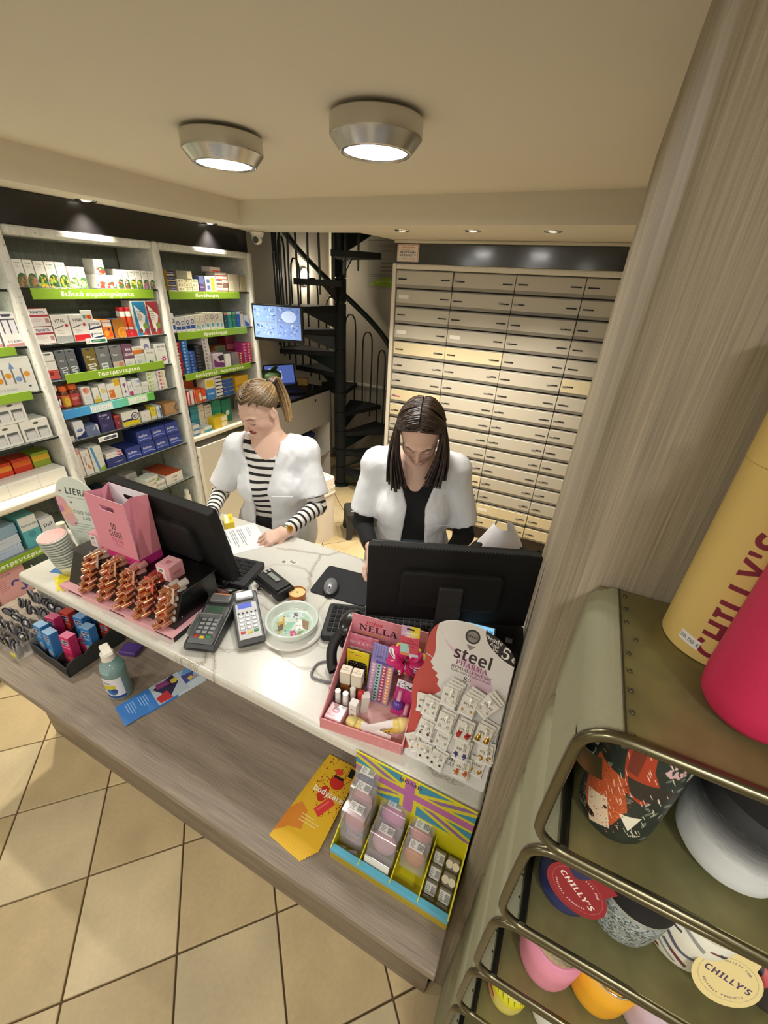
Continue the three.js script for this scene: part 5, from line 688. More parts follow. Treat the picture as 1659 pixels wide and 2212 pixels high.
// ---------- displays, trays and leaflets at the customers' side ----------
const clearBox = phys({ color: 0xf4f2f4, roughness: .12, transmission: .8, thickness: 0, ior: 1.45 });
{
  // mask stand
  const t = thing('mask_display', 'oval pastel LIERAC mask display board behind the stack of round masks', 'display stand', [-1.555, CT, -.70], deg(12));
  const F = cPage.add(330, 520, (g, w, h) => {
    fill(g, '#d6e0d6', 0, 0, w, h); for (const [c, x, y, r] of [['#d98f9c', .06, .34, .15], ['#e0a58a', .14, .44, .16], ['#b87ab0', .05, .4, .07], ['#d8a0a8', .22, .52, .13], ['#c96f80', .9, .42, .11], ['#e3b7b0', .9, .42, .13], ['#c7ddd2', .75, .3, .2]]) { g.globalAlpha = .75; disc(g, c, x * w, y * h, r * w); } g.globalAlpha = 1; disc(g, '#b54f68', .9 * w, .44 * h, .08 * w, .12 * w);
    for (const [x, y] of [[.12, .18], [.3, .3], [.78, .3], [.85, .36], [.82, .56], [.88, .7], [.3, .56], [.9, .62]]) disc(g, '#8f4560', x * w, y * h, 9, 6);
    txt(g, 'LIERAC', w * .5, h * .17, 54, '#4b5250', { w: '', rot: .03 }); fill(g, '#97a29c', w * .24, h * .235, w * .5, 4); txt(g, 'DUO MASK', w * .55, h * .41, 32, '#7f8f8a', { w: '' }); txt(g, 'LAB', w * .55, h * .475, 30, '#7f8f8a', { w: '' }); lines(g, '#9aa6a0', w * .28, h * .55, w * .5, 4, 17, 4); lines(g, '#b78a92', w * .6, h * .8, w * .25, 4, 22, 6);
  });
  const s = new THREE.Shape(); s.moveTo(-.05, .0); s.lineTo(.10, .0); s.bezierCurveTo(.12, .12, .12, .22, .06, .30); s.bezierCurveTo(.01, .36, -.10, .35, -.105, .24); s.bezierCurveTo(-.105, .16, -.06, .10, -.05, 0);
  part(t, 'board', uvPlan(extrude(s, .003), F, -.105, .115, 0, .335), cMat, [0, 0, -.02], [-.1, 0, 0]); part(t, 'cup', lathe([[0, .001], [.046, .001], [.05, .03], [.047, .032], [0, .032]], 36), std(0xcfc79a, .5), [.0, 0, .055]);
  const mk = (() => { const q = new THREE.Shape(); q.absarc(0, 0, .046, .5, 2 * PI - .5); q.quadraticCurveTo(.048, 0, .046 * Math.cos(.5), .046 * Math.sin(.5)); return q; })(), rim = xf(extrude(mk, .004, .0008), [0, 0, 0], [-PI / 2, 0, 0]), pad = xf(extrude(mk, .0035, .001), [0, 0, 0], [-PI / 2, 0, 0], [.86, 1, .86]).translate(0, .0025, 0);
  const rm = std(0xc9cec4, .4), pm = [std(0xdba9a4, .45), std(0x8f9690, .5)];
  for (let i = 0; i < 12; i++) { const m = thing('mask_pack', i === 11 ? 'round mask pack with pink top, uppermost of the LIERAC stack' : `round pale-rimmed mask pack, ${ORD[Math.min(9, 10 - i)] || 'last'} below the pink one`, 'mask', [-1.565 - i * .0022 + rr(-.002, .002), CT + .0335 + i * .0098, -.642 + i * .0012], .2 + rr(-.12, .12), 'stack of round masks'); m.rotation.x = .10; m.rotation.z = -.06; part(m, 'rim', rim, rm); part(m, 'pad', pad, pm[i === 11 ? 0 : 1]); if (i === 0) m.userData.label = 'round pale-rimmed mask pack at the bottom of the LIERAC stack'; }
  const wb = thing('pump_bottle', 'white bottle with red print at the left end of the marble', 'bottle', [-1.665, CT, -.70]); part(wb, 'body', lathe([[0, 0], [.026, 0], [.028, .005], [.028, .09], [.02, .105], [0, .106]], 28), M.white); part(wb, 'cap', cyl(.017, .015, .035, 24).translate(0, .1055, 0), M.cream); part(wb, 'label', uvRect(new THREE.CylinderGeometry(.0284, .0284, .05, 28, 1, true, -.9, 1.8).translate(0, .05, 0), cPage.add(60, 40, face({ bg: '#e8e4de', d: [['#b8384a', .35, .4, .2], ['#a82c4a', .65, .5, .2]] }))), cMat);
  const bb = thing('water_bottle', 'clear bottle with blue cap behind the mask display', 'bottle', [-1.50, CT, -.80]); part(bb, 'body', lathe([[0, 0], [.03, 0], [.032, .006], [.032, .13], [.02, .165], [.013, .175], [0, .176]], 28), M.clear); part(bb, 'cap', cyl(.017, .016, .022, 24).translate(0, .1755, 0), std(0x3584d4, .4)); one('white_carton', 'plain white carton between mask display and pink bag', 'box', bbox(.05, .16, .035, .002), M.white, [-1.462, CT, -.80], [0, .3, 0]);
  const Fy = cPage.add(200, 280, (g, w, h) => { fill(g, '#e2d433', 0, 0, w, h); fill(g, '#8f5a3a', 14, 14, 50, 24); lines(g, '#a3982c', 20, 60, 150, 5, 18, 4); for (let i = 0; i < 26; i++) fill(g, '#5f5a34', rr(90, 185), rr(170, 260), 6, 6); });
  [0, 1, 2].forEach((i) => one('leaflet', `yellow leaflet, ${['lowest', 'middle', 'top'][i]} of the pile before the masks`, 'leaflet', sheet(.1, .13, .001, Fy), cMat, [-1.497 + i * .006, CT + i * .0012, -.618 - i * .004], [0, deg(-24 + i * 9), 0], 'yellow leaflets'));
  one('leaflet', 'blue leaflet pushed under the mask stack', 'leaflet', sheet(.1, .06, .001, cPage.add(160, 100, (g, w, h) => { fill(g, '#2b6fae', 0, 0, w, h); fill(g, '#dfe6ea', 8, 8, 34, 16); lines(g, '#7aa8d4', 60, 40, 80, 3, 16, 4); })), cMat, [-1.575, CT, -.632], [0, .3, 0]);
}
{
  // condom tray
  const t = thing('counter_tray', 'dark grey scalloped tray holding small condom boxes on the ledge', 'tray', [-1.462, LT, -.53], deg(-2.5)), W = .235, D = .20, m = M.charcoal;
  const wave = (w, h0, h1, n) => { const p = [[-w / 2, 0], [w / 2, 0]], q = []; for (let i = 0; i <= 40; i++) { const u = i / 40; q.push([w / 2 - u * w, lerp(h1, h0, u) + .012 * Math.abs(Math.sin(u * PI * n))]); } return shapeOf([...p, ...q]); };
  part(t, 'floor', boxAt(-W / 2, W / 2, .0, .004, -D / 2, D / 2, .001), m); part(t, 'front_wall', extrude(wave(W, .035, .035, 2), .004), m, [0, .002, D / 2 - .004]); part(t, 'side_wall', extrude(wave(D, .042, .075, 3), .004), m, [W / 2 - .004, .002, 0], [0, PI / 2, 0]); part(t, 'side_wall', extrude(wave(D, .042, .075, 3), .004), m, [-W / 2, .002, 0], [0, PI / 2, 0]); part(t, 'back_wall', boxAt(-W / 2, W / 2, .002, .11, -D / 2, -D / 2 + .004, .001), m);
  part(t, 'divider', extrude(wave(D * .9, .03, .07, 2), .003), m, [-.04, .004, 0], [0, PI / 2, 0]); part(t, 'divider', extrude(wave(D * .9, .03, .07, 2), .003), m, [.035, .004, 0], [0, PI / 2, 0]);
  const fr = (bg, bot, ringc) => cPage.add(140, 300, (g, w, h) => { fill(g, bg, 0, 0, w, h); if (bot) fill(g, bot, 0, h * .62, w, h * .38); g.fillStyle = '#e8e6ea'; g.beginPath(); g.roundRect(14, 34, 112, 58, 28); g.fill(); g.fillStyle = '#1f2a5c'; g.beginPath(); g.roundRect(20, 40, 100, 46, 22); g.fill(); txt(g, 'durex', w / 2, 63, 32, '#f1f1f6'); txt(g, ringc ? 'Classic' : 'Pleasure Max', w / 2, 122, ringc ? 24 : 18, '#f0e8f0'); if (ringc) { disc(g, '#d3d7dc', w / 2, 232, 44); disc(g, '#9aa6b4', w / 2, 232, 36); disc(g, '#c9d0d8', w / 2, 232, 22); disc(g, '#aab4c0', w / 2, 232, 10); } else { disc(g, '#d8a03a', w / 2 + 14, 250, 34, 20); disc(g, '#8a2a3a', w / 2 + 10, 252, 20, 11); } });
  const K = { blue: [fr('#3d86c9', '#3478be', true), cPage.side('#3a7fc2'), cPage.side('#8fb4d8')], pink: [fr('#d8306a', '#c22a5a', false), cPage.side('#c83068'), cPage.side('#e27a9c')], red: [fr('#c23a30', '#a82c2c', false), cPage.side('#a83230'), cPage.side('#c9564a')] };
  const c = (k, label, x, z, ry = .12, y = .0045, h = .118) => one('condom_box', label, 'condom box', carton(.043, h, .03, K[k][0], K[k][1], .001, K[k][2]), cMat, [-1.462 + x, LT + y, -.53 + z], [-.07, ry, 0], 'condom boxes in the dark tray');
  c('blue', 'blue condom box in the left front slot of the dark tray', -.078, .062, .0); c('blue', 'blue condom box in the middle front slot, foremost of all', -.015, .068, -.02); c('pink', 'pink condom box right of the foremost blue one', .055, .050); c('pink', 'pink condom box behind the left front blue one', -.082, .018); c('red', 'dark red condom box behind the two pink ones', -.066, -.022); c('blue', 'blue condom box at the right beneath the marble edge', .082, -.004, .15, .0045, .125); c('blue', 'blue condom box mostly hidden in the middle of the tray', .0, -.03); c('red', 'dark red condom box at the far right rear of the tray', .088, -.065, .1, .0045, .10); c('pink', 'pink condom box lying low beside the right divider', .062, .0, .3, .0045, .07); c('blue', 'deep blue condom box at the tray back', -.01, -.07, .05, .0045, .11);
  // clear tub of bagged accessories
  const b = thing('accessory_tub', 'clear plastic tub with a grey header card on the ledge left of the tray', 'container', [-1.70, LT, -.50], deg(-2)); const bw = .26, bd = .22;
  part(b, 'tub', join(boxAt(-bw / 2, bw / 2, 0, .002, -bd / 2, bd / 2, .0008), boxAt(-bw / 2, bw / 2, 0, .045, bd / 2 - .002, bd / 2, .0008), boxAt(-bw / 2, -bw / 2 + .002, 0, .06, -bd / 2, bd / 2, .0008), boxAt(bw / 2 - .002, bw / 2, 0, .06, -bd / 2, bd / 2, .0008)), M.clear);
  part(b, 'header_card', plate(.24, .19, .003, cPage.add(240, 190, (g, w, h) => { fill(g, '#a8a89f', 0, 0, w, h); for (let i = 0; i < 40; i++) { g.strokeStyle = '#85857e'; g.lineWidth = 3; g.beginPath(); g.moveTo(rr(0, w), rr(0, h)); g.lineTo(rr(0, w), rr(0, h)); g.globalAlpha = .35; g.stroke(); g.globalAlpha = 1; } })), cMat, [.0, .10, -bd / 2 + .01], [-.12, 0, 0]); part(b, 'price_tag', rbox(.03, .016, .002, .0008), std(0xd6cf2e, .5), [bw / 2 - .02, .02, bd / 2 + .001]);
  const bagG = xf(new THREE.SphereGeometry(.019, 18, 12), [0, .019, 0], [0, 0, 0], [1, 1.25, .55]), loop = xf(new THREE.TorusGeometry(.0165, .0022, 8, 28), [0, .024, .006], [0, 0, 0], [.85, 1.2, 1]), tagG = rbox(.008, .018, .0012, .0005, 1), bm = [phys({ color: 0x8d8a90, roughness: .25, transmission: .35, thickness: 0 }), phys({ color: 0x77747c, roughness: .25, transmission: .3, thickness: 0 })];
  let n = 0; for (let r = 0; r < 5; r++) for (let k = 0; k < 7; k++) { const col = n % 9 === 4 ? 'yellow-tagged' : n % 7 === 3 ? 'white-tagged' : 'plain', a = thing('bagged_accessory', `${col} grey bag with black loop, row ${['one at the front', 'two', 'three', 'four', 'five at the back'][r]}, ${ORD[k]} from left`, 'accessory', [-1.70 - .108 + k * .034 + rr(-.005, .005) + r * .004, LT + .004 + r * .017, -.50 + .088 - r * .038 + rr(-.005, .005)], rr(-.6, .6), 'bagged accessories in the clear tub'); a.rotation.x = rr(-.35, .1); a.rotation.z = rr(-.5, .5); part(a, 'bag', bagG, bm[n % 2]); part(a, 'loop', loop, M.rubber); if (col !== 'plain' || rnd() < .35) part(a, 'tag', tagG, col === 'yellow-tagged' ? std(0xc8cc3a, .5) : M.paper, [.006, .03, .011], [0, 0, rr(-1, 1)]); n++; }
  one('purple_packet', 'purple packet with white tag tucked under the marble right of the tray', 'packet', rbox(.07, .02, .05, .006, 3), std(0x5a3f8c, .5), [-1.27, LT + .0105, -.60], [0, .3, 0]);
  // hand sanitiser
  const s = thing('sanitizer_bottle', 'pump bottle of blue hand gel with white flip top on the wooden ledge', 'bottle', [-1.152, LT, -.474], deg(-18));
  const sx = (g) => g.applyMatrix4(new THREE.Matrix4().makeScale(1, 1, .8)); part(s, 'bottle', sx(lathe([[0, .001], [.042, .001], [.046, .006], [.046, .115], [.038, .138], [.018, .15], [.017, .156], [0, .156]], 44)), phys({ color: 0xd9ecea, roughness: .06, transmission: .75, thickness: 0, ior: 1.4 })); part(s, 'gel', sx(lathe([[0, .004], [.0435, .004], [.0438, .118], [.0436, .119], [0, .119]], 40)), phys({ color: 0x5f9ea2, roughness: .2, transmission: .25, thickness: 0 }));
  const Fl = cPage.add(300, 200, (g, w, h) => { fill(g, '#e9e8ea', 0, 0, w, h); fill(g, '#2b4f94', 0, h - 26, w, 26); txt(g, 'Naturaderm', w * .42, 44, 34, '#2a3038'); lines(g, '#b5b8bd', 30, 80, 120, 5, 17, 4); poly(g, '#d6c93a', [[150, 75], [250, 60], [250, 110], [150, 125]]); disc(g, '#3f78b8', 215, 135, 38, 30); disc(g, '#2b4f94', 235, 120, 22); }); part(s, 'label', sx(uvRect(new THREE.CylinderGeometry(.0466, .0466, .088, 44, 1, true, -1.75, 3.5).translate(0, .058, 0), Fl)), cMat);
  part(s, 'cap', join(cyl(.020, .019, .026, 28).translate(0, .156, 0), cyl(.014, .013, .014, 24).translate(0, .182, 0)), M.white); part(s, 'nozzle', extrude(shapeOf([[-.018, 0], [.020, .004], [.034, -.002], [.03, .006], [.012, .017], [-.012, .015]]), .02, .003), M.white, [0, .194, -.01]);
  const Fb = cPage.add(200, 420, (g, w, h) => { fill(g, '#8fb4d4', 0, 0, w, h); poly(g, '#4c4a8a', [[60, 40], [130, 70], [150, 180], [90, 150], [40, 190]]); disc(g, '#c98a6a', 120, 52, 14); poly(g, '#d6c24a', [[90, 70], [120, 60], [130, 95], [100, 100]]); poly(g, '#c9d4dc', [[140, 20], [200, 0], [200, 200], [150, 200]]); poly(g, '#5f93c4', [[0, 20], [60, 60], [40, 120], [0, 90]]); fill(g, '#3d7fcf', 0, 205, w, 215); lines(g, '#a9cbf0', 30, 240, 130, 4, 15, 4); lines(g, '#a9cbf0', 30, 320, 130, 4, 15, 4); });
  const Fb2 = cPage.add(200, 420, (g, w, h) => { fill(g, '#b8c4cc', 0, 0, w, h); poly(g, '#2f2a4a', [[0, 40], [90, 30], [180, 120], [40, 190]]); poly(g, '#c2343a', [[110, 120], [200, 110], [190, 190], [130, 200]]); disc(g, '#e2c84a', 60, 50, 24); poly(g, '#8f3f7a', [[20, 90], [70, 80], [60, 170], [10, 160]]); fill(g, '#3d7fcf', 0, 205, w, 215); lines(g, '#a9cbf0', 30, 240, 130, 4, 15, 4); lines(g, '#a9cbf0', 30, 320, 130, 4, 15, 4); });
  for (let i = 0; i < 5; i++) one('leaflet', i < 4 ? `blue illustrated leaflet, ${['lowest', 'second', 'third', 'fourth'][i]} in the pile on the ledge` : 'blue illustrated leaflet with dark collage, top of the pile on the ledge', 'leaflet', sheet(.092, .2, .0009, i < 4 ? Fb : Fb2), cMat, [-1.01 + (i === 4 ? -.022 : rr(-.004, .004)), LT + i * .001, -.555 + (i === 4 ? .058 : rr(-.004, .004))].map((v, k) => k === 2 && i === 4 ? -.502 : v), [0, deg(-19 + rr(-2, 2)), 0], 'blue leaflets on the ledge');
  const Ff = cPage.add(220, 470, (g, w, h) => { fill(g, '#e0b32a', 0, 0, w, h); poly(g, '#d8862e', [[0, 300], [60, 330], [80, 420], [0, 440]]); for (let i = 0; i < 320; i++) { const x = rr(0, 1), y = rr(0, 1), d = Math.hypot(x - .62, (y - .3) * 1.6); if (d < .62) disc(g, ['#8a2a1c', '#b8391f', '#6e2018'][i % 3], x * w, y * h, rr(1.5, 4)); } disc(g, '#c92f24', 130, 130, 44, 38); fill(g, '#2a1714', 96, 92, 62, 16); disc(g, '#d8452f', 112, 70, 26, 18); disc(g, '#c2301f', 88, 215, 30, 46); g.save(); g.translate(130, 275); g.rotate(.5); fill(g, '#d83a3a', -26, -60, 52, 110); fill(g, '#e86a60', -14, -40, 10, 80); g.restore(); txt(g, 'bodycare', 118, 205, 44, '#f6f1ea', { rot: .0 }); fill(g, '#1c1a16', 168, 18, 34, 52); lines(g, '#e9d48a', 40, 350, 130, 3, 16, 5); });
  for (let i = 0; i < 8; i++) one('flyer', i === 7 ? 'yellow bodycare flyer on top of the fanned stack by the bath tray' : `yellow bodycare flyer, ${i === 0 ? 'bottom one' : ORD[7 - i] + ' from top'} of the fanned stack`, 'flyer', sheet(.104, .222, .0009, Ff), cMat, [-.372 + i * .0026, LT + i * .001, -.470 - i * .004], [0, deg(-6 + i * .9), 0], 'yellow bodycare flyers');
}
const dPage = new Page(2048), dMat = dPage.material({ roughness: .5 }), dGloss = dPage.material({ roughness: .22 });
// ---- pink cosmetics display
{
  const o = [-.278, CT, -.552], th = deg(8), t = thing('cosmetics_display', 'open pink cardboard display marked MISS NELLA with children\'s cosmetics', 'display box', o, th), W = .218, D = .242;
  const L = (x, y, z) => [o[0] + x * Math.cos(th) + z * Math.sin(th), o[1] + y, o[2] - x * Math.sin(th) + z * Math.cos(th)];
  const pk = std(0xe39aa4, .55), card = dPage.side('#e29aa4');
  part(t, 'floor', boxAt(-W / 2, W / 2, .0, .003, -D, 0, .0008), std(0xe9b9b6, .55));
  const Ff = dPage.add(430, 64, (g, w, h) => { fill(g, '#dd8f93', 0, 0, w, h); for (let i = 0; i < 36; i++) disc(g, '#f0c9c6', rr(0, w), rr(0, h), 2.2); }); part(t, 'front_wall', plate(W, .036, .004, Ff), dMat, [0, .0185, -.002]);
  const side = extrude(shapeOf([[0, 0], [D, 0], [D, .16], [D - .03, .165], [.012, .042], [0, .04]]), .003); part(t, 'side_wall', xf(side.clone(), [-W / 2, 0, 0], [0, PI / 2, 0]), pk); part(t, 'side_wall', xf(side.clone(), [W / 2 - .003, 0, 0], [0, PI / 2, 0]), pk);
  const Fb = dPage.add(420, 390, (g, w, h) => { fill(g, '#e0909f', 0, 0, w, h); for (let i = 0; i < 40; i++) disc(g, '#f0bcc4', rr(0, w), rr(0, h * .5), 2.4); txt(g, 'miss', w * .3, h * .1, 40, '#c8243a', { f: 'serif', w: 'italic bold' }); txt(g, 'NELLA', w * .36, h * .21, 62, '#43202c', { f: 'serif' }); fill(g, '#d89a3a', w * .1, h * .3, w * .36, 7); });
  part(t, 'back_card', plate(W, .198, .003, Fb), dMat, [0, .099, -D + .022], [0, 0, 0]);
  const P = (name, label, cat, w, h, d, draw, side, [x, y, z], ry = 0, rx = 0, rz = 0, gl) => { const F = dPage.add(Math.round(w * 2400), Math.round(h * 2400), draw), m = one(name, label, cat, carton(w, h, d, F, dPage.side(side), .0008), gl ? dGloss : dMat, L(x, y, z)); m.rotation.set(rx, th + ry, rz, 'YXZ'); return m; };
  P('hair_tie_card', 'pink carded hair set at the back left of the cosmetics display', 'cosmetics', .09, .14, .004, (g, w, h) => { fill(g, '#dc7f9c', 0, 0, w, h); txt(g, 'HAIR & TICK', w / 2, h * .2, 34, '#f3c9d6'); fill(g, '#c24a78', w * .35, h * .08, w * .3, 8); fill(g, '#ece3e6', 0, h * .33, w, h * .2); for (let i = 0; i < 6; i++) disc(g, '#8a5a70', w * (.12 + .15 * i), h * .42, 7); disc(g, '#d63f9a', w * .5, h * .75, w * .4, h * .2); }, '#d9a0b2', [-.066, .004, -.192], 0, -.05);
  P('hair_net_card', 'yellow card with black dotted net in the cosmetics display', 'cosmetics', .064, .115, .004, (g, w, h) => { fill(g, '#e6cf2a', 0, 0, w, h); fill(g, '#c23a6a', w * .35, h * .1, w * .3, 6); fill(g, '#8a7a1a', w * .1, h * .05, w * .2, 8); g.fillStyle = '#241d1c'; g.beginPath(); g.roundRect(8, h * .3, w - 16, h * .66, 30); g.fill(); for (let j = 0; j < 9; j++) for (let i = 0; i < 6; i++) disc(g, '#d9cfae', 26 + i * 21 + (j % 2) * 9, h * .36 + j * 20, 3.4); }, '#d9c22a', [-.068, .004, -.155], .03, -.08);
  P('straw_pack', 'tall violet pack of patterned strips leaning in the cosmetics display', 'cosmetics', .066, .168, .006, (g, w, h) => { fill(g, '#8f86c4', 0, 0, w, h); for (let i = 0; i < 12; i++) poly(g, '#a9a2d8', [[w * .5, h * .1], [w * (i / 12), 0 - 20], [w * (i / 12 + .04), -20]]); for (let i = 0; i < 9; i++) fill(g, '#7a72b2', i * 18, 0, 7, h * .26); txt(g, 'NAIL FILES', w * .55, h * .2, 22, '#3f3a70'); fill(g, '#574fa0', w * .2, h * .27, w * .75, 18); ['#cfa0c0', '#a9d0c9', '#b0455f', '#e0976a'].forEach((c, k) => { fill(g, c, w * (.06 + k * .235), h * .32, w * .2, h * .66); for (let i = 0; i < 12; i++) poly(g, ['#f2e8ee', '#263a40', '#f4e3e6', '#f4ece0'][k], [[w * (.08 + k * .235), h * (.34 + i * .053)], [w * (.22 + k * .235), h * (.345 + i * .053)], [w * (.14 + k * .235), h * (.375 + i * .053)]]); }); }, '#8a82bc', [.004, .004, -.115], -.05, -.32);
  P('polish_blister', 'magenta blister card with violet and pink polish bottles', 'cosmetics', .06, .095, .003, (g, w, h) => { fill(g, '#cf2f86', 0, 0, w, h); fill(g, '#e4e0ea', 0, 0, w, h * .22); for (let i = 0; i < 22; i++) disc(g, '#2b2b33', rr(0, w), rr(0, h * .22), 3); g.strokeStyle = '#2a2a2e'; g.lineWidth = 9; g.beginPath(); g.arc(w * .6, h * .1, 14, 0, 3); g.stroke(); }, '#c22f7c', [.079, .004, -.095], -.1, -.5);
  [['violet', 0x6a3fb0, .066, -.089], ['pink', 0xd8608f, .09, -.070]].forEach(([k, c, x, z]) => { const b = thing('polish_bottle', `small round ${k} polish bottle on the magenta card`, 'nail polish', L(x, .010 + (k === 'violet' ? .02 : 0), z), th); b.rotation.x = -.45; part(b, 'flask', xf(new THREE.SphereGeometry(.0155, 24, 16), [0, .016, 0], [0, 0, 0], [1, .9, .7]), phys({ color: c, roughness: .12, transmission: .25, thickness: 0, clearcoat: 1 })); part(b, 'cap', cyl(.006, .005, .026, 18).translate(0, .029, 0), std(0xd9a0b8, .4)); });
  // scrunchie with its card: a ruffled ring
  const g = new THREE.TorusGeometry(.030, .017, 26, 110), p = g.attributes.position; for (let i = 0; i < p.count; i++) { const v = V().fromBufferAttribute(p, i), a = Math.atan2(v.y, v.x), c = V(Math.cos(a), Math.sin(a), 0).multiplyScalar(.030), d = v.clone().sub(c), k = 1 + .26 * Math.sin(a * 13) + .22 * Math.sin(a * 7 + 2) + .2 * N.noise(v.x * 90, v.y * 90, v.z * 90); d.multiplyScalar(k); p.setXYZ(i, c.x + d.x, c.y + d.y, c.z + d.z * .8); } g.computeVertexNormals();
  const sc = document.createElement('canvas'); sc.width = 512; sc.height = 128; { const q = sc.getContext('2d'); fill(q, '#cc1f6c', 0, 0, 512, 128); for (let i = 0; i < 13; i++) { const x = rr(0, 512), y = rr(10, 118), a = rr(0, 6); q.save(); q.translate(x, y); q.rotate(a); poly(q, '#f2ecee', [[-22, -8], [-4, -16], [12, -10], [20, 4], [6, 16], [-14, 12]]); q.strokeStyle = '#2a2228'; q.lineWidth = 2; for (const z of [-.5, 0, .5]) { q.beginPath(); q.moveTo(-16, 0); q.lineTo(14 * Math.cos(z), 14 * Math.sin(z)); q.stroke(); } q.restore(); } }
  const st = new THREE.CanvasTexture(sc); st.colorSpace = THREE.SRGBColorSpace; st.wrapS = st.wrapT = THREE.RepeatWrapping; st.repeat.set(2, 1);
  const scr = thing('scrunchie', 'magenta scrunchie with white petals hanging over the cosmetics display', 'scrunchie', L(.068, .155, -.148), th); part(scr, 'ruffle', g, std(0xffffff, .55, 0, { map: st })); part(scr, 'tag', plate(.046, .088, .001, dPage.add(130, 250, (q, w, h) => { fill(q, '#cf4a62', 0, 0, w, h); fill(q, '#c9a8c8', 0, 0, w * .5, h * .34); fill(q, '#e3d03c', w * .5, 0, w * .5, h * .34); fill(q, '#a9d0c8', 0, h * .6, w * .5, h * .3); fill(q, '#3a2228', w * .3, h * .07, w * .4, 14); txt(q, 'LOONEY', w * .5, h * .24, 26, '#f4f0ea'); txt(q, 'TUNES', w * .5, h * .34, 25, '#f4f0ea'); txt(q, 'Los', w * .5, h * .46, 26, '#3a1a24', { f: 'serif', w: 'italic' }); txt(q, 'Scrunchie', w * .5, h * .56, 24, '#3a1a24', { f: 'serif', w: 'italic' }); txt(q, 'Trio', w * .55, h * .67, 24, '#3a1a24', { f: 'serif', w: 'italic' }); fill(q, '#d98a5a', 0, h * .9, w * .5, h * .1); fill(q, '#c9cfe0', w * .5, h * .9, w * .5, h * .1); })), dMat, [.008, .088, .018], [-.12, 0, .05], 'hang tag reading LOONEY TUNES');
  const sy = thing('scrunchie', 'yellow scrunchie peeking out behind the magenta one', 'scrunchie', L(.068, .14, -.168), th); part(sy, 'ruffle', g, std(0xc9bf2e, .6), null, [0, 0, 1.2]);
  // small items in front
  const NE = dPage.add(80, 80, (q, w, h) => { fill(q, '#e6dcc9', 0, 0, w, h); txt(q, 'MISS', w / 2, 26, 16, '#9a7a4a'); txt(q, 'NELLA', w / 2, 46, 20, '#9a7a4a'); }), SE = dPage.side('#e4dccb');
  [[-.082, 'left'], [-.050, 'right']].forEach(([x, k]) => { const b = thing('lotion_bottle', `amber bottle with square cream cap, ${k} of the pair`, 'bottle', L(x, .0035, -.112), th + .05); part(b, 'bottle', bbox(.027, .055, .027, .004, 3), std(0x8f5a2a, .25)); part(b, 'cap', carton(.029, .042, .029, SE, SE, .0015, NE), dMat, [0, .0555, 0]); });
  [[-.089, -.07, 'leftmost'], [-.067, -.069, 'middle'], [-.054, -.088, 'rearmost']].forEach(([x, z, k]) => { const b = thing('lip_balm', `slim white lip balm tube, ${k} of three`, 'lip balm', L(x, .0035, z), th); part(b, 'tube', cyl(.0078, .0078, .035, 22), std(0xd9d4cf, .5)); part(b, 'cap', cyl(.008, .0076, .026, 22).translate(0, .0352, 0), M.whitegloss); });
  one('red_cap', 'red rounded cap behind the slim white tubes', 'cap', xf(new THREE.CapsuleGeometry(.0085, .05, 6, 18), [0, .034, 0]), std(0xc83038, .35), L(-.030, .0035, -.085));
  P('lip_box', 'pale pink box with red lips print in the front left corner', 'cosmetics', .046, .030, .046, (q, w, h) => { fill(q, '#e9b6bc', 0, 0, w, h); lines(q, '#c98a96', 10, h * .5, w * .5, 2, 14, 4); }, '#e6adb5', [-.078, .0035, -.032], -.06);
  one('lip_print', 'pink and silver lid card with red lips on the pale pink box', 'card', sheet(.043, .043, .0008, dPage.add(110, 110, (q, w, h) => { fill(q, '#ecc0c6', 0, 0, w, h); poly(q, '#f2eef0', [[w * .5, 0], [w, 0], [w, h], [w * .75, h]]); disc(q, '#c2323f', w * .48, h * .42, 26, 20); disc(q, '#3a1a20', w * .48, h * .3, 22, 8); disc(q, '#ecc0c6', w * .48, h * .44, 13, 5); txt(q, 'NELLA', w * .3, h * .78, 18, '#b8606f'); })), dGloss, L(-.078, .0337, -.032), [0, th - .06, 0]);
  P('mini_box', 'slim white box with heart top and lips print', 'cosmetics', .021, .062, .021, (q, w, h) => { fill(q, '#e9e4e0', 0, 0, w, h); txt(q, 'NELLA', w / 2, h * .3, 12, '#8a6a6a'); disc(q, '#a83a3c', w / 2, h * .62, 14, 9); disc(q, '#e9e4e0', w / 2, h * .62, 7, 2.5); }, '#e4dfdb', [-.036, .0035, -.052], -.1); P('mini_box', 'tilted slim white box behind the lips-print one', 'cosmetics', .021, .06, .021, (q, w, h) => fill(q, '#e2dcd6', 0, 0, w, h), '#ddd6d0', [-.022, .004, -.080], .5, 0, -.12);
  // two tubes of cream: round cap end to flat crimp
  const tubeG = (() => { const q = new THREE.CylinderGeometry(1, 1, 1, 40, 12), a = q.attributes.position; for (let i = 0; i < a.count; i++) { const v = a.getY(i) + .5, f = 1 - v; a.setXYZ(i, a.getX(i) * lerp(.0165, .0225, v), v * .092, a.getZ(i) * lerp(.0165, .0012, Math.pow(v, 1.1))); } q.computeVertexNormals(); return q; })();
  const Ft = dPage.add(220, 400, (q, w, h) => { fill(q, '#e9dfdc', 0, 0, w, h); q.save(); q.translate(w * .5, h * .5); q.rotate(-PI / 2); fill(q, '#e3bb52', -190, -34, 60, 68); poly(q, '#e0b84a', [[-190, -36], [90, -16], [90, 16], [-190, 36]]); txt(q, 'Ice', -70, -14, 40, '#2a2226', { f: 'serif', w: 'italic bold' }); txt(q, 'Cream', -60, 24, 38, '#2a2226', { f: 'serif', w: 'italic bold' }); txt(q, 'HAND CREAM', 30, 0, 19, '#a87a2c'); lines(q, '#c9a878', 110, -20, 60, 4, 12, 3); q.restore(); });
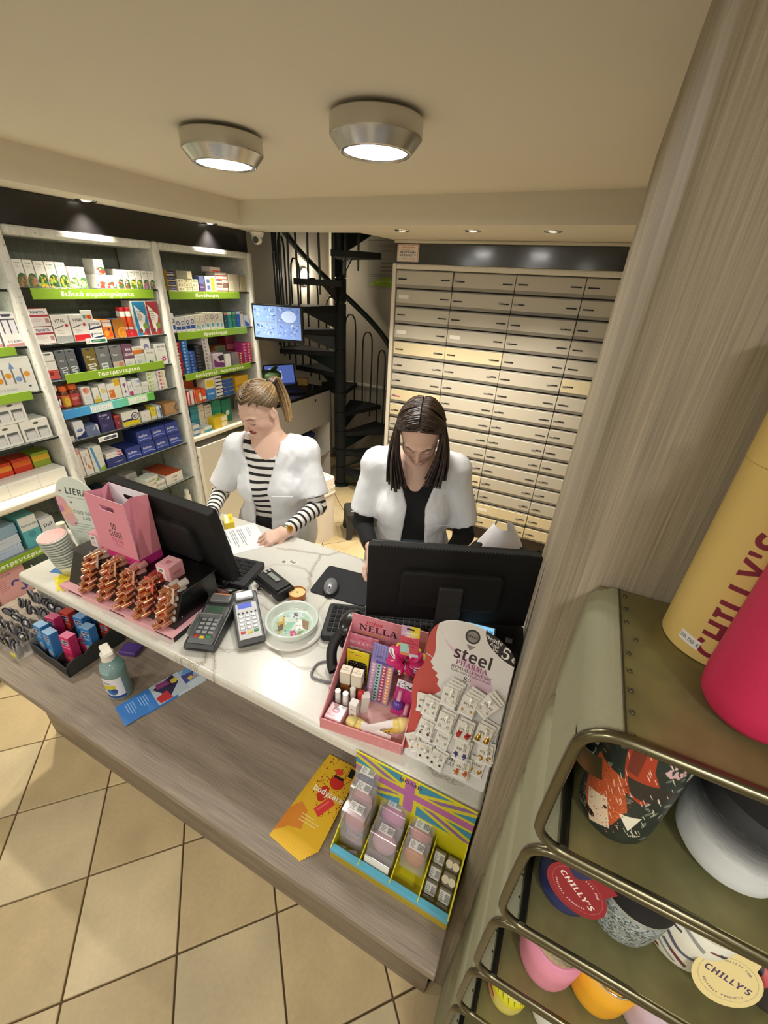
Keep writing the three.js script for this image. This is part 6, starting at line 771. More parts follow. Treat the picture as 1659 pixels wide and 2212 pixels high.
  const u = tubeG.attributes.uv, pp = tubeG.attributes.position; for (let i = 0; i < u.count; i++) u.setXY(i, lerp(Ft[0], Ft[2], clamp(.5 + pp.getX(i) / .05)), lerp(Ft[1], Ft[3], clamp(pp.getY(i) / .092)));
  const capG = lathe([[0, -.030], [.006, -.030], [.013, -.024], [.0172, -.010], [.0178, 0], [0, 0]], 36), stopG = lathe([[.0168, .0], [.0172, .012], [.0166, .013]], 36);
  [['front, cap to the left', .032, .018, -.018, -PI / 2 - .06, -.13], ['rear, cap to the right', .042, .035, -.045, PI / 2 + .18, .42]].forEach(([k, x, y, z, rz, ry]) => { const b = thing('cream_tube', `white and yellow ice cream hand cream tube, ${k}`, 'cream tube', L(x + (rz < 0 ? -.05 : .042), y, z + (rz < 0 ? -.008 : -.004)), th + ry); b.rotation.order = 'YXZ'; b.rotation.z = rz; b.rotation.x = rz < 0 ? -.15 : -.35; part(b, 'tube', tubeG, dMat); part(b, 'cap', capG, std(0xe9d68a, .35)); part(b, 'collar', stopG, std(0xe3c96a, .4)); });
}
// ---- earring display board
{
  const o = V(-.06, CT, -.575), a = deg(24.4), t = thing('earring_display', 'white and red steel pharma earring board with hooks beside the wood pier', 'display stand', [o.x, o.y, o.z]);
  const S = new THREE.Shape(); S.moveTo(-.10, 0); S.lineTo(.082, 0); S.quadraticCurveTo(.089, .0, .089, .008); S.lineTo(.081, .318); S.quadraticCurveTo(.06, .355, -.02, .366); S.bezierCurveTo(-.09, .365, -.115, .34, -.118, .30); S.bezierCurveTo(-.12, .27, -.108, .25, -.115, .23); S.bezierCurveTo(-.135, .20, -.128, .16, -.118, .13); S.lineTo(-.108, .008); S.quadraticCurveTo(-.107, 0, -.10, 0);
  const w0 = -.135, w1 = .095, h1 = .37, F = dPage.add(520, 840, (g, w, h) => {
    const X = (x) => (x - w0) / (w1 - w0) * w, Y = (y) => (1 - y / h1) * h; fill(g, '#e6e4e2', 0, 0, w, h);
    g.fillStyle = '#c24f48'; g.beginPath(); g.moveTo(0, Y(.37)); g.lineTo(X(-.095), Y(.355)); g.bezierCurveTo(X(-.115), Y(.32), X(-.088), Y(.285), X(-.095), Y(.262)); for (const [x, y] of [[-.099, .246], [-.09, .238], [-.092, .232], [-.076, .226], [-.08, .218], [-.07, .212], [-.072, .2], [-.058, .19], [-.075, .17], [-.09, .1], [-.10, .02]]) g.lineTo(X(x), Y(y)); g.lineTo(0, Y(0)); g.fill(); g.strokeStyle = '#f0ece8'; g.lineWidth = 4; g.beginPath(); g.moveTo(X(-.118), Y(.262)); g.lineTo(X(-.098), Y(.258)); g.stroke();
    g.globalAlpha = .5; g.fillStyle = '#d79cc0'; g.beginPath(); g.moveTo(X(-.1), Y(.345)); g.bezierCurveTo(X(-.09), Y(.3), X(-.04), Y(.29), X(.02), Y(.275)); g.bezierCurveTo(X(.06), Y(.25), X(.055), Y(.22), X(.04), Y(.21)); g.lineTo(X(.0), Y(.215)); g.bezierCurveTo(X(.01), Y(.26), X(-.05), Y(.28), X(-.07), Y(.30)); g.bezierCurveTo(X(-.09), Y(.32), X(-.1), Y(.34), X(-.1), Y(.345)); g.fill(); g.globalAlpha = 1;
    disc(g, '#33302e', X(-.02), Y(.338), 38); disc(g, '#8d8984', X(-.02), Y(.338), 29); txt(g, 'steel', X(-.02), Y(.338), 22, '#2a2826', { f: 'serif' }); poly(g, '#8f8c8a', [[X(-.03), Y(.317)], [X(-.008), Y(.317)], [X(-.019), Y(.305)]]); txt(g, 'steel', X(-.008), Y(.291), 86, '#33232c', { f: 'sans-serif', w: '' }); txt(g, 'PHARMA', X(-.006), Y(.269), 36, '#8c5074', { f: 'serif' }); txt(g, 'HYPOALLERGENIC', X(-.004), Y(.257), 22, '#5c4552', { f: 'serif' }); txt(g, 'Made with crystals from', X(-.004), Y(.249), 17, '#6a5a62', { f: 'serif' }); txt(g, 'S¤', X(-.008), Y(.236), 36, '#3c3036', { f: 'serif' });
    g.fillStyle = '#1e1b1a'; g.beginPath(); g.moveTo(X(.005), Y(.37)); g.bezierCurveTo(X(.0), Y(.335), X(.04), Y(.308), X(.1), Y(.302)); g.lineTo(X(.1), Y(.37)); g.fill(); txt(g, 'Desde', X(.026), Y(.347), 30, '#e6e4e2', { f: 'serif', rot: .12 }); txt(g, 'Από', X(.03), Y(.336), 24, '#e6e4e2', { rot: .12 }); txt(g, 'De', X(.034), Y(.327), 23, '#e6e4e2', { f: 'serif', rot: .12 }); txt(g, 'Da', X(.036), Y(.318), 24, '#e6e4e2', { f: 'serif', rot: .12 }); txt(g, '5', X(.058), Y(.327), 82, '#f0eeec', { f: 'serif', rot: .1 }); txt(g, '€', X(.075), Y(.319), 34, '#e6e4e2', { rot: .1 });
    txt(g, 'pharma', X(.01), Y(.045), 42, '#55484f', { f: 'serif' }); txt(g, 'BEAUTY', X(.008), Y(.03), 28, '#6a6268', { f: 'serif' });
  });
  part(t, 'board', uvPlan(extrude(S, .003, .0005), F, w0, w1, 0, h1), dMat, null, [-a, 0, 0]); part(t, 'easel', xf(extrude(shapeOf([[-.03, 0], [.03, 0], [.02, .2], [-.02, .2]]), .002), [0, 0, -.13], [.1, 0, 0]), M.white);
  const at = (u, v, w) => [o.x + u, o.y + v * Math.cos(a) + w * Math.sin(a), o.z - v * Math.sin(a) + w * Math.cos(a)];
  const Fe = dPage.add(110, 140, (g, w, h) => { fill(g, '#eae8e0', 0, 0, w, h); txt(g, 'steel', w / 2, h * .42, 30, '#5a565a', { w: '' }); fill(g, '#a9a5a6', w * .36, h * .55, w * .3, 3); lines(g, '#b5b1aa', w * .2, h * .86, w * .6, 1, 5, 3); disc(g, '#c9c6be', w / 2, h * .16, 5); });
  const cardG = plate(.034, .043, .0009, Fe), foldG = rbox(.036, .006, .004, .0015, 1), pegG = cyl(.0022, .0022, .035, 10).rotateX(PI / 2), tipG = new THREE.SphereGeometry(.0042, 14, 10).translate(0, 0, .035), barG = rbox(.026, .004, .003, .0015, 2);
  const heart = (() => { const s = new THREE.Shape(); s.moveTo(0, -.006); s.bezierCurveTo(-.009, 0, -.006, .007, 0, .003); s.bezierCurveTo(.006, .007, .009, 0, 0, -.006); return extrude(s, .002, .0012); })(), ball = (r) => new THREE.SphereGeometry(r, 16, 12), bolt = extrude(shapeOf([[-.003, .006], [.003, .006], [.002, .001], [.006, .001], [-.003, -.009], [0, -.002], [-.005, -.002]]), .0018, .0006), star = (() => { const s = []; for (let i = 0; i < 10; i++) { const r = i % 2 ? .003 : .0065; s.push([r * Math.sin(i * PI / 5), r * Math.cos(i * PI / 5)]); } return extrude(shapeOf(s), .002, .0008); })(), bell = lathe([[0, .007], [.003, .005], [.004, 0], [.006, -.004], [0, -.004]].reverse(), 18), moon = xf(new THREE.TorusGeometry(.0045, .0017, 8, 20, 4.2), [0, 0, 0], [0, 0, .6]), leafG = xf(ball(.006), [0, 0, 0], [0, 0, -.5], [.6, 1.15, .3]), ring = new THREE.TorusGeometry(.003, .0009, 8, 20);
  const pearl = phys({ color: 0xe9e6e4, roughness: .2, clearcoat: 1 }), red = phys({ color: 0xb01c26, roughness: .15, clearcoat: 1 }), blu = phys({ color: 0x25257c, roughness: .2, clearcoat: 1 }), ora = phys({ color: 0xcf6a2a, roughness: .15, clearcoat: 1 }), dk = std(0x1f1b1c, .3), gar = phys({ color: 0x5a1a20, roughness: .15, clearcoat: 1 });
  const E = [['silver pearl studs', -.035, .194, 0, ball(.0035), pearl, 3], ['tiny gold studs', .010, .194, -.1, ball(.0026), M.gold, 3], ['crystal studs, card twisted', .049, .207, -.55, ball(.003), M.chrome, 2], ['clear crystal studs, left edge', -.070, .150, -.05, ball(.0028), M.chrome, 1], ['dark blue stones, half hidden at left', -.090, .149, .15, ball(.0025), blu, 0], ['dark red stones', -.070, .093, -.02, ball(.0032), gar, 1], ['thin silver rings', -.030, .134, -.05, ring, M.chrome, 2], ['large red hearts', .015, .135, .0, heart, red, 1], ['gold bells', .057, .141, -.08, bell, M.gold, 1], ['grey stones under the rings', -.027, .085, -.1, ball(.0025), M.steel, 0], ['blue lightning bolts', .020, .084, .02, bolt, blu, 1], ['gold crescent moons', .070, .098, .12, moon, M.gold, 1], ['single stud, card tilted at lower left', -.091, .045, .6, ball(.0026), M.gold, 0], ['black and white studs', -.059, .036, .1, ball(.0026), dk, 1], ['black dots', -.026, .034, -.12, ball(.0026), dk, 1], ['orange flowers', .030, .042, .05, star, ora, 1], ['gold leaf and red stone', .060, .057, -.05, leafG, M.gold, 0], ['small white stones at the back', .066, .150, -.2, ball(.002), pearl, 0]];
  E.forEach(([k, u, v, rz, eg, em, n], i) => {
    const w = [.024, .030, .026, .022, .010, .018, .026, .030, .020, .010, .022, .016, .008, .013, .016, .018, .008, .008][i];
    const d = thing('earring_card', `white earring card with ${k}`, 'earrings', at(u, v, w), 0, 'earring cards on the steel board'); d.rotation.set(-a + .06, 0, rz); part(d, 'card', cardG, dMat); part(d, 'fold', foldG, M.paper, [0, -.0225, .001]);
    for (const s of [-1, 1]) part(d, 'earring', eg, em, [s * .0095, -.011 + s * .001, .0022], s < 0 && (eg === bolt || eg === moon) ? [0, PI, 0] : null);
    for (let q = 1; q <= n; q++) { const b = copyOf(d, `plain-backed earring card, ${['first', 'second', 'third'][q - 1]} behind the one with ${k}`, at(u + .003 * q, v + .006 * q, w - .004 * q)); b.rotation.set(-a + .06, 0, rz - .05 * q); }
    if (n || i === 12) { const p = part(t, 'hook', pegG, M.whitegloss); const q = at(u + .004, v + .017, .0185); p.position.set(q[0] - o.x, q[1] - o.y, q[2] - o.z); p.rotation.x = -a; part(p, 'hook_tip', tipG, M.whitegloss, [0, 0, -.017]); if (i < 4) part(p, 'hook_bar', barG, M.white, [0, .003, -.016]); }
  });
}
// ---- yellow bath display tray on the ledge
{
  const x0 = -.272, x1 = .029, zf = -.398, zb = -.526, t = thing('bath_display_tray', 'bright yellow divided display tray with blue rim and flag-printed back', 'tray', [0, 0, 0]), y = LT, ye = std(0xd8cf1c, .5);
  part(t, 'floor', boxAt(x0, x1, y, y + .003, zb, zf, .0008), ye); const Ff = dPage.add(600, 90, (g, w, h) => { fill(g, '#b9a32c', 0, 0, w, h); fill(g, '#6fbcd6', 0, 0, w, 30); lines(g, '#a08c24', 20, 48, 560, 2, 16, 5); }); part(t, 'front_wall', plate(x1 - x0, .044, .003, Ff), dMat, [(x0 + x1) / 2, y + .022, zf]); part(t, 'rim', boxAt(x0, x1, y + .0435, y + .046, zf - .012, zf + .0018, .001), std(0x5fb4d2, .45));
  const sd = extrude(shapeOf([[0, 0], [-zb + zf, 0], [-zb + zf, .12], [0, .046]]), .003), dv = extrude(shapeOf([[0, 0], [-zb + zf, 0], [-zb + zf, .085], [0, .046]]), .0022); part(t, 'side_wall', xf(sd.clone(), [x0, y + .001, zf], [0, PI / 2, 0]), ye); part(t, 'side_wall', xf(sd.clone(), [x1 - .003, y + .001, zf], [0, PI / 2, 0]), ye); [-.196, -.115, -.045].forEach((x) => part(t, 'divider', xf(dv.clone(), [x, y + .001, zf], [0, PI / 2, 0]), ye));
  const Fb = dPage.add(620, 520, (g, w, h) => { fill(g, '#d8cf1c', 0, 0, w, h); const H = h * .52; g.save(); g.beginPath(); g.rect(0, 10, w, H); g.clip(); fill(g, '#3f93b4', 0, 10, w, H); const L = (c, t) => { g.strokeStyle = c; g.lineWidth = t; for (const [a, b, cc, d] of [[0, 0, w, H + 10], [w, 0, 0, H + 10]]) { g.beginPath(); g.moveTo(a, b); g.lineTo(cc, d); g.stroke(); } }; L('#dccf30', 74); L('#8f6aa8', 26); g.strokeStyle = '#dccf30'; g.lineWidth = 90; g.beginPath(); g.moveTo(w * .48, 0); g.lineTo(w * .48, H + 10); g.moveTo(0, H * .5); g.lineTo(w, H * .5); g.stroke(); g.strokeStyle = '#b86aa8'; g.lineWidth = 52; g.beginPath(); g.moveTo(w * .48, 0); g.lineTo(w * .48, H + 10); g.moveTo(0, H * .5); g.lineTo(w, H * .5); g.stroke(); g.restore(); txt(g, 'BOMB', w * .48, 42, 40, '#4a3a5a'); fill(g, '#e3d826', 0, 0, w, 10); });
  part(t, 'back_card', plate(x1 - x0, .257, .003, Fb), dMat, [(x0 + x1) / 2, y + .129, zb + .002]);
  const lab = dPage.add(90, 60, (g, w, h) => { fill(g, '#ecebe9', 0, 0, w, h); lines(g, '#8f8f8f', 8, 10, 34, 5, 9, 4); for (let i = 0; i < 12; i++) fill(g, '#77777a', 50 + i * 3, 10, 1 + (i * 7) % 3, 38); }), labG = sheet(.036, .022, .0006, lab), ballG = new THREE.SphereGeometry(1, 26, 18);
  const bomb = (k, c, x, yy, z, w, h, d, rx, sh = [1, 1, 1]) => { const b = thing('bath_bomb_box', `clear box with ${k}`, 'bath bomb', [x, y + yy, z]); b.rotation.x = rx; part(b, 'box', carton(w, h, d, [0, 0, 0, 0], [0, 0, 0, 0], .0012), clearBox); part(b, 'bomb', xf(ballG.clone(), [0, h * .47, 0], [0, 0, 0], [w * .44 * sh[0], h * .44 * sh[1], d * .42 * sh[2]]), std(c, .75, 0, { bumpMap: tGrain, bumpScale: .0008 })); part(b, 'label', labG, dMat, [0, h + .0004, 0]); return b; };
  bomb('pink cone bath bomb, front of the left column', 0xc9949e, -.234, .052, -.452, .062, .096, .042, -.08, [1, 1.02, 1]); bomb('rose bath bomb, middle of the left column', 0xc98e98, -.234, .075, -.487, .062, .105, .028, -.06); bomb('dark blue bath bomb, rear of the left column', 0x4a4c78, -.234, .10, -.513, .062, .11, .020, -.03);
  bomb('grey box under the pink cone one', 0xb59aa0, -.234, .0035, -.452, .062, .046, .042, 0); bomb('pink base box under the rose one', 0xb9909a, -.234, .0035, -.487, .062, .07, .028, 0); bomb('lilac base box under the dark blue one', 0x8f84a0, -.234, .0035, -.513, .062, .095, .02, 0);
  bomb('lilac pink bath bomb, rear of the second column', 0xc97fae, -.156, .052, -.500, .070, .076, .044, -.25); bomb('pale pink bath bomb, middle of the second column', 0xc9a0aa, -.156, .028, -.452, .070, .074, .044, -.25); bomb('support box at the back of the second column', 0xb8a0a8, -.156, .0035, -.503, .068, .046, .036, 0); bomb('coral bath bomb, rear of the third column', 0xc98274, -.080, .050, -.500, .060, .064, .036, -.2); bomb('orange and green bath bomb, front of the third column', 0xcf8f5a, -.080, .024, -.464, .060, .066, .034, -.2); bomb('support box at the back of the third column', 0xbfa890, -.080, .0035, -.503, .058, .044, .034, 0);
  const wb = thing('bath_bomb_box', 'white-backed clear box lying at the front of the second column', 'bath bomb', [-.156, y + .006, -.415]); wb.rotation.x = -.3; part(wb, 'box', carton(.066, .05, .02, [0, 0, 0, 0], [0, 0, 0, 0]), clearBox); part(wb, 'backing', rbox(.064, .032, .002, .001, 1), M.white, [0, .034, .0112]);
  const pb = [[0x5a1c8c, -.251, -.412, 'left'], [0x7a2fb8, -.221, -.416, 'right']]; pb.forEach(([c, x, z, k]) => { const b = thing('bath_gem', `shiny purple foil gem at the tray front, ${k} of two`, 'bath gem', [x, y + .0035, z], .3); part(b, 'wrap', rbox(.026, .03, .014, .004, 2), clearBox, [0, .0155, 0]); part(b, 'gem', xf(ballG.clone(), [0, .018, .002], [0, 0, 0], [.0105, .0095, .006]), phys({ color: c, roughness: .12, metalness: .6 })); });
  const disc2 = xf(new THREE.CylinderGeometry(.0085, .0085, .004, 24), [0, 0, 0], [PI / 2, 0, 0]);
  let n = 0; for (let r = 0; r < 4; r++) for (let k = 0; k < 2; k++) { const kind = (r + k * 3 + 2) % 4 === 1 || (k === 1 && r < 2) ? 'white discs' : r === 3 && k ? 'a red bead' : 'a rounded grey label'; const b = thing('bath_pack', `flat clear pack with ${kind}, ${['rear', 'second', 'third', 'front'][r]} row ${k ? 'right' : 'left'}, right column`, 'bath pack', [-.026 + k * .034, y + .034 - r * .0085, -.502 + r * .029]); b.rotation.x = -.75; part(b, 'pack', rbox(.030, .034, .012, .003, 2), phys({ color: 0xb5ada4, roughness: .15, transmission: .5, thickness: 0 })); if (kind === 'white discs') for (const s of [-1, 1]) part(b, 'disc', disc2, M.cream, [s * .0078, .004, .007]); else if (kind === 'a red bead') part(b, 'bead', ballG.clone().scale(.006, .006, .006), phys({ color: 0x9a2a3c, roughness: .1, clearcoat: 1 }), [0, 0, .006]); else part(b, 'label', plate(.024, .024, .0006, lab), dMat, [0, .002, .0066]); n++; }
}
// ---------- olive trunk-style shelf tower with drinking bottles ----------
{
  const x0 = .075, W = .56, zb = -.496, zf = -.278, y0 = 1.68, pitch = .207, H = .197, r = .03, xs = .104;
  const tO = dataTex(512, 512, (u, v) => { const a = fbm(u * 5, v * 5, 5), b = fbm(u * 16 + 3, v * 16, 3), s = 0, k = 1 + .22 * a + .1 * b; return [(124 + 14 * a) * k - 30 * s, (118 + 6 * b) * k - 34 * s, 78 * k - 26 * s]; });
  const olive = std(0xffffff, .38, .35, { map: rep(tO, 2.2, 2.2), bumpMap: tO, bumpScale: .0004 }), fab = std(0x9d9c80, .62, .1, { bumpMap: rep(tWeave, 26, 26), bumpScale: .0006 }), rimM = std(0x6b6650, .28, .9), rodM = std(0x15150f, .4, .3), riv = std(0x4a4733, .4, .6);
  const t = thing('trunk_shelf', 'olive metal and fabric tower of stacked open cases against the wood pier', 'shelf'), x1 = x0 + W;
  const outer = (o) => { const s = [], q = r - o * .6; for (let i = 0; i <= 8; i++) { const a = PI / 2 + i / 8 * PI / 2; s.push([x0 + o + q + q * Math.cos(a), H - o - q + q * Math.sin(a)]); } for (let i = 0; i <= 8; i++) { const a = PI + i / 8 * PI / 2; s.push([x0 + o + q + q * Math.cos(a), o + q + q * Math.sin(a)]); } return s; };
  const leftC = shapeOf([[xs, H], ...outer(0), [xs, 0], [xs, .004], ...outer(.004).reverse(), [xs, H - .004]]), D = zf - zb;
  const lg = uvBox(extrude(leftC, D)), og = uvBox(join(boxAt(xs, x1, H - .0045, H, 0, D, .001), boxAt(xs, x1, 0, .0045, 0, D, .001), boxAt(x1 - .004, x1, 0, H, 0, D, .001), boxAt(x0 + .01, x1, .002, H - .002, 0, .004, .001)));
  const rimP = []; for (const [cx, cy, a0] of [[x0 + r, H - r, PI / 2], [x0 + r, r, PI]]) for (let i = 0; i <= 6; i++) { const a = a0 + i / 6 * PI / 2; rimP.push([cx + r * Math.cos(a), cy + r * Math.sin(a), D]); }
  rimP.unshift([x1 - .06, H, D], [x0 + r + .1, H, D]); rimP.push([x0 + r + .1, 0, D], [x1 - .06, 0, D], [x1, .05, D], [x1, H - .05, D]);
  const rimG = tube(rimP, .0055, 160, 10, true), barG = join(rod([xs, .008, .004], [xs, .008, D], .0045, 10)), capG = xf(new THREE.SphereGeometry(.0025, 10, 6, 0, 7, 0, PI / 2), [0, 0, 0]), bandG = boxAt(xs + .001, xs + .003, H, H + .0012, 0, D, .0004);
  for (let i = 0; i < 8; i++) {
    const y = y0 - H - i * pitch; if (y < -.01) break;
    const c = part(t, 'case', og, olive, [0, Math.max(y, .002), zb]); part(c, 'fabric_side', lg, fab); part(c, 'rim', rimG, rimM); part(c, 'floor_bar', barG, rodM);
    if (i === 0) { part(c, 'seam', bandG, riv); for (let k = 0; k < 9; k++) part(c, 'rivet', capG, riv, [xs + .008 + (k === 3 ? .008 : 0), H, .012 + k * .025]); part(c, 'corner_plate', xf(new THREE.CylinderGeometry(r + .0008, r + .0008, .022, 16, 1, true, -PI / 2, PI / 2).rotateX(PI / 2), [x0 + r, H - r, D - .011], [0, 0, 0]), M.brass); }
    else for (let k = 0; k < 7; k++) part(c, 'rivet', capG, riv, [xs - .008, .0045, .03 + k * .027]);
  }
  // ---- bottles: lathe with its own printed wrap
  const bp = new Page(2048), bm = bp.material({ roughness: .42 }), bmat2 = bp.material({ roughness: .6 });
  const bodyG = (prof, F) => { const g = lathe(prof, 56), u = g.attributes.uv, p = g.attributes.position; const h = Math.max(...prof.map((q) => q[1])); for (let i = 0; i < u.count; i++) u.setXY(i, lerp(F[0], F[2], u.getX(i)), lerp(F[1], F[3], clamp(p.getY(i) / h))); return g; };
  const wrap = (px, py, draw) => bp.add(px, py, draw), yOf = (i) => y0 - H - i * pitch + .0048;
  const cup = (R, h) => [[0, 0], [R * .62, 0], [R * .8, .004], [R * .93, .014], [R * .98, .03], [R, .06], [R, h], [0, h]];
  // packaging tube and raspberry bottle on top
  const Ft = wrap(900, 620, (g, w, h) => { fill(g, '#d9bd72', 0, 0, w, h); for (let i = 0; i < 2600; i++) { g.globalAlpha = .25; fill(g, i % 2 ? '#c2a45a' : '#e6cd8a', rr(0, w), rr(0, h), 2, 2); } g.globalAlpha = 1; txt(g, "CHILLY'S", w * .755, h * .60, 118, '#7c1f33', { rot: -PI / 2, w: '', sx: .9 }); g.save(); g.translate(w * .685, h * .91); g.rotate(.1); fill(g, '#e9e8e4', -32, -17, 64, 34); txt(g, '36,00 €', 0, 0, 19, '#77777a', { w: '' }); g.restore(); });
  const tb = thing('packaging_tube', 'tall yellow cardboard tube lettered CHILLY\'S on top of the trunk shelf', 'tube', [.193, y0 + .0005, -.447]); part(tb, 'tube', bodyG([[0, 0], [.0445, 0], [.045, .001], [.045, .20], [.044, .2004]], Ft), bmat2, null, [0, 1.25, 0]); part(tb, 'lid', lathe([[.044, .2006], [.0452, .201], [.0452, .298], [.0445, .3], [0, .3]], 56), std(0xd9bd72, .6));
  const rb = thing('drinking_bottle', 'matt raspberry red bottle on top of the trunk shelf', 'bottle', [.206, y0 + .0005, -.358]); part(rb, 'body', lathe([[0, 0], [.026, 0], [.033, .003], [.039, .012], [.041, .03], [.041, .19], [.036, .205], [.026, .215]], 60), std(0xc2234f, .55, 0, { bumpMap: rep(tGrain, 6, 6), bumpScale: .0003 })); part(rb, 'cap', lathe([[.026, .213], [.027, .216], [.027, .25], [.023, .255], [0, .255]], 48), std(0xc2234f, .5));
  const bot = (label, i, x, z, prof, F, ry, lid, lidMat, name = 'drinking_bottle', mat = bm) => { const b = thing(name, label, 'bottle', [x, yOf(i), z], ry); part(b, 'body', bodyG(prof, F), mat); if (lid) part(b, 'lid', lathe(lid, 44), lidMat); return b; };
  const jungle = (cs, n = 260, bg = '#1f2a26', sz = 1) => (g, w, h) => { fill(g, bg, 0, 0, w, h); for (let k = 0; k < n; k++) { g.save(); g.translate(rr(0, w), rr(0, h)); g.rotate(rr(0, 6.3)); g.fillStyle = cs[k % cs.length]; g.beginPath(); const L = rr(10, 34) * sz; g.moveTo(0, 0); g.quadraticCurveTo(L * .5, L * .35, L, 0); g.quadraticCurveTo(L * .5, -L * .35, 0, 0); g.fill(); g.strokeStyle = '#0f1513'; g.lineWidth = 1.3; for (let q = .2; q < 1; q += .16) { g.beginPath(); g.moveTo(L * q, -L * .14); g.lineTo(L * q + 3, L * .14); g.stroke(); } g.restore(); } };
  const tall = (R) => [[0, 0], [R * .7, 0], [R * .88, .004], [R * .97, .012], [R, .03], [R, .135], [R * .86, .158], [R * .62, .17], [0, .17]], capT = (R) => [[R * .62, .168], [R * .64, .17], [R * .6, .184], [0, .185]];
  const Ffox = wrap(640, 420, (g, w, h) => { jungle(['#3b4a40', '#7d8a78', '#c9cdb8', '#2a3a3c', '#5d4638', '#8f9a86'], 420)(g, w, h); const P = (c, a) => poly(g, c, a.map(([x, y]) => [x * w, y * h])); P('#a2381f', [[.40, .06], [.50, .0], [.53, .2], [.60, .38], [.55, .5], [.48, .46], [.44, .3]]); P('#6e2a1c', [[.43, .12], [.48, .04], [.49, .3], [.45, .3]]); P('#b5502a', [[.32, .42], [.46, .38], [.52, .6], [.5, .8], [.42, .9], [.34, .78], [.29, .58]]); P('#d8c3a8', [[.35, .72], [.44, .62], [.5, .84], [.42, .93]]); P('#2a2622', [[.46, .34], [.58, .3], [.68, .36], [.62, .46], [.5, .46]]); P('#e3ddc9', [[.5, .66], [.58, .62], [.56, .78]]); disc(g, '#1a1512', w * .405, h * .86, 18, 11); disc(g, '#1a1512', w * .45, h * .7, 5); disc(g, '#1a1512', w * .52, h * .8, 9); for (let i = 0; i < 260; i++) disc(g, i % 2 ? '#5a2414' : '#e2a07a', w * rr(.3, .52), h * rr(.4, .9), 1.6); for (let i = 0; i < 60; i++) { g.strokeStyle = '#ece4d2'; g.lineWidth = 1.6; const x = w * rr(.42, .62), y = h * rr(.1, .8); g.beginPath(); g.moveTo(x, y); g.lineTo(x + 10, y + 14); g.stroke(); } for (let i = 0; i < 40; i++) disc(g, '#c9a6a8', w * rr(.56, .64), h * rr(.06, .2), 4); });
  bot('bottle printed with a red fox among leaves, first tier of the trunk', 0, .150, -.341, tall(.0375), Ffox, 2.9, capT(.0375), M.rubber);
  const Fch = wrap(420, 300, (g, w, h) => { jungle(['#39463c', '#76806e', '#a9b09c', '#5a3f38'], 240)(g, w, h); for (const k of [.25, .75]) txt(g, "CHILLY'S", w * k, h * .5, 66, '#d9d9d2', { rot: -PI / 2, w: '' }); });
  bot('dark leafy bottle lettered CHILLY\'S behind the fox bottle', 0, .142, -.425, tall(.036), Fch, .9, capT(.036), M.rubber);
  bot('plain black bottle with grey lettering at the back of the first tier', 0, .245, -.45, tall(.036), wrap(300, 200, (g, w, h) => { fill(g, '#2b2d2d', 0, 0, w, h); for (const k of [.25, .75]) txt(g, "CHILLY'S", w * k, h * .5, 46, '#6f7270', { rot: -PI / 2, w: '' }); }), .9, capT(.036), M.rubber);
  bot('white cup with black sprayed upper half and black lid, first tier', 0, .258, -.357, cup(.05, .118), wrap(60, 240, (g, w, h) => { const q = g.createLinearGradient(0, 0, 0, h); q.addColorStop(0, '#101112'); q.addColorStop(.22, '#17181a'); q.addColorStop(.55, '#c9ced0'); q.addColorStop(1, '#dfe3e4'); g.fillStyle = q; g.fillRect(0, 0, w, h); for (let i = 0; i < 500; i++) { g.globalAlpha = .3; fill(g, i % 2 ? '#000' : '#fff', rr(0, w), rr(h * .2, h * .6), 1, 1); } g.globalAlpha = 1; }), 0, [[.0505, .117], [.0515, .120], [.050, .142], [.046, .15], [0, .15]], M.rubber, 'travel_cup', bmat2);
  bot('cup with black and white palm leaf print at the right edge, first tier', 0, .325, -.348, cup(.046, .12), wrap(420, 180, jungle(['#d9dcd6', '#8f9690', '#3f5a2c', '#e9ebe6', '#55605a'], 170, '#23282a', 1.5)), .4, [[.046, .119], [.047, .122], [.045, .14], [0, .143]], M.rubber, 'travel_cup');
  const blue = bot('dark blue bottle with red rounded hang tag, second tier', 1, .150, -.345, tall(.037), wrap(40, 200, (g, w, h) => { fill(g, '#1f2457', 0, 0, w, h); for (let i = 0; i < 500; i++) { g.globalAlpha = .25; fill(g, '#3a4f9a', rr(0, w), rr(h * .5, h), 2, 2); } g.globalAlpha = 1; }), 0, capT(.037), M.rubber);
  const tagF = (bg, ink) => bp.add(220, 300, (g, w, h) => { fill(g, bg, 0, 0, w, h); g.strokeStyle = ink; g.lineWidth = 1.5; g.beginPath(); g.arc(w / 2, h * .6, 92, 0, 7); g.globalAlpha = .4; g.stroke(); g.globalAlpha = 1; txt(g, "CHILLY'S", w / 2, h * .6, 38, ink, { w: '' }); for (const [s, a0, k] of [['CHILLYS.COM', -2.2, 1], ['REUSABLE PRODUCTS', 2.4, -1]]) for (let i = 0; i < s.length; i++) { const a = a0 + k * i * .12; g.save(); g.translate(w / 2 + 76 * Math.cos(a), h * .6 + 76 * Math.sin(a)); g.rotate(a + k * PI / 2); txt(g, s[i], 0, 0, 11, ink, { w: '' }); g.restore(); } });
  const tagS = (() => { const s = new THREE.Shape(); s.absarc(0, 0, .034, PI * .5 + .45, PI * 2.5 - .45); s.lineTo(.014, .05); s.lineTo(-.014, .05); return s; })(), tagG = (F) => uvPlan(extrude(tagS, .0008), F, -.034, .034, -.034, .056);
  part(blue, 'hang_tag', tagG(tagF('#8f1f2c', '#e6dcd6')), bm, [-.004, .088, .0395], [-.18, -.25, -.5], 'red hang tag reading CHILLY\'S');
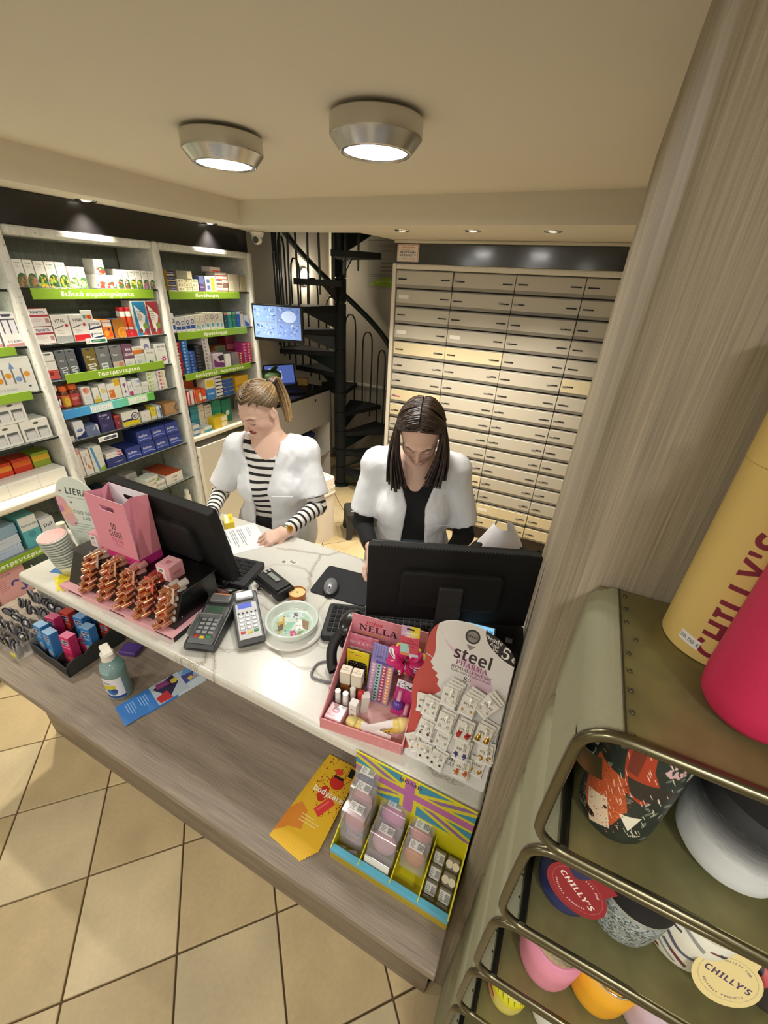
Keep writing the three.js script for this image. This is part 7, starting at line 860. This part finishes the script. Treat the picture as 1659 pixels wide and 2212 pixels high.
  bot('speckled grey cup with wide black lid, second tier', 1, .216, -.352, cup(.045, .088), wrap(420, 120, (g, w, h) => { fill(g, '#8d9694', 0, 0, w, h); for (let i = 0; i < 2600; i++) disc(g, ['#2c3232', '#4a5252', '#b9c2be'][i % 3], rr(0, w), rr(12, h), rr(1, 2.6), rr(.8, 1.8)); fill(g, '#8a8a7c', 0, 0, w, 12); }), 0, [[.045, .087], [.046, .089], [.045, .112], [.041, .117], [0, .117]], M.rubber, 'travel_cup');
  const iv = bot('ivory cup with dark swirls and cream hang tag, second tier', 1, .284, -.358, cup(.042, .105), wrap(420, 160, (g, w, h) => { fill(g, '#d9d8c9', 0, 0, w, h); for (let k = 0; k < 26; k++) { g.strokeStyle = ['#3a3a44', '#6a2f30', '#55556a', '#8a8a86'][k % 4]; g.lineWidth = rr(3, 9); g.beginPath(); const x = rr(0, w), y = rr(0, h); g.moveTo(x, y); g.bezierCurveTo(x + 30, y + rr(-10, 30), x + 40, y + rr(0, 50), x + 80, y + rr(10, 60)); g.stroke(); } }), 0, [[.042, .104], [.043, .107], [.036, .125], [0, .13]], std(0xc9c6b4, .5), 'travel_cup');
  part(iv, 'hang_tag', tagG(tagF('#e0cf94', '#4a3a5a')), bm, [.030, .052, .043], [-.35, .1, -.22], 'cream hang tag reading CHILLY\'S');
  bot('cup with blue, orange and black marbled swirls, second tier', 1, .372, -.366, cup(.048, .086), wrap(520, 150, (g, w, h) => { fill(g, '#2a2430', 0, 0, w, h); for (let k = 0; k < 24; k++) { g.strokeStyle = ['#4f93bd', '#d99a3c', '#e3dfc6', '#c2565a', '#211c26', '#211c26'][k % 6]; g.lineWidth = rr(12, 24); g.beginPath(); const x = k * 22; g.moveTo(x, -5); g.bezierCurveTo(x + 34, h * .3, x - 22, h * .6, x + rr(0, 44), h + 5); g.stroke(); } }), 0, [[.048, .085], [.049, .088], [.047, .11], [0, .115]], M.rubber, 'travel_cup');
  const solid = (label, i, x, z, R, c, lidMat, lidH) => { const b = thing('travel_cup', label, 'bottle', [x, yOf(i), z]); part(b, 'body', lathe(cup(R, .10), 52), std(c, .5, 0, { bumpMap: rep(tGrain, 5, 5), bumpScale: .0003 })); part(b, 'lid', lathe([[R * .86, .099], [R * .88, .103], [R * .8, .103 + lidH * .4], [R * .62, .1 + lidH], [0, .1 + lidH]], 48), lidMat); return b; };
  solid('matt pink cup with shiny steel shoulder, third tier', 2, .171, -.332, .0415, 0xd98aa0, M.chrome, .03); const ye = solid('matt yellow cup with steel ring, third tier', 2, .243, -.338, .0415, 0xe3a51f, std(0xe3a51f, .5), .03); part(ye, 'ring', new THREE.TorusGeometry(.036, .0022, 8, 40).rotateX(PI / 2), M.chrome, [0, .1045, 0]); const li = solid('matt lilac cup with steel ring, third tier', 2, .312, -.343, .0415, 0xc4aebb, std(0xc4aebb, .5), .03); part(li, 'ring', new THREE.TorusGeometry(.036, .0022, 8, 40).rotateX(PI / 2), M.chrome, [0, .1045, 0]);
  bot('lemon yellow cup with fruit picture, fourth tier', 3, .150, -.330, cup(.034, .10), wrap(300, 140, (g, w, h) => { fill(g, '#dcd26a', 0, 0, w, h); fill(g, '#d6d01f', 0, 0, w, h * .4); for (let i = 0; i < 22; i++) poly(g, '#5f7a1e', [[i * 14, 0], [i * 14 + 4, 0], [i * 14 + 10, h * .3]]); for (const x of [.2, .7]) { disc(g, '#a84a24', w * x, h * .6, 34, 22); disc(g, '#d8a06a', w * x + 10, h * .72, 30, 18); } }), .5, [[.034, .099], [.035, .102], [.03, .12], [0, .122]], std(0xd6d06a, .5), 'travel_cup');
  solid('small white cup, fourth tier', 3, .225, -.34, .034, 0xdfe2dc, std(0xd0d4cc, .5), .02);
}
// ---------- the two women behind the counter ----------
// naive surface nets: an indexed mesh of f = 0 inside a box (f negative inside)
function nets(lo, hi, cell, f) {
  const n = [0, 1, 2].map((k) => Math.ceil((hi[k] - lo[k]) / cell) + 1), [nx, ny, nz] = n, v = new Float32Array(nx * ny * nz), at = (i, j, k) => i + nx * (j + ny * k), id = new Int32Array(nx * ny * nz).fill(-1), P = [], I = [];
  for (let k = 0; k < nz; k++) for (let j = 0; j < ny; j++) for (let i = 0; i < nx; i++) v[at(i, j, k)] = (i && j && k && i < nx - 1 && j < ny - 1 && k < nz - 1) ? f(lo[0] + i * cell, lo[1] + j * cell, lo[2] + k * cell) : 1;
  for (let k = 0; k < nz - 1; k++) for (let j = 0; j < ny - 1; j++) for (let i = 0; i < nx - 1; i++) {
    let m = 0; const c = []; for (let q = 0; q < 8; q++) { c[q] = v[at(i + (q & 1), j + (q >> 1 & 1), k + (q >> 2))]; if (c[q] < 0) m |= 1 << q; } if (m === 0 || m === 255) continue;
    let x = 0, y = 0, z = 0, t = 0; for (const [a, b] of [[0, 1], [2, 3], [4, 5], [6, 7], [0, 2], [1, 3], [4, 6], [5, 7], [0, 4], [1, 5], [2, 6], [3, 7]]) { if ((c[a] < 0) === (c[b] < 0)) continue; const w = c[a] / (c[a] - c[b]); x += lerp(a & 1, b & 1, w); y += lerp(a >> 1 & 1, b >> 1 & 1, w); z += lerp(a >> 2, b >> 2, w); t++; }
    id[at(i, j, k)] = P.length / 3; P.push(lo[0] + (i + x / t) * cell, lo[1] + (j + y / t) * cell, lo[2] + (k + z / t) * cell);
  }
  const quad = (a, b, c, d, flip) => { if (Math.min(a, b, c, d) < 0) return; flip ? I.push(a, c, b, a, d, c) : I.push(a, b, c, a, c, d); };
  for (let k = 1; k < nz - 1; k++) for (let j = 1; j < ny - 1; j++) for (let i = 1; i < nx - 1; i++) {
    const s = v[at(i, j, k)] < 0;
    if (s !== v[at(i + 1, j, k)] < 0) quad(id[at(i, j - 1, k - 1)], id[at(i, j, k - 1)], id[at(i, j, k)], id[at(i, j - 1, k)], !s);
    if (s !== v[at(i, j + 1, k)] < 0) quad(id[at(i - 1, j, k - 1)], id[at(i - 1, j, k)], id[at(i, j, k)], id[at(i, j, k - 1)], !s);
    if (s !== v[at(i, j, k + 1)] < 0) quad(id[at(i - 1, j - 1, k)], id[at(i, j - 1, k)], id[at(i, j, k)], id[at(i - 1, j, k)], !s);
  }
  const g = new THREE.BufferGeometry(); g.setAttribute('position', new THREE.Float32BufferAttribute(P, 3)); g.setIndex(I); g.computeVertexNormals(); return g;
}
const cone = (x, y, z, a, b, ra, rb) => { const bx = b[0] - a[0], by = b[1] - a[1], bz = b[2] - a[2], px = x - a[0], py = y - a[1], pz = z - a[2], t = clamp((px * bx + py * by + pz * bz) / (bx * bx + by * by + bz * bz)); return Math.hypot(px - bx * t, py - by * t, pz - bz * t) - lerp(ra, rb, t); };
const ell = (x, y, z, c, r) => { const a = (x - c[0]) / r[0], b = (y - c[1]) / r[1], d = (z - c[2]) / r[2], k = Math.hypot(a, b, d); return (k - 1) * Math.min(r[0], r[1], r[2]) * (k < 1 ? 1 : lerp(1, 1.15, Math.min(1, k - 1))); };
const smin = (a, b, k) => { const h = Math.max(k - Math.abs(a - b), 0) / k; return Math.min(a, b) - h * h * k * .25; };
const skinC = new THREE.Color(0xe4bca6), paint = (g, fn) => { const p = g.attributes.position, c = new Float32Array(p.count * 3); for (let i = 0; i < p.count; i++) { const q = fn(p.getX(i), p.getY(i), p.getZ(i)); c.set([q.r, q.g, q.b], 3 * i); } g.setAttribute('color', new THREE.BufferAttribute(c, 3)); return g; };
// a female head about its centre, facing +z
function headField(x, y, z) {
  const ax = Math.abs(x); let d = ell(x, y, z, [0, .034, -.014], [.0725, .081, .091]);
  d = smin(d, ell(x, y, z, [0, -.022, .026], [.058, .078, .060]), .03); d = smin(d, cone(ax, y, z, [.038, -.050, .012], [.008, -.096, .062], .024, .0145), .03); d = smin(d, ell(ax, y, z, [.036, -.026, .055], [.021, .022, .021]), .022);
  d = smin(d, cone(ax, y, z, [.010, .020, .083], [.040, .016, .070], .008, .007), .014); d = -smin(-d, ell(ax, y, z, [.031, -.001, .096], [.017, .0115, .014]), .010); d = smin(d, ell(ax, y, z, [.0305, -.003, .0715], [.0145, .0105, .0125]), .006);
  d = smin(d, cone(x, y, z, [0, .010, .082], [0, -.030, .1015], .0065, .0085), .012); d = smin(d, ell(ax, y, z, [.0085, -.034, .092], [.0065, .0055, .008]), .005); d = -smin(-d, ell(ax, y, z, [.006, -.0395, .0965], [.0026, .002, .004]), .003);
  d = smin(d, ell(x, y, z, [0, -.0535, .0835], [.020, .0052, .0085]), .006); d = smin(d, ell(x, y, z, [0, -.064, .0815], [.016, .0058, .0085]), .006); d = -smin(-d, ell(x, y, z, [0, -.0585, .0925], [.021, .0013, .006]), .004); d = smin(d, ell(x, y, z, [0, -.093, .073], [.013, .011, .010]), .014);
  let e = ell(ax, y, z, [.0735, -.006, -.012], [.007, .030, .019]); e = -smin(-e, ell(ax, y, z, [.081, -.004, -.008], [.006, .02, .011]), .004); return smin(d, e, .006);
}
const headColor = (L, o) => (x, y, z) => { const c = skinC.clone(), ax = Math.abs(x), m = (q, k) => c.lerp(q, clamp(k)); if (z > .02) { m(new THREE.Color(0xc9786c), .38 * Math.exp(-(((ax - .04) / .018) ** 2 + ((y + .028) / .018) ** 2))); m(new THREE.Color(0xc98a7a), .3 * Math.exp(-((x / .012) ** 2 + ((y + .03) / .012) ** 2))); m(o.lip, sst(1.15, .85, Math.hypot(x / .0225, (y + .0585) / .0125)) * (z > .07 ? 1 : 0)); const by = .0175 + .005 * sst(.012, .034, ax) - .006 * sst(.034, .05, ax); m(o.brow, .85 * sst(.0045, .0022, Math.abs(y - by)) * sst(.008, .013, ax) * sst(.052, .044, ax)); m(new THREE.Color(0x2b1a14), .9 * sst(.0036, .0016, Math.abs(y + .0085 - .004 * ((ax - .0305) / .0145) ** 2)) * sst(.0175, .0145, Math.abs(ax - .0305))); m(new THREE.Color(0xa8705c), .3 * Math.exp(-(((ax - .0305) / .014) ** 2 + ((y - .004) / .007) ** 2))); } return c; };
// a hand from wrist (origin) along +y, back of the hand towards +z, thumb on the +x side; curl in radians per joint
function handField(curl, spread = .09) {
  const F = []; [[.026, .082, .034, .0082], [.0088, .088, .038, .0085], [-.0085, .084, .035, .0081], [-.0245, .075, .028, .0071]].forEach(([kx, ky, L, r], i) => { let a = curl * (1 + i * .12), p = [kx, ky, 0]; const dx = Math.sin((1.4 - i) * spread); let rr0 = r * 1.08; for (let s = 0; s < 3; s++) { const l = L * [1, .68, .55][s], q = [p[0] + dx * l * Math.cos(a), p[1] + l * Math.cos(a), p[2] - l * Math.sin(a)]; F.push([p, q, rr0, rr0 * .9]); rr0 *= .9; p = q; a += curl * 1.1; } });
  const T = [[[.018, .018, -.006], [.040, .045, -.018], .0135, .0108], [[.040, .045, -.018], [.047, .072, -.028], .0105, .0092], [[.047, .072, -.028], [.043, .094, -.036], .009, .0072]];
  return (x, y, z) => { let d = cone(x, y, z, [0, -.035, 0], [0, .012, 0], .0245, .025); d = smin(d, ell(x, y, z, [0, .0, 0], [.028, .03, .019]), .012); for (const [kx, ky] of [[.025, .08], [.0085, .086], [-.0085, .082], [-.0235, .073]]) d = smin(d, cone(x, y, z, [kx * .5, .01, 0], [kx, ky, 0], .0145, .0105), .012); let f = 1; for (const [a, b, ra, rb] of F) f = smin(f, cone(x, y, z, a, b, ra, rb), .0022); for (const [a, b, ra, rb] of T) f = smin(f, cone(x, y, z, a, b, ra, rb), .004); return smin(d, f, .007); };
}
function hairTubes(paths, r, cols, n = 13) { return join2(paths.map((p, i) => { const g = new THREE.TubeGeometry(new THREE.CatmullRomCurve3(p), n, r * (.8 + .4 * ((i * 37) % 10) / 10), 5), c = cols[i % cols.length], a = new Float32Array(g.attributes.position.count * 3); for (let k = 0; k < a.length; k += 3) { const f = Math.floor(k / 3 / 6) / n; a[k] = lerp(c[0].r, c[1].r, f); a[k + 1] = lerp(c[0].g, c[1].g, f); a[k + 2] = lerp(c[0].b, c[1].b, f); } g.setAttribute('color', new THREE.BufferAttribute(a, 3)); return g; })); }
const join2 = (gs) => mergeGeometries(gs.map((g) => { const q = g.index ? g.toNonIndexed() : g.clone(); for (const k of Object.keys(q.attributes)) if (!['position', 'normal', 'color'].includes(k)) q.deleteAttribute(k); return q; }));
function person(o) {
  const P = thing('person', o.label, 'person', o.pos, deg(o.yaw)), hm = new THREE.Matrix4().compose(V(...o.head), new THREE.Quaternion().setFromEuler(new THREE.Euler(deg(o.pitch), deg(o.turn), deg(o.roll || 0), 'YXZ')), V(1, 1, 1)), hi = hm.clone().invert(), hp = (x, y, z) => V(x, y, z).applyMatrix4(hm);
  const sy = o.sy, nb = [0, sy + .045, -.015], nt = hp(0, -.055, -.028).toArray(), S = [[-.158, sy, -.012], [.158, sy, -.012]], k = sy / 1.345;
  const torso = (x, y, z, g) => { let d = ell(x, y, z, [0, sy - .125 * k, 0], [.148 + g, .175 + g, .100 + g]); d = smin(d, cone(x, y, z, S[0], S[1], .052 + g, .052 + g), .06); d = smin(d, cone(Math.abs(x), y, z, [.025, sy + .035, -.022], [.15, sy + .004, -.016], .032 + g, .046 + g), .03); d = smin(d, ell(Math.abs(x), y, z, [.068, sy - .165, .066], [.062 + g, .062 + g, .060 + g]), .05); d = smin(d, ell(x, y, z, [0, sy - .30, 0], [.118 + g, .15 + g, .088 + g]), .06); return smin(d, ell(x, y, z, [0, .93 * k, -.01], [.158 + g, .145 + g, .112 + g]), .07); };
  const arm = (x, y, z, s, g, cut = 1) => { const E = o.elbow[s], W = o.wrist[s]; let d = cone(x, y, z, S[s], E, .047 + g, .037 + g * .8); return cut < 1 ? d : smin(d, cone(x, y, z, E, W, .037 + g * .8, .025 + g * .7), .02); };
  const legs = (x, y, z, g) => { const ax = Math.abs(x); let d = cone(ax, y, z, [.085, .90 * k, -.01], [.088, .49 * k, .005], .082 + g, .052 + g); d = smin(d, cone(ax, y, z, [.088, .49 * k, .005], [.088, .09, -.02], .052 + g, .036 + g), .03); return d; };
  // body: one continuous surface (trunk, neck, head, limbs, hands) in one mesh
  const neck = (x, y, z) => smin(cone(x, y, z, nt, nb, .047, .05), cone(x, y, z, nb, [0, sy - .03, -.01], .05, .08), .04);
  const bodyF = (x, y, z) => { let d = smin(torso(x, y, z, -.004), neck(x, y, z), .04); d = smin(d, legs(x, y, z, -.004), .05); for (const s of [0, 1]) d = smin(d, arm(x, y, z, s, -.002), .03); return smin(d, cone(Math.abs(x), y, z, [.088, .045, -.04], [.095, .035, .12], .035, .028), .03); };
  const gs = [paint(nets([-.48, -.01, -.22], [.48, sy + .10, .36], .0125, bodyF), () => skinC)];
  const tmp = V(); gs.push(paint(nets([-.092, -.135, -.125], [.092, .125, .125], .0031, (x, y, z) => { tmp.set(x, y, z).applyMatrix4(hm); return smin(headField(x, y, z), neck(tmp.x, tmp.y, tmp.z), .022); }), headColor(P, o)).applyMatrix4(hm));
  for (const s of [0, 1]) { const h = o.hand[s], Y = V(...h.dir).normalize(), Z = V(...h.back), X = V().crossVectors(Y, Z).normalize(); Z.crossVectors(X, Y).normalize(); const flip = s === 0 ? -1 : 1, g = paint(nets([-.05, -.04, -.085], [.065, .20, .035], .0027, handField(h.curl)), (x, y) => skinC.clone().lerp(new THREE.Color(0xc47e66), .35 * sst(.06, .18, y))); if (h.thumb * 1 < 0) { g.scale(-1, 1, 1); const ix = g.index.array; for (let i = 0; i < ix.length; i += 3) { const q = ix[i]; ix[i] = ix[i + 1]; ix[i + 1] = q; } } const q = g.clone(); q.applyMatrix4(new THREE.Matrix4().makeBasis(X, Y, Z)); q.translate(...o.wrist[s]); q.computeVertexNormals(); gs.push(q); }
  part(P, 'body', join2(gs), std(0xffffff, .5, 0, { vertexColors: true }));
  // shirt with sleeves: stripes are woven across each limb
  const cutNeck = (x, y, z) => o.vneck ? -(Math.abs(x) * .75 + (sy + .02 - .105 - y) * -1 * .62 - .0) : 0;
  const shirtF = (x, y, z) => { let d = torso(x, y, z, .003); for (const s of [0, 1]) { const W = o.wrist[s], E = o.elbow[s], e = o.vneck && o.shortCuff ? o.shortCuff : 0; let a = arm(x, y, z, s, .005 + .0022 * N.noise(x * 46, y * 60, z * 46)); const t = ((x - W[0]) * (E[0] - W[0]) + (y - W[1]) * (E[1] - W[1]) + (z - W[2]) * (E[2] - W[2])) / Math.hypot(E[0] - W[0], E[1] - W[1], E[2] - W[2]); d = smin(d, Math.max(a, (o.cuff || .012) - t), .03); } d = Math.max(d, .985 * k - y); const hole = o.vneck ? .62 * Math.max(y - (sy - .075 + Math.abs(x) * 1.25), -.2) : Math.max(.0, 0) + (y - (sy + .012 + .9 * Math.abs(x) * Math.abs(x) * 10 - (z > 0 ? .022 : -.01))); return Math.max(d, z > -.03 || !o.vneck ? Math.min(hole, Math.hypot(x, z + .01) < .105 ? hole : -1) : -1); };
  const sg = nets([-.47, .9 * k, -.2], [.47, sy + .09, .36], .0082, shirtF), sp = sg.attributes.position, su = new Float32Array(sp.count * 2);
  for (let i = 0; i < sp.count; i++) { const x = sp.getX(i), y = sp.getY(i), z = sp.getZ(i); let v = y + .006 * N.noise(x * 14, y * 9, z * 14), best = torso(x, y, z, .0) - .012; for (const s of [0, 1]) { const E = o.elbow[s], W = o.wrist[s], L = Math.hypot(...E.map((q, n) => q - S[s][n])), a = cone(x, y, z, S[s], E, .047, .037), b = cone(x, y, z, E, W, .037, .025), T = (A, B) => { const d = B.map((q, n) => q - A[n]), l = Math.hypot(...d); return ((x - A[0]) * d[0] + (y - A[1]) * d[1] + (z - A[2]) * d[2]) / l; }; if (a < best) { best = a; v = sy - T(S[s], E); } if (b < best) { best = b; v = sy - L - T(E, W); } } su[2 * i] = x; su[2 * i + 1] = v; }
  sg.setAttribute('uv', new THREE.BufferAttribute(su, 2)); part(P, 'shirt', sg, o.shirt);
  // open short-sleeved white coat
  const coatF = (x, y, z) => { const fl = .010 + .030 * sst(sy - .2, .75, y), f = .0055 * N.noise(x * 15 + o.yaw, y * 5.5, z * 15) * sst(sy, sy - .25, y) + .0022 * N.noise(x * 50, y * 22, z * 50); let d = torso(x, y, z, .009 + fl * .45) + f * 1.7; d = smin(d, ell(x, y, z, [0, .84 * k, 0], [.175, .2, .135]), .08); for (const s of [0, 1]) { const E = o.elbow[s], A = S[s], B = [0, 1, 2].map((n) => lerp(A[n], E[n], .80)); const t = ((x - B[0]) * (A[0] - B[0]) + (y - B[1]) * (A[1] - B[1]) + (z - B[2]) * (A[2] - B[2])) / Math.hypot(...A.map((q, n) => q - B[n])); d = smin(d, Math.max(cone(x, y, z, A, B, .057, .068) + f, -t), .022); } d = Math.max(d, .74 * k - y); const w = y > o.vBot ? lerp(o.wBot, o.wTop, clamp((y - o.vBot) / (sy + .03 - o.vBot))) : lerp(o.wLow, o.wBot, clamp((y - .8) / (o.vBot - .8))), cx = x - o.vx; d = Math.max(d, Math.min(w - Math.abs(cx), z + .0 + (y > sy + .0 ? .03 : 0) + 0) * .8); return Math.max(d, .085 - Math.hypot(x, (z + .015) * .95, (y - sy - .10) * .9)); };
  part(P, 'coat', nets([-.40, .72 * k, -.24], [.40, sy + .08, .26], .0078, coatF), o.coat);
  const pocket = o.pocket && part(P, 'pocket', rbox(.095, .003, .004, .0012, 1), o.coat, o.pocket, [0, .25, -.06]);
  part(P, 'trousers', uvBox(nets([-.26, .02, -.2], [.26, 1.09 * k, .2], .0125, (x, y, z) => Math.max(smin(torso(x, y, z, .006), legs(x, y, z, .008), .05), y - o.waist, .055 - y)), 3), o.trousers);
  if (o.waistParts) part(P, 'waistband', nets([-.2, o.waist - .05, -.16], [.2, o.waist + .02, .16], .006, (x, y, z) => Math.max(torso(x, y, z, .0095), Math.abs(y - o.waist + .016) - .017)), o.trousers), part(P, 'button', lathe([[0, .003], [.007, .003], [.0085, .001], [.0085, 0], [0, 0]].reverse(), 22).rotateX(PI / 2), M.chrome, [o.vx, o.waist - .016, .105]);
  for (const s of [-1, 1]) part(P, 'shoe', nets([-.07, -.005, -.1], [.07, .12, .19], .008, (x, y, z) => Math.max(smin(cone(x, y, z, [0, .045, -.035], [0, .035, .125], .045, .04), cone(x, y, z, [0, .05, -.03], [0, .12, -.03], .045, .045), .03), .004 - y)), o.shoe || M.white, [s * .092, 0, -.005]);
  const hairM = std(0xffffff, .36, 0, { vertexColors: true }), A = [.0785, .0875, .0975], C = [0, .036, -.015], on = (d, e = 0) => hp(C[0] + d.x * (A[0] + e), C[1] + d.y * (A[1] + e), C[2] + d.z * (A[2] + e));
  const cap = new THREE.SphereGeometry(1, 56, 40), ci = cap.index.array, cp = cap.attributes.position, keep = []; for (let i = 0; i < ci.length; i += 3) { let y = 0, z = 0; for (let q = 0; q < 3; q++) { y += cp.getY(ci[i + q]) / 3; z += cp.getZ(ci[i + q]) / 3; } if (y > -.55 && (z < -.05 ? true : y > lerp(-.05, .72, clamp(z / .62)))) keep.push(ci[i], ci[i + 1], ci[i + 2]); } cap.setIndex(keep);
  const cg = cap.clone().scale(A[0] - .003, A[1] - .003, A[2] - .003).translate(...C).applyMatrix4(hm); paint(cg, () => o.hair[0][0]);
  part(P, 'hair', join2([cg, hairTubes(o.strands(hp, on), o.hairR || .0042, o.hair, o.hairN || 14)]), hairM);
  return P;
}
{
  const dirT = (phi, th, s) => V(s * Math.sin(th), Math.cos(phi) * Math.cos(th), -Math.sin(phi) * Math.cos(th));
  const coat = std(0xe9ebee, .8, 0, { side: THREE.DoubleSide }), st = dataTex(8, 64, (u, v) => { const d = Math.abs(((v * 1) % 1) - .5), k = d < .19 ? 26 : 232; return [k, k * .985, k * .96]; }), C2 = (a, b) => [new THREE.Color(a), new THREE.Color(b)];
  // left: blonde, ponytail, striped shirt, left hand on the document
  const L = person({
    label: 'blonde woman with ponytail in white coat over striped shirt, hand on a document', pos: [-1.2315, 0, -1.427], yaw: 22, sy: 1.292, head: [-.032, 1.487, .022], pitch: 27, turn: -30, roll: -4,
    elbow: [[-.285, 1.045, -.02], [.222, 1.045, .06]], wrist: [[-.245, 1.035, .20], [.128, 1.032, .285]], hand: [{ dir: [.3, -.05, 1], back: [-.3, 1, 0], curl: .3, thumb: 1 }, { dir: [-.82, -.14, .62], back: [.25, .85, .35], curl: .42, thumb: -1 }],
    shirt: std(0xffffff, .8, 0, { map: rep(st, 1, 31) }), coat, vBot: 1.14, wBot: .034, wTop: .085, wLow: .05, vx: -.03, pocket: [.085, 1.135, .158], waist: .985, waistParts: true, trousers: std(0x17171b, .8), lip: new THREE.Color(0xa0403f), brow: new THREE.Color(0x6a4a38), hair: [C2(0x5a4634, 0x8f7350), C2(0x4a3a2c, 0xa88a5e), C2(0x75603f, 0xb89a6a), C2(0x54432f, 0x8a6e48)], hairR: .0034, hairN: 15,
    strands: (hp, on) => {
      const out = [], tie = V(.05, .30, -.95).normalize(); for (const s of [-1, 1]) for (let i = 0; i < 60; i++) { const phi = lerp(-1.02, .35, (i % 20) / 19), th = .03 + .9 * Math.floor(i / 20) / 2.2, d0 = dirT(phi, th * (i < 20 ? .06 : 1), s), mid = dirT(phi + .55, .75 + .1 * rnd(), s), q = []; for (let k = 0; k <= 8; k++) { const t = k / 8, v = d0.clone().multiplyScalar((1 - t) ** 2).add(mid.clone().multiplyScalar(2 * t * (1 - t) * (i < 20 ? 1 : .45))).add(tie.clone().multiplyScalar(t * t)).normalize(); q.push(on(v, .0015 + .004 * rnd() * t)); } out.push(q); }
      for (const s of [-1, 1]) for (let i = 0; i < 22; i++) { const a = lerp(.35, 1.62, i / 21), d0 = V(s * Math.sin(a), lerp(.75, -.1, i / 21), lerp(.70, .05, i / 21)).normalize(), q = []; for (let k = 0; k <= 8; k++) { const v = d0.clone().lerp(tie, k / 8); v.x += s * .25 * Math.sin(PI * k / 8); q.push(on(v.normalize(), .002)); } out.push(q); }
      const T = on(tie, .004); for (let i = 0; i < 90; i++) { const a = rr(0, 6.3), r = Math.sqrt(rnd()), j = (k) => V(Math.cos(a) * r * k, rr(-.003, .003), Math.sin(a) * r * k); out.push([T.clone().add(j(.012)), T.clone().add(V(.012, .018, -.032)).add(j(.016)), T.clone().add(V(.028, -.035, -.058)).add(j(.021)), T.clone().add(V(.045, -.10, -.06)).add(j(.024)), T.clone().add(V(.058, -.165 - .02 * rnd(), -.052)).add(j(.016))]); } return out;
    },
  });
  const tie = part(L, 'hair_tie', new THREE.TorusGeometry(.0155, .006, 10, 28), M.rubber); { const hm = new THREE.Matrix4().compose(V(-.032, 1.487, .022), new THREE.Quaternion().setFromEuler(new THREE.Euler(deg(27), deg(-30), deg(-4), 'YXZ')), V(1, 1, 1)); const p = V(.005, .063, -.112).applyMatrix4(hm), f = V(0, .4, -1).transformDirection(hm); tie.position.copy(p); tie.quaternion.setFromUnitVectors(V(0, 0, 1), f); }
  { const w = [.128, 1.032, .285], e = [.222, 1.045, .06], d = V(e[0] - w[0], e[1] - w[1], e[2] - w[2]).normalize(), c = V(...w).addScaledVector(d, .004), wt = new THREE.Group(); wt.name = 'watch'; wt.position.copy(c); wt.quaternion.setFromUnitVectors(V(0, 1, 0), d); L.add(wt); part(wt, 'strap', lathe([[.0275, -.008], [.030, -.007], [.030, .007], [.0275, .008]], 36), std(0x8f8d78, .35, .7)); const dl = part(wt, 'dial', cyl(.013, .013, .006, 28), M.gold); dl.position.set(.012, 0, .027); dl.rotation.set(PI / 2, 0, -.4); }
  // right: long dark hair, head bowed over the keyboard
  person({
    label: 'dark-haired woman in white coat over black top, head bowed behind the right monitor', pos: [-.52, 0, -1.46], yaw: 20, sy: 1.352, head: [.004, 1.522, .070], pitch: 40, turn: -4,
    elbow: [[-.212, 1.09, .015], [.228, 1.075, .03]], wrist: [[-.135, 1.065, .225], [.135, 1.05, .245]], hand: [{ dir: [.25, -.25, 1], back: [-.1, 1, .25], curl: .28, thumb: 1 }, { dir: [-.25, -.2, 1], back: [.1, 1, .25], curl: .28, thumb: -1 }],
    shirt: std(0x0e0e10, .85), vneck: true, cuff: .055, coat, vBot: 1.235, wBot: .036, wTop: .088, wLow: .07, vx: .012, pocket: [.105, 1.185, .158], waist: 1.075, trousers: std(0x56647c, .85, 0, { map: rep(tWhitewash, 1, 1) }), lip: new THREE.Color(0xb56a66), brow: new THREE.Color(0x3a2820), hair: [C2(0x2a1c15, 0x2f2019), C2(0x33231a, 0x3a2a20), C2(0x21160f, 0x2a1d17), C2(0x42301f, 0x33241b)], hairR: .0041, hairN: 20,
    strands: (hp, on) => {
      const out = []; for (const s of [-1, 1]) for (let i = 0; i < 150; i++) {
        const f = i / 149, phi = lerp(-.62, 1.75, f), te = lerp(1.18, 1.5, sst(0, .5, f)) + rr(-.05, .05), q = [], front = f < .3;
        for (let k = 0; k <= 5; k++) q.push(on(dirT(phi + (front ? -.25 : .05) * Math.sin(te * k / 5), .03 + te * k / 5, s), .002 + .006 * rnd() * (k > 0 ? 1 : 0)));
        const e = q[5], yb = (s < 0 ? 1.312 : 1.345) + .05 * Math.abs(f - .25) + rr(-.012, .02), dx = s * (front ? rr(-.045, .012) : rr(-.02, .03)), dz = front ? rr(-.01, .045) : rr(-.02, .035) - .03 * f;
        for (let k = 1; k <= 4; k++) { const t = k / 4; q.push(V(e.x + dx * t + s * .012 * Math.sin(PI * t), lerp(e.y, yb, t), Math.max(e.z + dz * t + .006 * Math.sin(5 * t + i), f > .5 ? -.2 : .02))); } out.push(q);
      }
      for (const s of [-1, 1]) for (let i = 0; i < 16; i++) { const q = []; for (let k = 0; k <= 6; k++) { const t = k / 6, th = .04 + t * (.75 + i * .025), d = dirT(-.78 - .20 * t * t, th * 1.25, s); q.push(on(d, .004 + .006 * t)); } out.push(q); } return out;
    },
  });
}
renderer.render(scene, camera);
